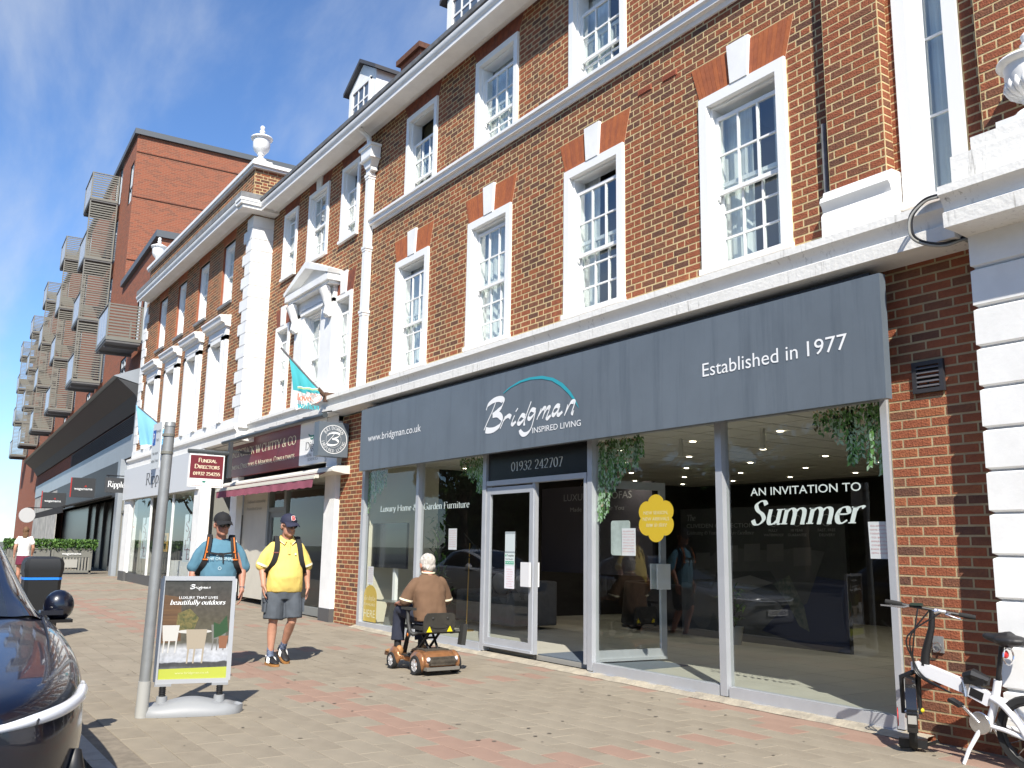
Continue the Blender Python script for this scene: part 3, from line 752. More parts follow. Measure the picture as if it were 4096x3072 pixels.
# ---------------- furniture shop front (parts of the same building)
FL = 0.10
SIGNY = -.30
m = MB(); yj0, yj1 = -.035, .075
mull = [(-15.36, -15.26), (-13.275, -13.185), (-11.235, -11.145), (-8.81, -8.72), (-6.675, -6.585), (-4.71, -4.645)]
for (a, c) in mull: m.box(a, c, yj0, yj1, 0.05 if c < -15 else .05, 2.9)
fr = m.build('shopfront_frame', ALU, B1)
m = MB(); m.box(-15.26, -13.275, yj0+.002, yj1-.002, .05, .145); m.box(-13.16, -11.26, yj0+.002, yj1-.002, .05, .145); m.box(-8.7, -6.7, yj0+.002, yj1-.002, .04, .145); m.box(-6.56, -4.72, yj0+.002, yj1-.002, .04, .145)
m.box(-15.4, -11.2, -.06, .06, .03, .048); m.box(-8.76, -4.65, -.06, .06, .022, .038)
m.build('sill_rail', ALU, B1)
m = MB(); m.box(-11.13, -8.83, yj0+.002, yj1-.002, 2.36, 2.43); m.box(-15.4, -4.65, -.03, .07, 2.83, 2.95)
m.build('transom', ALU, B1)
for (a, c) in ((-15.27, -13.27), (-13.19, -11.23), (-8.73, -6.67), (-6.59, -4.70)):
    m = MB(); m.poly([(a, .03, .145), (c, .03, .145), (c, .03, 2.83), (a, .03, 2.83)]); m.build('shop_window', SHOPGLASS, B1)
PHB = mat('dark_fascia_glass', (0.016, 0.016, 0.018), rough=.25, var=.15, scale=2)
m = MB(); m.box(-11.13, -8.83, .0, .03, 2.43, 2.83); tp = m.build('transom_panel', PHB, B1)
LET = mat('lettering_white', (0.82, 0.83, 0.83), rough=.5)
VINYL = mat('vinyl_white', (0.78, 0.82, 0.80), rough=.6)
SILV = mat('lettering_silver', (0.62, 0.68, 0.66), rough=.5)
X_, Z_ = (1, 0, 0), (0, 0, 1)
serif('lettering', '01932 242707', tp, (-10.55, -.002, 2.545), X_, Z_, 1.2, .128, SILV)
# door leaves
def door_leaf(x0, x1, z0, z1, loc, rz, handle_x):
    d = MB(); t = .022; s = .085
    w = x1-x0
    d.box(0, s, -t, t, 0, z1-z0); d.box(w-s, w, -t, t, 0, z1-z0); d.box(s, w-s, -t+.001, t-.001, z1-z0-.1, z1-z0); d.box(s, w-s, -t+.001, t-.001, 0, .13)
    d.box(0.01, w-.01, -t-.02, -t, .0, .035)
    o = d.build('door', ALU, B1); o.location = Vector(loc)-B1.location; o.rotation_euler = (0, 0, rz); o['_local'] = 1
    g = MB(); g.poly([(s, 0, .13), (w-s, 0, .13), (w-s, 0, z1-z0-.1), (s, 0, z1-z0-.1)]); g.build('door_glass', SHOPGLASS, o)
    h = MB(); hx = handle_x
    for sd in (-1, 1):
        h.box(hx-.1, hx+.1, sd*.055, sd*.085, .86, 1.18)
        h.tube([(hx, sd*.02, .92), (hx, sd*.06, .92)], .012, 6); h.tube([(hx, sd*.02, 1.12), (hx, sd*.06, 1.12)], .012, 6)
    h.build('handle', mat('handle_white', (.72, .72, .72), rough=.4), o)
    return o
dl = door_leaf(-11.13, -9.98, .12, 2.34, (-11.125, .0, .115), 0, 1.06)
dr = door_leaf(-9.97, -8.83, .12, 2.34, (-8.86, .06, .13), R_(83), 1.06)
m = MB(); m.box(-10.02, -9.95, -.01, .05, .11, 2.36); m.box(-8.885, -8.835, -.03, .07, .11, 2.36); m.build('door_post', ALU, B1)
# shop interior
FLOORM = mat('shop_floor', (0.46, 0.45, 0.39), rough=.45, col2=(.40, .39, .34), scale=1.4)
CEILM = mat('ceiling_tile', (0.76, 0.74, 0.67), rough=.9)
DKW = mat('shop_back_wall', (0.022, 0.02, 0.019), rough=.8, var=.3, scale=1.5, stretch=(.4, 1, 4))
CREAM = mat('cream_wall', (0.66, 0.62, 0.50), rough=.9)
m = MB()
for i in range(18):
    for j in range(15):
        m.box(-15.44+i*.6+.003, -15.44+(i+1)*.6-.003, .10+j*.6+.003, .10+(j+1)*.6-.003, FL-.02, FL)
stuff(m.build('floor_tile', FLOORM, B1))
m = MB(); m.box(-15.45, -4.55, .08, 9.1, FL-.06, FL-.006); m.build('floor_slab', mat('grout', (.30, .29, .26), rough=.9), B1)
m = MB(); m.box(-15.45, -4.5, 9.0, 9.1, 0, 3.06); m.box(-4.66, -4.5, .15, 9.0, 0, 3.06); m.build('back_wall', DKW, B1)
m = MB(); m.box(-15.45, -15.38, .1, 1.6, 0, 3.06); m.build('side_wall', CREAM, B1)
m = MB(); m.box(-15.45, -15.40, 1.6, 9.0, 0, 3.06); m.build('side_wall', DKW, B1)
CZ = 2.97
me_ = MB().box(-.284, .284, -.284, .284, 0, .02).mesh('ceiling_tile', CEILM)
for i in range(18):
    for j in range(14):
        place('ceiling_tile', me_, B1, (-15.1+i*.6, .40+j*.6, CZ))
m = MB(); m.box(-15.45, -4.5, .08, 9, CZ+.015, CZ+.05); m.build('ceiling_grid', mat('tile_gap', (.14, .135, .12), rough=.9), B1)
LAMP = mat('downlight_lamp', (1, .95, .85), emit=(1, .90, .70), estr=6)
me_ = MB().lathe([(.04, 0), (.044, -.006), (.034, -.008), (.0001, -.008)], n=12).mesh('downlight', LAMP)
for j in range(5):
    for i in range(7):
        x = -7.35-i*1.5+(0.0 if j % 2 == 0 else -.0); y = 1.87+j*1.45
        if x > -15.2: place('downlight', me_, B1, (x, y, CZ-.001))
x = -5.85
for j in range(5): place('downlight', me_, B1, (x, 1.87+j*1.45, CZ-.001))
for (lx, ly) in ((-6.6, 2.6), (-8.8, 4.0), (-11.5, 3.0), (-13.8, 4.5), (-7.0, 6.0), (-11.0, 6.5)):
    pl_ = bpy.data.lights.new('downlight_beam', 'SPOT'); pl_.energy = 30; pl_.color = (1, .90, .74); pl_.spot_size = R_(120); pl_.spot_blend = .8; pl_.shadow_soft_size = .08
    po = bpy.data.objects.new('downlight_beam', pl_); COL.objects.link(po); po.location = (lx, ly, CZ-.05)
TRK = mat('track_white', (.6, .6, .57), rough=.5)
for x in (-8.75, -7.35):
    m = MB(); m.box(x-.02, x+.02, 1.52, 1.56, 2.88, 2.97); m.tube([(x, 1.54, 2.90), (x+.02, 1.50, 2.72)], .035, 8); m.build('spotlight', TRK, B1)

# ---------------- block over the funeral director
B2 = thing('brick_building', 'brick block with a white pediment over its middle window, above the funeral director', 'building', (-18.4, 0, 0))
bw = Brickwork()
C2 = [(-20.55, -19.66), (-17.09, -16.25)]
S2 = [(-20.43, -19.57), (-18.87, -17.73), (-17.03, -16.16)]
holes = [(a, c, 4.47, 6.53) for a, c in C2]+[(-18.62, -17.62, 4.42, 6.5)]+[(a, c, 7.66, 9.33) for a, c in S2]
bw.rect(-21.45, -15.551, 4.10, 9.62, 0.0, holes)
bw.finish(B2, 300, (MORTAR,))
m = MB(); m.box(-21.3, -15.56, 3.5, 3.6, 3.1, 9.9); m.box(-21.3, -15.56, .02, 3.5, 7.05, 7.2); m.box(-21.3, -15.56, .02, 3.5, 9.64, 9.7); m.box(-25, -15.56, .6, 6, 3.06, 3.16)
m.box(-19.3, -19.2, .05, 3.5, 3.16, 9.64); m.box(-17.45, -17.35, .05, 3.5, 3.16, 9.64); m.build('inner_wall', SHELL, B2)
m = MB(); m.extr([(-21.3, -.3, 9.79), (-21.3, 3.6, 12.6), (-21.3, 8.5, 9.93)], (5.74, 0, 0)); m.build('roof', ROOF, B2)
run(B2, 'top_cornice', CP, -21.3, -15.552, WHITE)
run(B2, 'gutter', [(-.30, 9.765), (-.46, 9.72), (-.53, 9.74), (-.545, 9.80), (-.52, 9.80), (-.49, 9.765), (-.3, 9.80)], -21.3, -15.552, LEAD)
run(B2, 'cornice', CO, -21.35, -15.722, STAINED)
for a, c in C2:
    sash_window(B2, a, c, 4.47, 6.53, 0, cols=2, rows=(2, 2), drop=.22, curtain='left', fw=.1); flat_arch(B2, a, c, 6.532, .43, 0, splay=.1, n=6, old=True)
for i, (a, c) in enumerate(S2):
    sash_window(B2, a, c, 7.66, 9.33, 0, cols=3 if i == 1 else 2, rows=(2, 2), drop=(.1, .0, .4)[i], curtain=('full', 'left', 'side')[i], fw=.09)
    flat_arch(B2, a, c, 9.332, .25, 0, key=i == 1, old=True, splay=.1, n=6)
sash_window(B2, -18.60, -17.64, 4.42, 6.44, 0, cols=2, rows=(2, 2), curtain='full', fw=.05, proud=.02)
m = MB(); m.box(-19.12, -18.60, -.10, .05, 4.40, 6.52); m.box(-17.64, -17.02, -.10, .05, 4.40, 6.52); m.box(-19.12, -17.02, -.10, .05, 6.44, 6.85)
m.box(-18.75, -17.5, -.13, -.10, 6.44, 6.52); m.box(-18.8, -17.4, -.115, -.10, 6.56, 6.62)
m.build('window_surround', WHITE, B2)
xl, xr, xm = -19.28, -16.85, -18.07
m = MB(); m.extr([(xl, -.32, 6.84), (xr, -.32, 6.84), (xr, -.32, 6.98), (xl, -.32, 6.98)], (0, .34, 0))
m.extr([(xl+.06, -.26, 6.78), (xr-.06, -.26, 6.78), (xr-.06, -.26, 6.84), (xl+.06, -.26, 6.84)], (0, .28, 0))
m.extr([(xl-.02, -.34, 6.98), (xm, -.34, 7.36), (xm, -.34, 7.52), (xl-.06, -.34, 7.06)], (0, .36, 0)); m.extr([(xm, -.34, 7.36), (xr+.02, -.34, 6.98), (xr+.06, -.34, 7.06), (xm, -.34, 7.52)], (0, .36, 0))
m.extr([(xl+.1, -.14, 6.98), (xr-.1, -.14, 6.98), (xm, -.14, 7.4)], (0, .14, 0))
m.build('pediment', WHITE, B2)
for x in (-19.0, -17.14):
    m = MB()
    pts = [(x, -.12, 6.12), (x, -.17, 6.2), (x, -.15, 6.35), (x, -.2, 6.55), (x, -.27, 6.72)]
    m.tube(pts, [.05, .09, .08, .11, .13], 8); m.tube([(x-.11, -.24, 6.68), (x+.11, -.24, 6.68)], .08, 10); m.tube([(x-.09, -.15, 6.17), (x+.09, -.15, 6.17)], .055, 10)
    m.build('scroll_bracket', WHITE, B2, smooth=50)
# ground floor: pilasters, door and window of the funeral director
m = MB(); m.box(-16.96, -16.44, -.09, .06, .28, 4.02); m.box(-16.96, -16.44, -.10, .06, 3.88, 3.98); m.box(-22.95, -22.45, -.09, .06, .3, 4.0); p = m.build('pilaster', WHITE, B2)
m = MB(); m.box(-16.965, -16.435, -.1, .06, 0, .29); m.box(-22.955, -22.445, -.1, .06, 0, .31); m.build('pilaster_base', mat('grey_base', (.09, .09, .09), rough=.6), B2)
GREYF = mat('shop_grey_frame', (.21, .22, .21), rough=.5)
BEIGE = mat('beige_panel', (.56, .53, .45), rough=.7, var=.05, scale=1.5)
m = MB(); m.box(-22.45, -20.62, .10, .14, .22, 2.75); bp_ = m.build('entrance_panel', BEIGE, B2)
m = MB(); m.box(-20.62, -20.5, .05, .18, .08, 2.75); m.box(-19.55, -19.42, .05, .18, .08, 2.75); m.box(-20.5, -19.55, .06, .17, 2.2, 2.3); m.box(-19.42, -16.96, .06, .15, .08, .24); m.build('shopfront_frame', GREYF, B2)
d = MB(); d.box(-20.5, -20.4, .09, .14, .1, 2.2); d.box(-19.65, -19.55, .09, .14, .1, 2.2); d.box(-20.4, -19.65, .092, .138, 2.08, 2.2); d.box(-20.4, -19.65, .092, .138, .1, .3); d.box(-20.4, -19.65, .092, .138, .98, 1.08); dd = d.build('door', GREYF, B2)
d = MB(); d.poly([(-20.4, .115, .3), (-19.65, .115, .3), (-19.65, .115, 2.08), (-20.4, .115, 2.08)]); d.build('door_glass', SHOPGLASS, dd)
m = MB(); m.poly([(-19.42, .10, .24), (-16.96, .10, .24), (-16.96, .10, 2.75), (-19.42, .10, 2.75)]); m.build('shop_window', SHOPGLASS, B2)
m = MB(); m.poly([(-20.5, .12, 2.3), (-19.55, .12, 2.3), (-19.55, .12, 2.75), (-20.5, .12, 2.75)]); m.build('fanlight', SHOPGLASS, B2)
m = MB(); m.box(-24, -16.5, 4.0, 4.1, 0, 3.06); m.box(-24, -16.4, .2, 4, -.02, .1); m.box(-20.6, -20.55, .2, 3, 0, 3); m.box(-16.46, -16.4, .1, 4, 0, 3.06); m.build('shop_wall', mat('funeral_shop_wall', (.20, .19, .15), rough=.9), B2)
m = MB(); m.box(-24, -16.4, .2, 4, 2.9, 3.0); m.build('shop_ceiling', CEILM, B2)
serif('lettering', 'Traditional Craftsmanship', bp_, (-22.2, .098, 2.45), X_, Z_, 1.3, .07, mat('lettering_grey', (.25, .25, .23), rough=.6))
serif('lettering', 'Personalised Service', bp_, (-22.2, .098, 2.28), X_, Z_, 1.1, .07, MATS['lettering_grey'])
m = MB(); m.box(-18.2, -17.9, 1.0, 1.03, 2.3, 2.5); eg = tag(m.build('exit_sign', mat('exit_green', (.02, .25, .10), rough=.5, emit=(.02, .4, .15), estr=.3), None), 'small green exit sign hanging inside the funeral shop window', 'sign')
# gap between the two shops with a dark side entrance
m = MB(); m.box(-24.0, -22.96, .35, .4, .2, 2.2); m.build('side_door', mat('dark_paint', (.03, .03, .035), rough=.5), B2)
m = MB(); m.box(-24.0, -22.96, .3, .4, 2.2, 2.32); m.box(-24.0, -22.96, .33, .4, 2.32, 3.0); m.build('side_door_head', GREYF, B2)

# ---------------- block with quoins, projecting half a metre
PY = -.5
B3 = thing('brick_building', 'brick block edged with white quoins, hooded windows and urns on its parapet', 'building', (-27, -.5, 0))
bw = Brickwork()
H1 = [(-24.2, -22.68), (-26.55, -25.03), (-28.87, -27.32), (-31.28, -29.7)]
H2 = [(-23.72, -22.73), (-26.03, -25.03), (-28.32, -27.37), (-30.64, -29.62)]
holes = [(a+.3, c-.3, 4.46, 6.6) for a, c in H1]+[(a, c, 7.65, 9.32) for a, c in H2]
bw.rect(-32.6, -21.3, 4.2, 9.64, PY, holes)
bw.rect(-32.4, -21.45, 9.9, 10.8, PY-.02, [(x, x+1.05, 10.27, 10.33) for x in (-23.6, -25.9, -28.2, -30.4)])
bw.rect(PY, 0, 4.2, 9.62, -21.31, (), axis='x'); bw.rect(PY-.02, 3.0, 9.9, 10.8, -21.45, (), axis='x')
bw.finish(B3, 300, (MORTAR,))
m = MB(); m.box(-32.6, -21.35, 3, 3.1, 0, 10.8); m.box(-32.6, -21.35, PY+.02, 3, 6.98, 7.1); m.box(-32.6, -21.35, PY+.02, 3, 9.64, 9.9); m.box(-32.6, -21.35, PY+.1, 3, 3.9, 4.1); m.box(-32.6, -32.5, PY+.01, 5, 0, 10.8); m.box(-21.6, -21.5, PY+.1, 3, 4.1, 9.7)
for x in (-24.6, -26.9, -29.2): m.box(x-.05, x+.05, PY+.05, 3, 4.1, 9.64)
for x in (-23.6, -25.9, -28.2, -30.4): m.box(x-.05, x+1.1, PY+.03, PY+.05, 10.2, 10.4)
m.build('inner_wall', SHELL, B3)
CP3 = [(y+PY, z) for y, z in CP]
mb = MB(); mb.extr([(-32.0, y, z) for y, z in CP3], (10.75, 0, 0))
mb.build('top_cornice', WHITE, B3, smooth=40, fixn=True)
mb = MB(); k = -21.25
for (o, z0, z1) in ((.12, 9.57, 9.62), (.43, 9.53, 9.61), (.49, 9.61, 9.69), (.51, 9.69, 9.76)): mb.box(k-.05, k+o*.75, PY-o+.004, .0, z0+.002, z1)
mb.build('cornice_return', WHITE, B3)
m = MB(); m.box(-32.0, -20.87, PY-.50, 0, 9.762, 9.9); m.build('lead_flashing', LEAD, B3)
m = MB(); m.box(-32.5, -21.35, PY-.10, PY+.3, 10.8, 10.86); m.box(-32.5, -21.3, PY-.14, PY+.34, 10.86, 10.95); m.box(-21.8, -21.35, PY+.3, 3, 10.8, 10.86); m.box(-21.85, -21.3, PY+.34, 3, 10.86, 10.95); m.build('coping', WHITE, B3)
for k in range(18):
    z1 = 9.50-k*.2985; z0 = z1-.2985
    if z0 < 4.3: break
    L_ = .62 if k % 2 else .40
    m = MB(); g = .014; o = .035
    def blk(m, xa, xb, ya, yb, z0, z1):
        m.box(xa, xb, ya, yb, z0+g, z1-g); m.box(xa+.012, xb-.012, ya+.012, yb, z0, z1)
    blk(m, -21.3-L_, -21.3+o, PY-o, .0, z0, z1); m.build('quoin', WHITE, B3)
    m = MB(); L2 = .55 if k % 2 else .33
    blk(m, -32.62-o, -32.6+L2, PY-o, PY+.3, z0, z1); m.build('quoin', WHITE, B3)
m = MB(); m.box(-32.66, -21.26, PY-.05, .0, 4.2, 4.47); m.build('plinth_band', WHITE, B3)
CO3 = [(y-.25 if y < 0 else y, z-.11) for y, z in CO]
run(B3, 'cornice', CO3, -33.1, -21.33, STAINED)
for i, (a, c) in enumerate(H1):
    m = MB(); s = .3
    m.box(a, a+s, PY-.09, PY+.1, 4.46, 6.72); m.box(c-s, c, PY-.09, PY+.1, 4.46, 6.72); m.box(a, c, PY-.09, PY+.05, 6.6, 6.95)
    m.box(a+.2, a+s, PY-.12, PY-.09, 4.46, 6.7); m.box(c-s, c-.2, PY-.12, PY-.09, 4.46, 6.7); m.box(a+.2, c-.2, PY-.12, PY-.09, 6.6, 6.7); m.box(a+.2, c-.2, PY-.11, PY-.09, 6.76, 6.80)
    m.build('window_surround', WHITE, B3)
    m = MB(); m.extr([(a-.07, PY, 6.93), (a-.07, PY-.14, 6.95), (a-.07, PY-.17, 7.02), (a-.07, PY-.25, 7.04), (a-.07, PY-.27, 7.13), (a-.07, PY-.30, 7.16), (a-.07, PY-.30, 7.2), (a-.07, PY, 7.24)], (c-a+.14, 0, 0)); m.build('window_hood', WHITE, B3, fixn=True)
    sash_window(B3, a+.3, c-.3, 4.46, 6.6, PY+.06, cols=2, rows=(2, 2), curtain='full', fw=.05, proud=-.02, rev=.25)
for i, (a, c) in enumerate(H2):
    sash_window(B3, a, c, 7.65, 9.32, PY+.06, cols=3, rows=(2, 2), curtain='full', fw=.11, proud=0)
    flat_arch(B3, a, c, 9.322, .27, PY, key=False, old=False, splay=.08)
    m = MB(); m.box(a-.06, c+.06, PY-.06, PY+.1, 7.58, 7.648); m.build('sill', LEAD, B3)
    m = MB(); m.box(a-.04, a+.001, PY+.002, PY+.3, 7.65, 9.32); m.box(c-.001, c+.04, PY+.002, PY+.3, 7.65, 9.32); stuff(m.build('window_reveal', BRK[0], B3))
# Ripples shop
FROST = mat('ripples_fascia', (.60, .62, .64), rough=.5)
m = MB(); m.box(-33.0, -32.2, PY-.06, PY+.2, .5, 3.9); m.box(-24.55, -23.95, PY-.06, PY+.2, .5, 3.9); m.build('pilaster', WHITE, B3)
m = MB(); m.box(-33.02, -32.18, PY-.08, PY+.2, .0, .52); m.box(-24.57, -23.93, PY-.08, PY+.2, 0, .52); m.build('pilaster_base', MATS['grey_base'], B3)
m = MB(); m.box(-32.2, -24.5, PY, PY+.06, .1, .48); m.build('stall_riser', MATS['grey_base'], B3)
m = MB(); m.poly([(-32.2, PY+.02, .48), (-24.5, PY+.02, .48), (-24.5, PY+.02, 2.85), (-32.2, PY+.02, 2.85)]); m.build('shop_window', SHOPGLASS, B3)
m = MB()
for x in (-32.15, -29.5, -26.9): m.box(x-.03, x+.03, PY-.01, PY+.05, .48, 2.85)
m.build('shopfront_frame', WHITE2, B3)
m = MB(); m.box(-32.5, -24.3, 3, 3.1, 0, 3.9); m.box(-32.5, -24.3, PY+.1, 3, .15, .25); m.box(-24.35, -24.25, PY+.1, 3, 0, 3.9); m.build('shop_wall', mat('ripples_wall', (.22, .22, .20), rough=.9), B3)
m = MB(); m.box(-32.5, -24.3, PY+.1, 3, 2.95, 3.0); m.build('shop_ceiling', CEILM, B3)
# ------------------------------------------------------------------ modern block with balconies
def far_brick():
    m = bpy.data.materials.new('far_brickwork'); m.use_nodes = True; N = m.node_tree.nodes; L = m.node_tree.links; b = N['Principled BSDF']
    b.inputs['Roughness'].default_value = .9; b.inputs['Specular IOR Level'].default_value = .2
    t = N.new('ShaderNodeTexCoord'); s = N.new('ShaderNodeSeparateXYZ'); L.new(t.outputs['Object'], s.inputs[0])
    a = N.new('ShaderNodeMath'); a.operation = 'ADD'; L.new(s.outputs[0], a.inputs[0]); L.new(s.outputs[1], a.inputs[1])
    c = N.new('ShaderNodeCombineXYZ'); L.new(a.outputs[0], c.inputs[0]); L.new(s.outputs[2], c.inputs[1])
    br = N.new('ShaderNodeTexBrick'); br.inputs['Scale'].default_value = 1; br.inputs['Brick Width'].default_value = .2425; br.inputs['Row Height'].default_value = .081; br.inputs['Mortar Size'].default_value = .006; br.inputs['Bias'].default_value = -.25
    br.inputs['Color1'].default_value = (.30, .10, .058, 1); br.inputs['Color2'].default_value = (.18, .08, .056, 1); br.inputs['Mortar'].default_value = (.34, .20, .13, 1); br.inputs['Mortar Smooth'].default_value = .3
    L.new(c.outputs[0], br.inputs['Vector']); L.new(br.outputs[0], b.inputs['Base Color'])
    return m
FARB = far_brick()
STEEL = mat('balcony_steel', (.215, .21, .18), rough=.5, metal=.3)
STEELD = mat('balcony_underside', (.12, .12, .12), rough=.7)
FROSTG = mat('frosted_panel', (.40, .43, .47), rough=.25)
PANELG = mat('grey_cladding', (.34, .37, .40), rough=.4, metal=.2, var=.05, scale=.7)
DKCLAD = mat('dark_cladding', (.045, .047, .05), rough=.5)
B4 = thing('apartment_building', 'tall red brick apartment block with rows of slatted steel balconies', 'building', (-33.0, -.2, 0), rz=R_(180-2.6))
FLV = [8.72+2.9*k for k in range(4)]
COLS = [11.4, 22.2, 33.2, 44.2, 55.2]

m = MB()
def wall_holes(m, u0, u1, z0, z1, holes, v=0):
    us = sorted({u0, u1, *[h[0] for h in holes], *[h[1] for h in holes]}); zs = sorted({z0, z1, *[h[2] for h in holes], *[h[3] for h in holes]})
    for a, b in zip(us, us[1:]):
        for c, d in zip(zs, zs[1:]):
            mu, mz = (a+b)/2, (c+d)/2
            if any(h[0] < mu < h[1] and h[2] < mz < h[3] for h in holes): continue
            m.poly([(a, v, c), (b, v, c), (b, v, d), (a, v, d)])
hol = []
for cu in [1.2]+COLS:
    for k, z in enumerate(FLV):
        if cu < 5 and k > 0: continue
        hol += [(cu+.15, cu+1.05, z, z+2.15), (cu+1.5, cu+2.3, z+.2, z+2.1)]
for z in (7.75,): hol += [(5.2+0, 6.6, z, z+1.1), (15.7, 17.2, z, z+1.1), (26.4, 27.6, z, z+1.1)]
hol += [(8.1, 9.0, 16.4, 18.3)]
hl = [h for h in hol if h[1] < 7.8]+[(.0, 7.8, 0, 4.5)]; ht = [h for h in hol if h[0] > 7.8]+[(7.8, 42, 0, 4.5)]
wall_holes(m, 0, 7.8, 0, 12.3, hl); wall_holes(m, 7.8, 62, 0, 19.4, ht)
m.poly([(7.8, 0, 12), (7.8, -14, 12), (7.8, -14, 19.4), (7.8, 0, 19.4)])
m.poly([(0, 0, 0), (0, -12, 0), (0, -12, 12.3), (0, 0, 12.3)])
m.poly([(62, 0, 0), (62, -14, 0), (62, -14, 19.4), (62, 0, 19.4)])
m.build('wall', FARB, B4)
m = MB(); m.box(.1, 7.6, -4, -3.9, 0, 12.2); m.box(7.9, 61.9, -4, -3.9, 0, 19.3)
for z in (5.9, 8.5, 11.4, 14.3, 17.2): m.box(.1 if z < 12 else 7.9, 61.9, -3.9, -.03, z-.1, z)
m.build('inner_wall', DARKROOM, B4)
m = MB(); m.box(-.12, 7.8, -12, .14, 12.3, 12.55); m.box(7.66, 62, -14, .14, 19.4, 19.65); m.build('coping', mat('dark_coping', (.10, .11, .12), rough=.5), B4)
m = MB()
for z in (13.6, 16.5, 18.6): m.box(7.76, 7.785, -14, 0, z, z+.018)
m.build('movement_joint', mat('joint_dark', (.08, .04, .03), rough=.9), B4)
for h in hol:
    m = MB(); a, b, c, d = h; t = .07
    m.box(a, a+t, -.12, -.04, c, d); m.box(b-t, b, -.12, -.04, c, d); m.box(a, b, -.119, -.041, d-t, d); m.box(a, b, -.119, -.041, c, c+t); m.box((a+b)/2-.03, (a+b)/2+.03, -.118, -.042, c, d)
    w = m.build('window', mat('grey_window_frame', (.42, .46, .50), rough=.4), B4); w['_local'] = 1
    g = MB(); g.poly([(a+t, -.08, c+t), (b-t, -.08, c+t), (b-t, -.08, d-t), (a+t, -.08, d-t)]); g.build('pane', GLASS, w)
slats = []
BW, BD = 2.6, 1.2
for ci, cu in enumerate([1.2]+COLS):
    for k, z in enumerate(FLV):
        if ci == 0 and k > 0: continue
        v0, v1 = .12, .12+BD; u0, u1 = cu, cu+BW
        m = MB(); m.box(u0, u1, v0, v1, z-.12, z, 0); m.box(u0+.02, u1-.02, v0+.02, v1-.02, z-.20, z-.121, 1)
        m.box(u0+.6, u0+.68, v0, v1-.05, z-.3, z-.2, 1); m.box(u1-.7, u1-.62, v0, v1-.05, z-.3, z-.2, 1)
        top = z+1.18
        for (pu, pv_) in ((u0, v0), (u0, v1-.06), (u1-.06, v0), (u1-.06, v1-.06)): m.box(pu, pu+.06, pv_, pv_+.06, z, top, 0)
        m.box(u0, u1, v1-.07, v1+.01, top, top+.04, 0); m.box(u0-.005, u0+.06, v0, v1-.07, top, top+.04, 0)
        bal = m.build('balcony', [STEEL, STEELD], B4); bal['_local'] = 1
        g = MB()
        for q in range(4): g.box(u0+.1+q*.62, u0+.64+q*.62, v1-.035, v1-.02, z+.06, top-.05)
        g.build('glass_panel', FROSTG, bal)
        n = 10
        for q in range(n): slats.append((u0+.02, (v0+v1)/2, z+.10+q*.112, ci, bal))
        for q in range(n): slats.append((u1-.03, (v0+v1)/2, z+.10+q*.112, ci+8, bal))
        if ci > 0 and k < 3:
            m = MB(); m.box(u0, u0+.05, v0, v0+.05, top, z+2.7); m.box(u0, u0+.05, v1-.05, v1, top, z+2.7); m.build('screen_post', STEEL, bal)
            for q in range(12): slats.append((u0+.02, (v0+v1)/2, top+.12+q*.115, ci, bal))
sm = MB().box(-.012, .012, -BD/2+.03, BD/2-.03, -.028, .028).mesh('slat', STEEL)
slats.sort(key=lambda s: s[3]); jn = MB()
for i, s in enumerate(slats):
    if i < 300: o = place('slat', sm, s[4], (s[0], s[1], s[2]))
    else: jn.box(s[0]-.012, s[0]+.012, s[1]-BD/2+.03, s[1]+BD/2-.03, s[2]-.028, s[2]+.028)
o = stuff(jn.build('slat', STEEL, B4))
# canopy, louvres and cladding of the ground floor
m = MB(); m.extr([(.05, 1.08, 7.12), (.05, .0, 6.85), (.05, .0, 7.5), (.05, .2, 7.5)], (42, 0, 0)); m.build('canopy', PANELG, B4)
m = MB(); m.extr([(.06, .95, 7.05), (.06, .35, 6.55), (.06, .08, 6.1), (.06, .0, 6.1), (.06, 0, 6.84)], (42, 0, 0)); m.build('canopy_soffit', DKCLAD, B4)
m = MB(); m.box(.0, 42, .01, .06, 4.5, 5.33); m.build('fascia_panel', PANELG, B4)
me_ = MB().box(0, 20, -.03, .03, -.012, .012).mesh('louvre_blade', STEELD)
for q in range(9):
    place('louvre_blade', me_, B4, (.7, .05, 5.39+q*.075)); 
m = MB(); m.box(0, .45, -.1, .22, 0, 6.9); m.box(3.0, 3.6, -.05, .16, 0, 4.5); m.build('column', PANELG, B4)
m = MB(); m.box(.5, 3.0, -.1, -.05, .2, 4.5); m.build('entrance_panel', mat('pale_grey_panel', (.45, .48, .50), rough=.4), B4)
m = MB()
for u in (.55, 1.3, 2.1, 2.9): m.box(u-.04, u+.04, -.05, .0, .2, 3.6)
m.box(.5, 3, -.05, -.002, 2.5, 2.6); m.build('door_frame', STEEL, B4)
m = MB(); m.box(3.6, 26, -.02, .08, 3.15, 4.5); m.build('restaurant_fascia', DKCLAD, B4)
m = MB(); m.box(3.6, 26, -.45, -.4, .2, 3.15); m.build('restaurant_front', mat('near_black', (.012, .012, .012), rough=.3), B4)
m = MB()
for u in (5.2, 7.3, 9.6, 12, 14.5): m.box(u-.06, u+.06, -.4, -.3, .2, 3.15)
m.build('window_mullion', DKCLAD, B4)
m = MB(); m.box(26, 42, -.02, .02, .2, 4.5); m.build('shopfront', mat('pale_shopfront', (.40, .39, .36), rough=.7, var=.3, scale=1.2), B4)
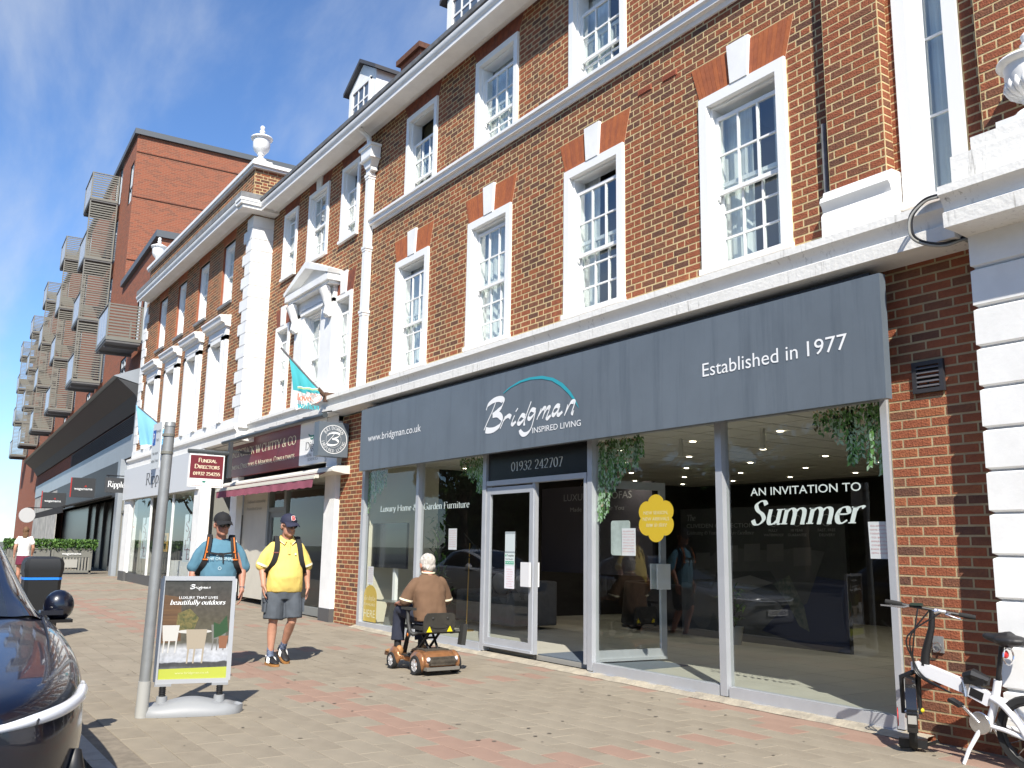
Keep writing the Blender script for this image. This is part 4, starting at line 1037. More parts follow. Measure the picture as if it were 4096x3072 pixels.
# restaurant awning
aw = thing('awning', 'long black fabric awning over the restaurant terrace', 'awning', (-33.0, -.2, 0), rz=R_(180-2.6))
m = MB(); m.extr([(5.0, .1, 3.22), (5.0, .1, 3.26), (5.0, 1.75, 2.78), (5.0, 1.75, 2.72)], (12.5, 0, 0)); m.build('canopy_fabric', mat('black_fabric', (.014, .014, .015), rough=.9), aw)
m = MB(); m.box(5, 17.5, 1.74, 1.77, 2.52, 2.75); m.build('valance', MATS['black_fabric'], aw)
# signs hung out from facades
def hang_sign(name, label, x, y0, y1, z0, z1, back, paint, group=None, t=.05, arm=True, arm_len=.35, frame=None):
    s = thing(name, label, 'sign', (x, y1, z0), group)
    m = MB(); m.box(x-t, x+t, y0, y1, z0, z1); bd = m.build('panel', back, s)
    if frame:
        m = MB(); e = .025
        m.box(x-t-.005, x+t+.005, y0-e, y0, z0-e, z1+e); m.box(x-t-.005, x+t+.005, y1, y1+e, z0-e, z1+e); m.box(x-t-.005, x+t+.005, y0, y1, z1, z1+e); m.box(x-t-.005, x+t+.005, y0, y1, z0-e, z0); m.build('edge_frame', frame, s)
    if arm:
        m = MB(); m.tube([(x, y0+.02, z1+.07), (x, y1+arm_len, z1+.07)], .018, 6); m.tube([(x, y0+.1, z1), (x, y0+.1, z1+.07)], .01, 5); m.tube([(x, y1-.1, z1), (x, y1-.1, z1+.07)], .01, 5); m.tube([(x, y1+arm_len, z1-.1), (x, y1+arm_len, z1+.14)], .022, 6); m.build('bracket', BLACKM, s)
    paint(s, x+t+.002)
    return s
Yv = (0, 1, 0)
REDP = mat('red_paint', (.45, .03, .02), rough=.5)
def wag(s, xx, y0, y1, z):
    m = MB(); m.box(xx-.1, xx+.001, y0-.13, y0-.10, z-.3, z+.48); m.build('red_edge', REDP, s)
    sans('lettering', 'wagamama', s, (xx, y0, z), Yv, Z_, y1-y0, .10, LET, bold=.01)
    m = MB(); c = (y0+y1)/2+.08; m.extr([(xx+.001, c-.05, z+.12), (xx+.001, c+.05, z+.12), (xx+.001, c, z+.2)], (.002, 0, 0)); m.build('emblem', REDP, s)
hang_sign('projecting_sign', 'larger dark grey restaurant sign board with red edge, nearer of the two', -40, -1.22, -.34, 3.2, 3.98, DKCLAD, lambda s, xx: wag(s, xx, -1.12, -.44, 3.5), 'restaurant sign boards', arm=False)
hang_sign('projecting_sign', 'smaller dark grey restaurant sign board with red edge, farther of the two', -46, -1.46, -.5, 2.94, 3.62, DKCLAD, lambda s, xx: wag(s, xx, -1.38, -.7, 3.2), 'restaurant sign boards', arm=False)
def rip(s, xx): serif('lettering', 'Ripples', s, (xx, -1.12, 3.3), Yv, Z_, .62, .2, LET, T=.15, t=.07)
hang_sign('projecting_sign', 'dark hanging sign reading Ripples on a black bracket', -33.25, -1.2, -.47, 3.12, 3.62, DKCLAD, rip, arm_len=.05)
rs = thing('round_sign', 'round white sign hung beyond the restaurant awning', 'sign', (-48, -1.7, 2.5))
m = MB(); m.lathe([(.34, -.03), (.35, 0), (.34, .03)], (-48, -1.78, 2.62), 24, axis='x'); m.build('disc', mat('disc_grey_white', (.5, .5, .5), rough=.6), rs); m = MB(); m.tube([(-48, -1.78, 2.97), (-48, -.3, 3.0)], .02, 6); m.build('bracket', BLACKM, rs)
vsn = thing('banner_sign', 'tall narrow dark sign with white lettering set sideways', 'sign', (-56, -3.5, 2))
m = MB(); m.box(-56.05, -55.95, -3.35, -2.75, 2.0, 3.9); m.build('panel', BLACKM, vsn)
sans('lettering', 'oodonoo', vsn, (-55.94, -2.9, 2.1), (0, 0, 1), (0, -1, 0), 1.6, .32, LET, bold=.02)
# planter screen with hedge
pl = thing('planter', 'grey planter screen lettered in white with a clipped green hedge', 'planter', (-37.4, -1.3, .28))
GRP = mat('planter_grey', (.17, .17, .15), rough=.7)
for (ya, yb) in ((-2.05, -.66), (-3.5, -2.1)):
    m = MB(); x = -37.4
    m.box(x-.3, x, ya, yb, .88, 1.16); m.box(x-.05, x+.02, ya, ya+.08, .28, 1.2); m.box(x-.05, x+.02, yb-.08, yb, .28, 1.2); m.box(x-.05, x+.02, ya, yb, 1.16, 1.2); m.box(x-.05, x+.02, ya, yb, .32, .4); m.build('frame', GRP, pl)
    m = MB()
    for q in range(12): m.box(x-.04, x-.01, ya+.1+q*.105, ya+.16+q*.105, .4, .88)
    stuff(m.build('slat', mat('planter_slat', (.24, .23, .20), rough=.8), pl))
m = MB(); m.box(-37.385, -37.36, -1.6, -1.15, .5, .8); m.build('notice_panel', mat('grey_notice', (.35, .34, .31), rough=.7), pl)
sans('lettering', 'wagamama', pl, (-37.372, -1.7, .97), Yv, Z_, .66, .09, LET, bold=.01)
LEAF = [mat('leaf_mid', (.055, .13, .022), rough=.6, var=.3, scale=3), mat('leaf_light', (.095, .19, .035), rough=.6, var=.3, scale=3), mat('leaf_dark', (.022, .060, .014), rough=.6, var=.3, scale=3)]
def leafy(n, cfun, size, seed=1):
    rnd = random.Random(seed); mb = MB()
    for i in range(n):
        c, mi = cfun(rnd); s = size*rnd.uniform(.6, 1.3)
        a = Vector((rnd.uniform(-1, 1), rnd.uniform(-1, 1), rnd.uniform(-.6, 1))).normalized(); b = a.orthogonal().normalized(); b.rotate(Matrix.Rotation(rnd.uniform(0, 6.28), 3, a)); d = a.cross(b)
        mb.poly([c-b*s, c-d*s*.45+a*s*.1, c+b*s, c+d*s*.45+a*s*.1], mi)
    return mb
def hedge_pt(r):
    p = Vector((-37.55+r.uniform(-.2, .25), r.uniform(-3.6, -.5), 1.1+r.random()**.6*.42)); return p, (1 if r.random() < .4 else (0 if r.random() < .7 else 2))
o = stuff(leafy(2600, hedge_pt, .06, 3).build('foliage', LEAF, pl))

# ------------------------------------------------------------------ urns, dormers, chimney
URN = [(.36, 0), (.36, .05), (.30, .07), (.26, .14), (.13, .22), (.11, .30), (.16, .33), (.16, .36), (.22, .42), (.33, .52), (.38, .64), (.39, .86), (.40, .94), (.48, .97), (.50, 1.01), (.48, 1.05), (.36, 1.09), (.20, 1.17), (.10, 1.21), (.09, 1.26), (.13, 1.29), (.13, 1.32), (.08, 1.36), (.10, 1.43), (.11, 1.48), (.06, 1.54), (.005, 1.56)]
def urn(label, x, y, z, k, flutes=False, rk=1.0):
    t = thing('urn', label, 'urn', (x, y, z), 'white urns on the parapet')
    m = MB(); m.box(x-.42*k*rk, x+.42*k*rk, y-.42*k*rk, y+.42*k*rk, z, z+.1*k); m.build('base', WHITE, t)
    m = MB(); m.lathe([(r*k*rk, .1*k+h*k) for r, h in URN], (x, y, z), 28); m.build('body', WHITE, t, smooth=45)
    if flutes:
        for q in range(18):
            a = 2*math.pi*q/18; m = MB(); m.tube([(x+math.cos(a)*r*k*1.0, y+math.sin(a)*r*k*1.0, z+(.1+h)*k) for r, h in ((.2, .40), (.31, .5), (.365, .6), (.37, .70))], [.02*k, .05*k, .06*k, .02*k], 6); m.build('flute', WHITE, t, smooth=60)
    return t
urn('slim white urn on the near corner of the parapet beside the tall brick gable', -21.58, -.36, 10.95, .66, rk=.84)
urn('small white urn at the far end of the parapet against the apartment block', -32.2, -.36, 10.95, .66, rk=.84)
urn('large white urn with fluted bowl on the ledge beside the right-hand window', -3.06, -.34, 4.70, .47, True)
def dormer(label, x0, x1):
    t = thing('dormer_window', label, 'dormer window', ((x0+x1)/2, .6, 10.4), 'dormers on the roof')
    xm = (x0+x1)/2; z1 = 11.84
    m = MB(); m.extr([(x0, .6, 10.3), (x1, .6, 10.3), (x1, .6, z1), (xm, .6, z1+.42), (x0, .6, z1)], (0, 3.0, 0)); m.build('cheek', WHITE, t)
    m = MB()
    for (a, b) in (((x0-.14, z1-.06), (xm, z1+.45)), ((xm, z1+.45), (x1+.14, z1-.06))):
        m.extr([(a[0], .5, a[1]), (b[0], .5, b[1]), (b[0], .5, b[1]+.09), (a[0], .5, a[1]+.09)], (0, 3.1, 0))
    m.build('roof', mat('dormer_lead', (.06, .06, .065), rough=.6), t)
    m = MB(); m.box(x0+.2, x0+.28, .55, .62, 10.5, z1-.1); m.box(x1-.28, x1-.2, .55, .62, 10.5, z1-.1); m.box(x0+.2, x1-.2, .555, .615, z1-.16, z1-.08); xi0, xi1 = x0+.28, x1-.28
    for k in (1, 2): m.box(xi0+(xi1-xi0)*k/3-.015, xi0+(xi1-xi0)*k/3+.015, .57, .61, 10.5, z1-.1)
    for z in (11.0, 11.35): m.box(xi0, xi1, .572, .608, z-.02, z+.02)
    w = m.build('window', WHITE2, t)
    for k in range(3):
        for (za, zb) in ((10.6, 10.98), (11.02, 11.33), (11.37, 11.68)):
            g = MB(); w_ = (xi1-xi0)/3; g.box(xi0+k*w_+.016, xi0+(k+1)*w_-.016, .585, .592, za, zb); g.build('pane', mat('dormer_pane', (.10, .13, .17), rough=.08), w)
dormer('white dormer with a dark gabled roof above the pediment', -18.36, -16.95)
dormer('white dormer cut off by the top edge of the picture', -13.86, -12.4)
ch = thing('chimney_stack', 'small brick chimney stack peeping above the gutter', 'chimney', (-19.5, 3.2, 12)); m = MB(); m.box(-20.4, -19.3, 2.9, 3.6, 12, 14.25); m.build('stack', FARB, ch); m = MB(); m.box(-20.5, -19.2, 2.8, 3.7, 14.25, 14.4); m.build('cap', BRK[2], ch)

# ------------------------------------------------------------------ signs and awning of the two near shops
sg = thing('fascia_sign', 'long slate grey shop fascia with white lettering and a turquoise arc', 'sign', (-10, SIGNY, 2.8))
def slate():
    m = mat('slate_fascia', (.125, .15, .175), rough=.42, var=.06, scale=1.2, bump=.03, bscale=90)
    N = m.node_tree.nodes; L = m.node_tree.links; b = N['Principled BSDF']
    t = N.new('ShaderNodeTexCoord'); mp_ = N.new('ShaderNodeMapping'); mp_.inputs['Scale'].default_value = (2.6, 1, .16); L.new(t.outputs['Object'], mp_.inputs[0])
    nz = N.new('ShaderNodeTexNoise'); nz.inputs['Scale'].default_value = 2.2; nz.inputs['Detail'].default_value = 8; nz.inputs['Roughness'].default_value = .7; L.new(mp_.outputs[0], nz.inputs['Vector'])
    r = N.new('ShaderNodeMapRange'); r.inputs['From Min'].default_value = .5; r.inputs['From Max'].default_value = .76; r.inputs['To Max'].default_value = .55; L.new(nz.outputs[0], r.inputs['Value'])
    mx = N.new('ShaderNodeMixRGB'); mx.inputs[2].default_value = (.055, .07, .088, 1); old = b.inputs['Base Color'].links[0].from_socket
    L.new(r.outputs[0], mx.inputs[0]); L.new(old, mx.inputs[1]); L.new(mx.outputs[0], b.inputs['Base Color'])
    return m
SLATE = slate()
m = MB(); m.box(-14.945, -4.466, SIGNY, -.215, 2.79, 3.895); m.build('board', SLATE, sg)
m = MB(); m.box(-14.9, -4.62, -.214, -.01, 2.86, 3.95); m.build('packing', BLACKM, sg)
ks = 6.9/7.2; kp = 6.9/7.05
def SX(x): return x*ks
def PX(x, z): return (x*kp, CAM.z+(z-CAM.z)*kp)
yy = SIGNY-.004
a, z0 = PX(-14.94, 3.334); sans('lettering', 'www.bridgman.co.uk', sg, (a, yy, z0), X_, Z_, 1.98*kp, .125, LET)
a, z0 = PX(-6.71, 3.318); sans('lettering', 'Established in', sg, (a, yy, z0), X_, Z_, 1.24*kp, .148, LET)
a, z0 = PX(-5.36, 3.318); sans('lettering', '1977', sg, (a, yy, z0), X_, Z_, .44*kp, .15, LET)
a, z0 = PX(-9.83, 3.004); sans('lettering', 'INSPIRED LIVING', sg, (a, yy, z0), X_, Z_, 1.04*kp, .078, LET)
SCRIPT_W = 2.117
BRIDG = [[(0.0, 0.013), (0.08, 0.115), (0.222, 0.281), (0.294, 0.385)], [(0.05, 0.301), (0.097, 0.369), (0.234, 0.419), (0.38, 0.427), (0.476, 0.402), (0.493, 0.36), (0.441, 0.299), (0.337, 0.25), (0.225, 0.208)], [(0.225, 0.208), (0.355, 0.206), (0.436, 0.163), (0.457, 0.102), (0.396, 0.037), (0.265, -0.003), (0.134, -0.005), (0.044, 0.011)], [(0.426, -0.005), (0.487, 0.072), (0.556, 0.162)], [(0.495, 0.093), (0.569, 0.14), (0.641, 0.155), (0.691, 0.128)], [(0.785, 0.146), (0.72, 0.057), (0.746, 0.026), (0.815, 0.056)], [(0.829, 0.223), (0.841, 0.208)], [(1.035, 0.101), (0.966, 0.126), (0.901, 0.09), (0.87, 0.041), (0.912, 0.018), (0.991, 0.054), (1.044, 0.095)], [(1.176, 0.293), (1.092, 0.163), (1.024, 0.042), (1.017, -0.021)], [(1.28, 0.155), (1.199, 0.176), (1.139, 0.141), (1.114, 0.084), (1.152, 0.061), (1.224, 0.097), (1.28, 0.152)], [(1.28, 0.152), (1.225, 0.012), (1.17, -0.083), (1.084, -0.135), (0.996, -0.14), (0.936, -0.103), (0.917, -0.069)], [(1.311, 0.027), (1.371, 0.114), (1.412, 0.17)], [(1.346, 0.075), (1.441, 0.153), (1.493, 0.159), (1.483, 0.118), (1.437, 0.028)], [(1.464, 0.079), (1.538, 0.15), (1.59, 0.159), (1.579, 0.116), (1.534, 0.043), (1.561, 0.025), (1.621, 0.053)], [(1.813, 0.146), (1.757, 0.162), (1.696, 0.135), (1.664, 0.081), (1.691, 0.052), (1.755, 0.087), (1.818, 0.155)], [(1.818, 0.155), (1.774, 0.069), (1.804, 0.044), (1.872, 0.074)], [(1.914, 0.017), (1.955, 0.088), (1.986, 0.153)], [(1.94, 0.053), (2.038, 0.162), (2.109, 0.173), (2.117, 0.137), (2.074, 0.051), (2.1, 0.03)]]
def script(parent, origin, xd, ud, k, m, kz=None, T=.072, t=.017):
    polys = [(i, stroke_quads(crom([(x*1.0, z) for x, z in s], 7), T*(1.35 if i < 3 else 1), t, phi=1.0)) for i, s in enumerate(BRIDG)]
    return put_polys('script_lettering', polys, 0, SCRIPT_W, parent, origin, xd, ud, SCRIPT_W*k, kz or k, m, .001)
a, z0 = PX(-11.04, 3.15); script(sg, (a, yy, z0), X_, Z_, kp, LET)
TEAL = mat('turquoise', (.03, .33, .40), rough=.5)
OA = [(-10.551, 3.638), (-10.395, 3.701), (-10.152, 3.756), (-9.914, 3.77), (-9.627, 3.751), (-9.376, 3.687), (-9.161, 3.582), (-9.003, 3.455), (-8.9, 3.337), (-8.832, 3.23)]
OB = [(-10.551, 3.638), (-10.364, 3.701), (-10.121, 3.741), (-9.884, 3.747), (-9.626, 3.72), (-9.403, 3.663), (-9.214, 3.565), (-9.055, 3.45), (-8.926, 3.332), (-8.832, 3.23)]
m = MB()
for i in range(9):
    q = [PX(*OB[i]), PX(*OB[i+1]), PX(*OA[i+1]), PX(*OA[i])]; q[2] = (q[2][0], q[2][1]+.012); q[3] = (q[3][0], q[3][1]+.012)
    m.poly([(u, yy-.001, z) for u, z in q])
m.build('arc', TEAL, sg)
# cube sign of the furniture shop
cs = thing('projecting_sign', 'slate grey box sign with a round white emblem beside the fascia', 'sign', (-16.1, -.1, 3.1))
m = MB(); m.box(-16.26, -16.02, -.66, -.06, 3.13, 3.78); m.build('box', SLATE, cs); m = MB(); m.tube([(-16.14, -.1, 3.6), (-16.14, .02, 3.6)], .04, 8); m.build('bracket', BLACKM, cs)
xx = -16.018; c = (-.36, 3.455)
ring = MB()
for (r0, r1) in ((.262, .274), (.150, .153)):
    for q in range(40):
        a0, a1 = 6.2832*q/40, 6.2832*(q+1)/40
        ring.poly([(xx, c[0]+r*math.cos(t), c[1]+r*math.sin(t)) for r, t in ((r0, a0), (r1, a0), (r1, a1), (r0, a1))])
ring.build('emblem_ring', LET, cs)
def arc_text(txt, parent, r, a_mid, step, h, flip):
    n = len(txt)
    for i, chx in enumerate(txt):
        if chx == ' ': continue
        a = a_mid+(-1 if not flip else 1)*(i-(n-1)/2)*step
        up = Vector((0, math.cos(a), math.sin(a))); 
        if flip: up = -up
        xd = Vector((0, up.z, -up.y))
        p = Vector((xx, c[0]+r*math.cos(a), c[1]+r*math.sin(a))) - xd*h*.35
        serif('lettering', chx, parent, p, xd, up, h*.8*GL[chx][0], h, LET, T=.14, t=.08)
arc_text('BRIDGMAN', cs, .185, math.pi/2, .26, .062, False); arc_text('INSPIRED LIVING', cs, .245, -math.pi/2, .185, .055, True)
put_polys('emblem_letter', [(i, stroke_quads(crom(BRIDG[i], 7), .075, .02, phi=1.0)) for i in (0, 1, 2)], 0, .5, cs, (xx, c[0]-.15, c[1]-.11), Yv, Z_, .27, .55, LET, .001)
# funeral director's fascia, strip light and awning
fs = thing('fascia_sign', 'maroon and white fascia of the funeral director', 'sign', (-20, -.1, 3.1))
MAROON = mat('maroon_panel', (.16, .022, .032), rough=.4, var=.08, scale=1.5)
CREAMT = mat('lettering_cream', (.78, .70, .50), rough=.5)
m = MB(); m.box(-23.25, -18.33, -.13, -.02, 3.11, 4.0); m.build('board', MAROON, fs); m = MB(); m.box(-18.329, -16.97, -.13, -.02, 3.11, 4.0); wp = m.build('white_board', WHITE2, fs)
yy = -.134
serif('lettering', 'FREDERICK W CHITTY & CO', fs, (-23.05, yy, 3.60), X_, Z_, 4.5, .19, CREAMT, T=.16, t=.07)
serif('lettering', 'Funeral Directors & Memorial Consultants', fs, (-23.05, yy, 3.30), X_, Z_, 4.45, .12, CREAMT, T=.17, t=.09, caps=True)
serif('lettering', 'Dignity', fs, (-18.0, yy, 3.42), X_, Z_, .95, .16, mat('lettering_dark_grey', (.10, .10, .11), rough=.5))
serif('lettering', 'CARING FUNERAL', fs, (-18.02, yy, 3.27), X_, Z_, .95, .06, MATS['lettering_grey']); serif('lettering', 'SERVICES', fs, (-17.85, yy, 3.18), X_, Z_, .55, .06, MATS['lettering_grey'])
GRN = mat('logo_green', (.01, .20, .15), rough=.5)
m = MB()
for (cx, cz, rx, rz) in ((-17.72, 3.86, .14, .075), (-17.52, 3.82, .10, .055), (-17.6, 3.76, .08, .04)): m.poly([(cx+rx*math.cos(6.283*k/14), yy-.0004*cx, cz+rz*math.sin(6.283*k/14)) for k in range(14)])
for pts in ([(-17.86, 3.74), (-17.76, 3.70), (-17.62, 3.69), (-17.48, 3.70)], [(-17.75, 3.66), (-17.66, 3.63), (-17.56, 3.66)]):
    for q in stroke_quads(crom(pts), .05, .03): m.poly([(u, yy-.001, z) for u, z in q])
m.build('tree_emblem', GRN, fs)
tl = thing('strip_light', 'long dark strip light tube above the maroon fascia', 'light', (-19.3, -.5, 3.9))
m = MB(); m.tube([(-22.45, -.52, 3.93), (-16.1, -.52, 3.92)], .055, 10); m.build('tube', mat('dark_tube', (.055, .065, .07), rough=.4), tl, smooth=50)
m = MB()
for k in range(7): x = -22.1+k*.97; m.tube([(x, -.52, 3.98), (x+.02, -.33, 4.03), (x+.02, -.1, 4.02)], .015, 5)
m.build('bracket', BLACKM, tl)
an = thing('awning', 'rolled-up maroon awning with a white cassette over the funeral shop window', 'awning', (-19.5, -.2, 2.6))
CASS = mat('cassette_white', (.70, .68, .60), rough=.5)
m = MB(); m.extr([(-22.9, .0, 2.98), (-22.9, -.28, 2.96), (-22.9, -.36, 2.90), (-22.9, -.36, 2.86), (-22.9, -.1, 2.82), (-22.9, 0, 2.82)], (6.9, 0, 0)); m.build('cassette', CASS, an, fixn=True)
m = MB(); m.box(-22.6, -16.35, -.56, -.48, 2.735, 2.80); m.box(-22.6, -16.35, -.58, -.56, 2.72, 2.755); m.build('front_bar', mat('bar_white', (.62, .60, .52), rough=.5), an)
m = MB(); m.extr([(-22.55, -.33, 2.86), (-22.55, -.50, 2.79), (-22.55, -.50, 2.775), (-22.55, -.33, 2.845)], (6.15, 0, 0)); m.build('canopy_fabric', MAROON, an)
MARF = mat('maroon_fabric', (.27, .075, .11), rough=.9, var=.12, scale=3)
mb = MB(); r0, r1 = [], []
for i in range(60): x = -22.55+6.15*i/59; r0.append((x, -.57+.006*math.sin(i*1.3), 2.735)); r1.append((x, -.58+.012*math.sin(i*.9+1), 2.56+.008*math.sin(i*1.7)))
mb.grid([r1, r0]); mb.build('valance', MARF, an)
def fd(s, x):
    m = MB(); m.box(x-.001, x, -1.53, -.79, 2.79, 2.955); m.build('white_strip', WHITE2, s)
    serif('lettering', 'Funeral', s, (x, -1.36, 3.33), Yv, Z_, .42, .095, CREAMT, T=.18, t=.1, caps=True); serif('lettering', 'Directors', s, (x, -1.44, 3.185), Yv, Z_, .58, .095, CREAMT, T=.18, t=.1, caps=True); serif('lettering', '01932 254255', s, (x, -1.46, 3.03), Yv, Z_, .62, .075, CREAMT, T=.2, t=.11)
    m = MB(); m.poly([(x+.001, -1.2+.05*math.cos(k), 2.88+.025*math.sin(k)) for k in (0, 1, 2, 3, 4, 5)]); m.build('emblem', GRN, s)
s = hang_sign('projecting_sign', 'maroon hanging sign of the funeral director with a white strip below', -21.5, -1.54, -.78, 2.78, 3.49, MAROON, fd, arm=False, frame=WHITE2, t=.04)
m = MB(); m.tube([(-21.5, -1.6, 3.58), (-21.5, -.62, 3.58)], .05, 8); m.build('lamp_tube', MATS['dark_tube'], s); m = MB(); m.box(-21.56, -21.44, -.66, -.58, 3.0, 3.85); m.box(-21.54, -21.46, -.6, -.1, 3.6, 3.66); m.build('bracket', DKCLAD, s)
rf = thing('fascia_sign', 'plain pale grey fascia reading Ripples', 'sign', (-28.5, -.6, 2.85))
m = MB(); m.box(-33.05, -24.15, -.64, -.47, 2.86, 3.88); m.build('board', FROST, rf)
serif('lettering', 'Ripples', rf, (-29.8, -.645, 3.22), X_, Z_, 2.5, .36, mat('lettering_black', (.04, .04, .045), rough=.5), T=.12, t=.05)
# flags
def flag(label, base, tip, cloth_rows, m_, deco):
    t = thing('flag', label, 'flag', base)
    m = MB(); m.tube([base, tip], .022, 8); b = Vector(base); d = (Vector(tip)-b).normalized(); m.build('pole', mat('pole_grey', (.16, .16, .17), rough=.5), t)
    m = MB(); m.tube([b, b+d*.18], .045, 8); m.box(b.x-.05, b.x+.05, b.y, b.y+.3, b.z-.12, b.z+.06); m.build('socket', mat('rust_socket', (.10, .055, .035), rough=.8), t)
    deco(t, b, d); return t
BLUEF = mat('pale_blue_cloth', (.20, .48, .72), rough=.8); TEALF = mat('teal_cloth', (.06, .42, .47), rough=.8); WHF = mat('white_cloth', (.78, .78, .76), rough=.8)
def cloth(t, b, d, s0, s1, zb0, zb1, mats, split=None):
    """triangular fall of cloth from the pole between s0 and s1 down to hem heights zb0 (outer end) and zb1 (wall end)"""
    m = MB(); n, k = 18, 16; rows = []
    for j in range(k+1):
        r = []
        for i in range(n+1):
            s = s1+(s0-s1)*i/n; p = b+d*s; hz = zb1+(zb0-zb1)*i/n; f = j/k
            r.append((p.x+.05*f*math.sin(i*.9+f*2)+.02*math.sin(f*5), p.y+.22*f*(i/n), p.z+(hz-p.z)*f))
        rows.append(r)
    for j in range(k):
        for i in range(n):
            mi = 0
            zc = (rows[j][i][2]+rows[j+1][i][2])/2
            if split and zc < split: mi = 1
            m.poly([rows[j][i], rows[j][i+1], rows[j+1][i+1], rows[j+1][i]], mi)
    return m.build('cloth', mats, t, smooth=60, weld=True)
def deco1(t, b, d):
    cloth(t, b, d, 1.02, .14, 4.02, 4.22, [TEALF, WHF], 4.37)
    x = -16.42
    serif('lettering', 'love', t, (x, -.98, 4.2), Yv, Z_, .28, .13, mat('coral', (.75, .2, .13), rough=.7), T=.2, t=.08); serif('lettering', 'walton', t, (x, -.96, 4.05), Yv, Z_, .44, .12, TEALF, T=.2, t=.08)
    m = MB()
    for q in stroke_quads(crom([(-.52, 4.2), (-.64, 4.28), (-.62, 4.36), (-.55, 4.36), (-.52, 4.32), (-.48, 4.36), (-.42, 4.35), (-.41, 4.28), (-.5, 4.2)]), .014, .01): m.poly([(x, u-.08, z-.02) for u, z in q])
    m.build('heart', MATS['coral'], t)
    m = MB()
    for zz_, mm in ((4.46, 0), (4.435, 1)):
        for q in stroke_quads([(-.98+.06*i, zz_+.008*math.sin(i*2.2)) for i in range(8)], .015, .012): m.poly([(x, u, z) for u, z in q], mm)
    m.build('wave_line', [WHF, mat('yellow_cloth', (.75, .65, .1), rough=.8)], t)
flag('turquoise and white flag with a coral heart on a slanted pole', (-16.5, -.40, 4.36), (-16.5, -1.33, 5.19), None, TEALF, deco1)
def deco2(t, b, d):
    cloth(t, b, d, 1.35, .2, 4.28, 4.35, [BLUEF])
    m = MB()
    for q in stroke_quads(crom([(-.88, 4.66), (-.86, 4.78), (-.78, 4.84), (-.66, 4.8), (-.58, 4.85), (-.5, 4.78)]), .03, .022): m.poly([(-27.9, u-.05, z) for u, z in q])
    for k in range(3):
        for q in stroke_quads([(-.82+.06*i, 4.62-.05*k+.012*math.sin(i*2)) for i in range(6)], .018, .014): m.poly([(-27.9, u-.05, z) for u, z in q])
    m.build('emblem', WHF, t)
flag('pale blue flag with a white wave emblem on a slanted pole', (-28, -.42, 4.65), (-28, -1.45, 5.41), None, BLUEF, deco2)
# extract grille, wall eye, cable loop
v = thing('vent_grille', 'dark plastic louvred vent set in the right-hand brick pier', 'vent', (-4.24, -.02, 2.84)); GP = mat('vent_plastic', (.035, .035, .04), rough=.5)
m = MB(); m.box(-4.385, -4.10, -.035, 0, 2.84, 2.875); m.box(-4.385, -4.10, -.035, 0, 3.075, 3.11); m.box(-4.385, -4.345, -.034, 0, 2.875, 3.075); m.box(-4.14, -4.10, -.034, 0, 2.875, 3.075); m.build('frame', GP, v)
for k in range(5):
    m = MB(); z = 2.888+k*.039; m.extr([(-4.345, -.034, z), (-4.345, -.005, z+.026), (-4.345, -.002, z+.03), (-4.345, -.034, z+.008)], (.205, 0, 0)); m.build('slat', mat('vent_slat', (.11, .11, .12), rough=.5), v)
m = MB(); m.box(-4.345, -4.14, -.003, -.001, 2.875, 3.075); m.build('backing', BLACKM, v)
cb = thing('cable_bundle', 'black cable bundle looping under the end of the white cornice', 'cable', (-3.9, -.5, 4.1))
CBL = mat('cable_black', (.02, .02, .022), rough=.5)
LP = [(-3.80, -.40, 4.37), (-3.93, -.42, 4.36), (-4.03, -.46, 4.26), (-4.05, -.47, 4.14), (-4.02, -.46, 4.05), (-3.93, -.40, 3.99), (-3.84, -.3, 3.985), (-3.72, -.2, 4.03), (-3.66, -.1, 4.04)]
for k in range(3):
    m = MB(); m.tube([(x+.012*math.sin(k*2.1), y-.012*math.cos(k*2.1), z+.014*(k-1)) for x, y, z in crom(LP, 5)], .011, 6); m.build('cable', CBL if k else mat('cable_grey', (.3, .3, .28), rough=.5), cb, smooth=60)
# ------------------------------------------------------------------ trees
BARK = mat('bark', (.075, .055, .04), rough=.95, var=.3, scale=8, bump=.5)
def tree_parts(h, r, seed, n=5200, leaf=.16):
    rnd = random.Random(seed); tr = MB()
    tr.tube([(0, 0, -.3), (.05, 0, h*.18), (0, .1, h*.38), (.1, 0, h*.62)], [h*.028, h*.022, h*.017, h*.008], 9)
    tips = []
    for k in range(9):
        a = rnd.uniform(0, 6.28); z0 = h*rnd.uniform(.28, .55); e = Vector((math.cos(a)*r*rnd.uniform(.45, .8), math.sin(a)*r*rnd.uniform(.45, .8), z0+h*rnd.uniform(.12, .38)))
        tr.tube([(0, .05, z0), Vector((e.x*.5, e.y*.5, (z0+e.z)/2-.1)), e], [h*.010, h*.007, h*.003], 6); tips.append(e)
    cl = []
    for k in range(34):
        u = Vector((rnd.gauss(0, 1), rnd.gauss(0, 1), rnd.gauss(0, .9))).normalized()*rnd.uniform(.55, 1.0)
        cl.append((Vector((u.x*r, u.y*r, h*.66+u.z*h*.30)), rnd.uniform(.16, .34)*r, rnd.random()))
    cl += [(t, .25*r, .5) for t in tips]
    def f(q):
        c, s, b = q.choice(cl); u = Vector((q.gauss(0, 1), q.gauss(0, 1), q.gauss(0, 1))).normalized()*(q.random()**.4)
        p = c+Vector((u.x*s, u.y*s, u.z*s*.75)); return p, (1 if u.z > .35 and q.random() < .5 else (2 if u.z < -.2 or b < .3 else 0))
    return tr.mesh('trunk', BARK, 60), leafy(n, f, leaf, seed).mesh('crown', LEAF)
TREES = [tree_parts(11, 4.2, 11, 9000, .2), tree_parts(13, 4.8, 12, 10000, .22)]
